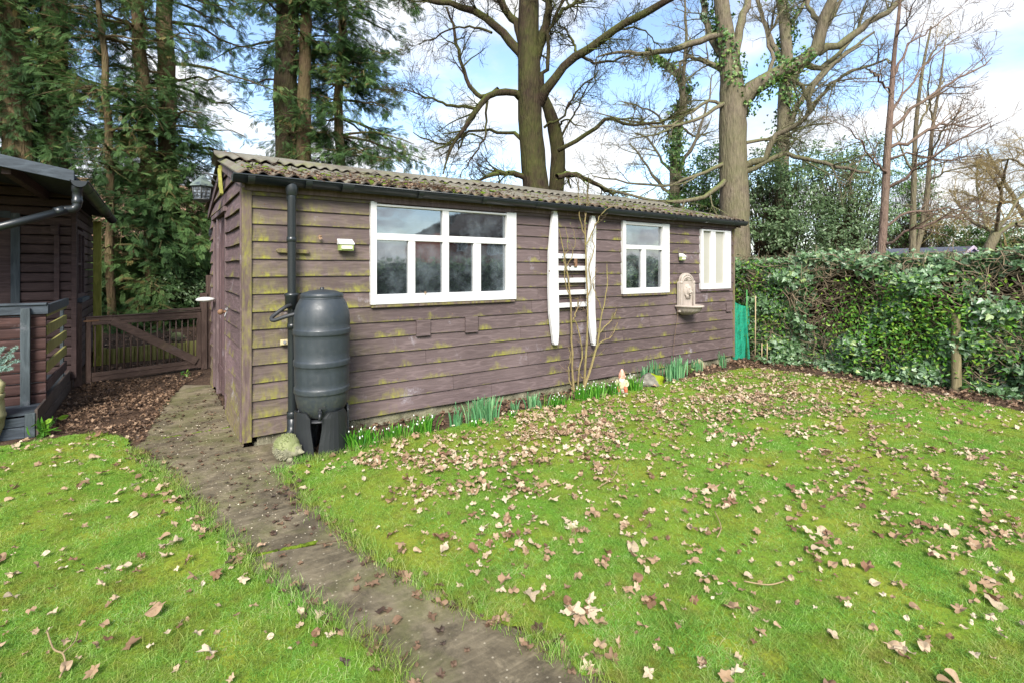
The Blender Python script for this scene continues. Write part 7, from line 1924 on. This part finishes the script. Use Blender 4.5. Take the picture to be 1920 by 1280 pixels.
leafy('leafy_weed', 378, 640, 9, 10, (.06, .10), 'evergreen2', 'bright green bramble leaves in the bed at the right of the log edging', z0=.2, hh=.16)
# spruce sprigs in the urn
r_ = np.random.default_rng(5); root = thing('blue_spruce', 'blue grey spruce sprigs poking in at the left edge above the urn', 'shrub', tuple(c_ for c_ in Vector(onG(-40, 825))))
st_ = np.array(W(-30, 700, 4.3)); tg = [W(u, v, 4.1) for (u, v) in [(5, 652), (30, 652), (22, 668), (32, 676), (-4, 668), (8, 688), (-20, 640), (20, 690)]]
g = Geo(); sg_ = Geo()
for t_ in tg:
    t_ = np.array(t_); k = np.linspace(0, 1, 7)[:, None]; P_ = st_ * (1 - k) + t_ * k; P_[1:-1] += r_.normal(0, .008, (5, 3)); V, F = tubes_np(P_[None], np.linspace(.006, .003, 7)[None], 5); sg_.add(V, F)
    n = 420; f = r_.uniform(.45, 1.03, n)[:, None]; c_ = st_ * (1 - f) + t_ * f; dr__ = unit((t_ - st_)[None]); o_ = unit(r_.normal(size=(n, 3))); x_ = unit(o_ + dr__ * .6); y_ = unit(np.cross(x_, r_.normal(size=(n, 3)))); Fm = np.stack([x_, y_, np.cross(x_, y_)], 1)
    scatter(g, r_, c_, (.016, .026), None, np.array([[0, 0, 0], [.5, .07, 0], [1, 0, 0], [.5, -.07, 0]]), np.array([[0, 3, 2, 1]]), frames=Fm)
P_ = np.array([[root.location.x, root.location.y, .38], list(st_)]); P_ = np.stack([P_[0], (P_[0] + P_[1]) / 2 + .02, P_[1]]); V, F = tubes_np(P_[None], np.array([[.012, .010, .006]]), 6); sg_.add(V, F)
sg_.build('stems', M['conbark'], root); g.build('needles', leaf_mat('spruce_needle', [(0, lin(104, 138, 128)), (1, lin(160, 188, 176))], .1, .6, .3), root)

# ------------------------------------------------------------------ climbing rose on the ladder, thin vine under the fountain
def onw(u, v, r, y=4.54): p = onY(u, v, y); return (p[0], p[1], max(0, p[2])), r
rose_paths = [
 [(1076, 735, 4), (1074, 690, 3.2), (1073, 640, 3), (1072, 590, 2.8), (1068, 545, 2.4), (1062, 500, 2), (1055, 460, 1.6), (1048, 430, 1.2)],
 [(1095, 735, 4.5), (1097, 690, 3.5), (1100, 640, 3), (1102, 590, 2.6), (1100, 520, 2.4), (1098, 470, 2.4), (1097, 420, 2.2), (1102, 370, 1.8), (1104, 330, 1.2)],
 [(1090, 738, 4), (1104, 700, 3.6), (1118, 655, 3.2), (1123, 625, 2.8), (1128, 590, 2.2), (1136, 560, 1.8), (1140, 520, 1.4), (1138, 495, 1)],
 [(1082, 736, 3), (1086, 700, 2.6), (1092, 660, 2.4), (1084, 620, 2), (1078, 600, 1.6)],
 [(1097, 440, 2.2), (1090, 420, 2), (1086, 390, 1.6), (1082, 350, 1.4), (1078, 325, 1)],
 [(1098, 460, 2), (1110, 440, 1.6), (1120, 415, 1.4), (1135, 395, 1.1), (1160, 385, .8)],
 [(1123, 625, 2.2), (1135, 612, 2), (1148, 600, 1.6), (1156, 580, 1)], [(1118, 655, 2), (1126, 640, 1.8), (1145, 632, 1.5), (1158, 605, 1)],
 [(1130, 585, 1.8), (1120, 560, 1.5), (1112, 530, 1.2), (1118, 505, .9)], [(1074, 600, 2), (1085, 570, 1.6), (1078, 560, 1.2)],
 [(1100, 560, 2), (1108, 540, 1.8), (1104, 500, 1.6), (1112, 470, 1.4), (1110, 440, 1.2), (1118, 420, .9)],
 [(1071, 560, 1.8), (1060, 530, 1.5), (1058, 490, 1.2), (1066, 460, 1), (1060, 425, .7)], [(1062, 500, 1.4), (1072, 480, 1.2), (1078, 455, 1), (1074, 430, .7)],
 [(1088, 700, 1.8), (1110, 728, 1.4)], [(1073, 730, 2), (1066, 700, 1.6), (1070, 665, 1.2), (1066, 650, .8)],
 [(1096, 400, 1.8), (1104, 385, 1.6), (1100, 350, 1.2), (1108, 335, .8)]]
r_ = np.random.default_rng(31); LP, LR = [], []
for i, pp in enumerate(rose_paths):
    P_ = []; Rr_ = []
    for j, (u, v, rp) in enumerate(pp):
        yy = 4.54 - .05 * (i % 3) - (.03 if v < 400 else 0) - (.12 if v < 350 else 0) - (.05 if v < 370 else 0); q = onY(u, v, yy); P_.append((q[0], q[1], max(0, q[2]))); Rr_.append(rp / FPX * 6.2 * .62)
    P_, Rr_ = resample(P_, Rr_, 14); P_[1:-1] += r_.normal(0, .006, (12, 3)); LP.append(P_); LR.append(Rr_)
LP, LR = np.array(LP), np.array(LR); b0 = onG(1085, 738)
rose = thing('climbing_rose', 'leafless climbing rose with thin greenish stems trained over the white ladder', 'rose', (b0[0], 4.5, 0))
V, F = tubes_np(LP, LR, 6, r_, .05); g = Geo(); g.add(V, F); g.build('stems', bark_mat('rose_stem', lin(112, 96, 66), lin(150, 134, 96), lin(110, 124, 50), .3, 3, .5, False), rose)
A, B = spawn(r_, LP, LR, 7, .25, 1, (.06, .22), 5, (.4, 1.0), .15, .06, .6, .4, .004, .2); B = np.maximum(B, .0016); A[:, :, 1] = np.minimum(A[:, :, 1], 4.575); V, F = tubes_np(A, B, 3); g = Geo(); g.add(V, F)
A2, B2 = spawn(r_, A, B, 2, .3, 1, (.03, .10), 3, (.4, 1.0), .15, .05, .7, .4, .003, .2); B2 = np.maximum(B2, .0013); A2[:, :, 1] = np.minimum(A2[:, :, 1], 4.575); V, F = tubes_np(A2, B2, 3); g.add(V, F); g.build('twigs', M['twig'], rose)
# buds on the upper shoots, dead leaves caught low on the ladder
k = (A2[:, -1, 2] > 1.55); c_ = A2[k][:, -1]; n = len(c_); g = Geo(); scatter(g, r_, c_, (.012, .022), np.tile([0, -1, .6], (n, 1)), *T_OVAL, tilt=.7); g.build('buds', M['privet'], rose)
g = Geo(); litter(g, r_, *[np.array([onY(u, v, 4.52)[k_] for (u, v) in [(1070, 500), (1076, 497), (1064, 508), (1072, 520), (1070, 535), (1030, 508), (1078, 490), (1101, 462)]]) for k_ in range(3)], np.array([.05, .045, .05, .06, .05, .03, .04, .03]), r_.random(8), 1.2); g.build('dead_leaves', M['litterdark'], rose)
s = MB(); s.tube(smooth_path([onY(u, v, 4.575) for (u, v) in [(1262, 668), (1264, 640), (1268, 610), (1271, 590), (1269, 572)]], 5), .003, 5)
for k in range(16):
    u, v = 1262 + k * .5, 665 - k * 5.6; q = onY(u, v, 4.57); s.tube([q, (q[0] + (.02 if k % 2 else -.02), q[1] - .01, q[2] + .012)], .0018, 4)
q = onY(1262, 668, 4.575); o = obj('dry_vine', s, M['twig'], origin=(q[0], 4.575, q[2])); set_props(o, 'single dry vine stem hanging on the wall below the lion fountain', 'vine')

# ------------------------------------------------------------------ moss and debris on the shed roof
r_ = np.random.default_rng(71); n = 420
xx = r_.uniform(RX0 + .05, RX1 - .1, n * 3); kk = r_.uniform(.02, .85, n * 3); sel = r_.random(n * 3) < (.25 + .9 * (fbm(xx * 2, kk * 3, 3, 14) > .25)) * (1.1 - kk); xx, kk = xx[sel][:n], kk[sel][:n]; n = len(xx)
def roof_pt(x, k, dz=0):
    y = 4.485 + (RY_ - 4.485) * k; return np.stack([x, y, EZ + (RZ - EZ) * k + AMP * np.cos(x / PIT * 2 * PI) * .6 + dz], -1)
tvm = []; 
for i in range(7): tvm.append([math.cos(i * 2 * PI / 7), math.sin(i * 2 * PI / 7), 0])
for i in range(7): tvm.append([.62 * math.cos(i * 2 * PI / 7 + .3), .62 * math.sin(i * 2 * PI / 7 + .3), .35])
tvm.append([0, 0, .5]); tfm = [[i, (i + 1) % 7, 7 + (i + 1) % 7] for i in range(7)] + [[i, 7 + (i + 1) % 7, 7 + i] for i in range(7)] + [[7 + i, 7 + (i + 1) % 7, 14] for i in range(7)]
g = Geo(); scatter(g, r_, roof_pt(xx, kk, -.004), (.012, .040), np.tile([0, -.25, 1.0], (n, 1)), np.array(tvm), np.array(tfm), tilt=.15); o = g.build('roof_moss', M['moss'], smooth=True); set_props(o, 'cushions of green moss dotted over the corrugated shed roof', 'moss', kind='stuff')
n = 1500; xx = np.where(r_.random(n) < .5, r_.uniform(RX0 + .1, 2.6, n), r_.uniform(RX0 + .1, RX1 - .1, n)); kk = np.abs(r_.normal(0, .22, n)); kk = np.clip(kk, 0.0, .9)
p = roof_pt(xx, kk, .004); g = Geo(); litter(g, r_, p[:, 0], p[:, 1], p[:, 2], r_.uniform(.015, .05, n), r_.random(n), .5)
m_ = 260; xs_ = r_.uniform(RX0 + .1, RX1 - .2, m_); q = roof_pt(xs_, r_.uniform(0, .7, m_), .012); d_ = unit(r_.normal(0, 1, (m_, 3)) * np.array([1, 1, .12])); P_ = np.stack([q, q + d_ * .08 + r_.normal(0, .01, (m_, 3)), q + d_ * .18], 1); V, F = tubes_np(P_, np.full((m_, 3), .0028), 3); g.add(V, F, np.full(len(V), .3))
o = g.build('roof_debris', M['litterdark']); set_props(o, 'brown leaves and broken twigs caught along the lower edge of the shed roof', 'leaves', kind='stuff')
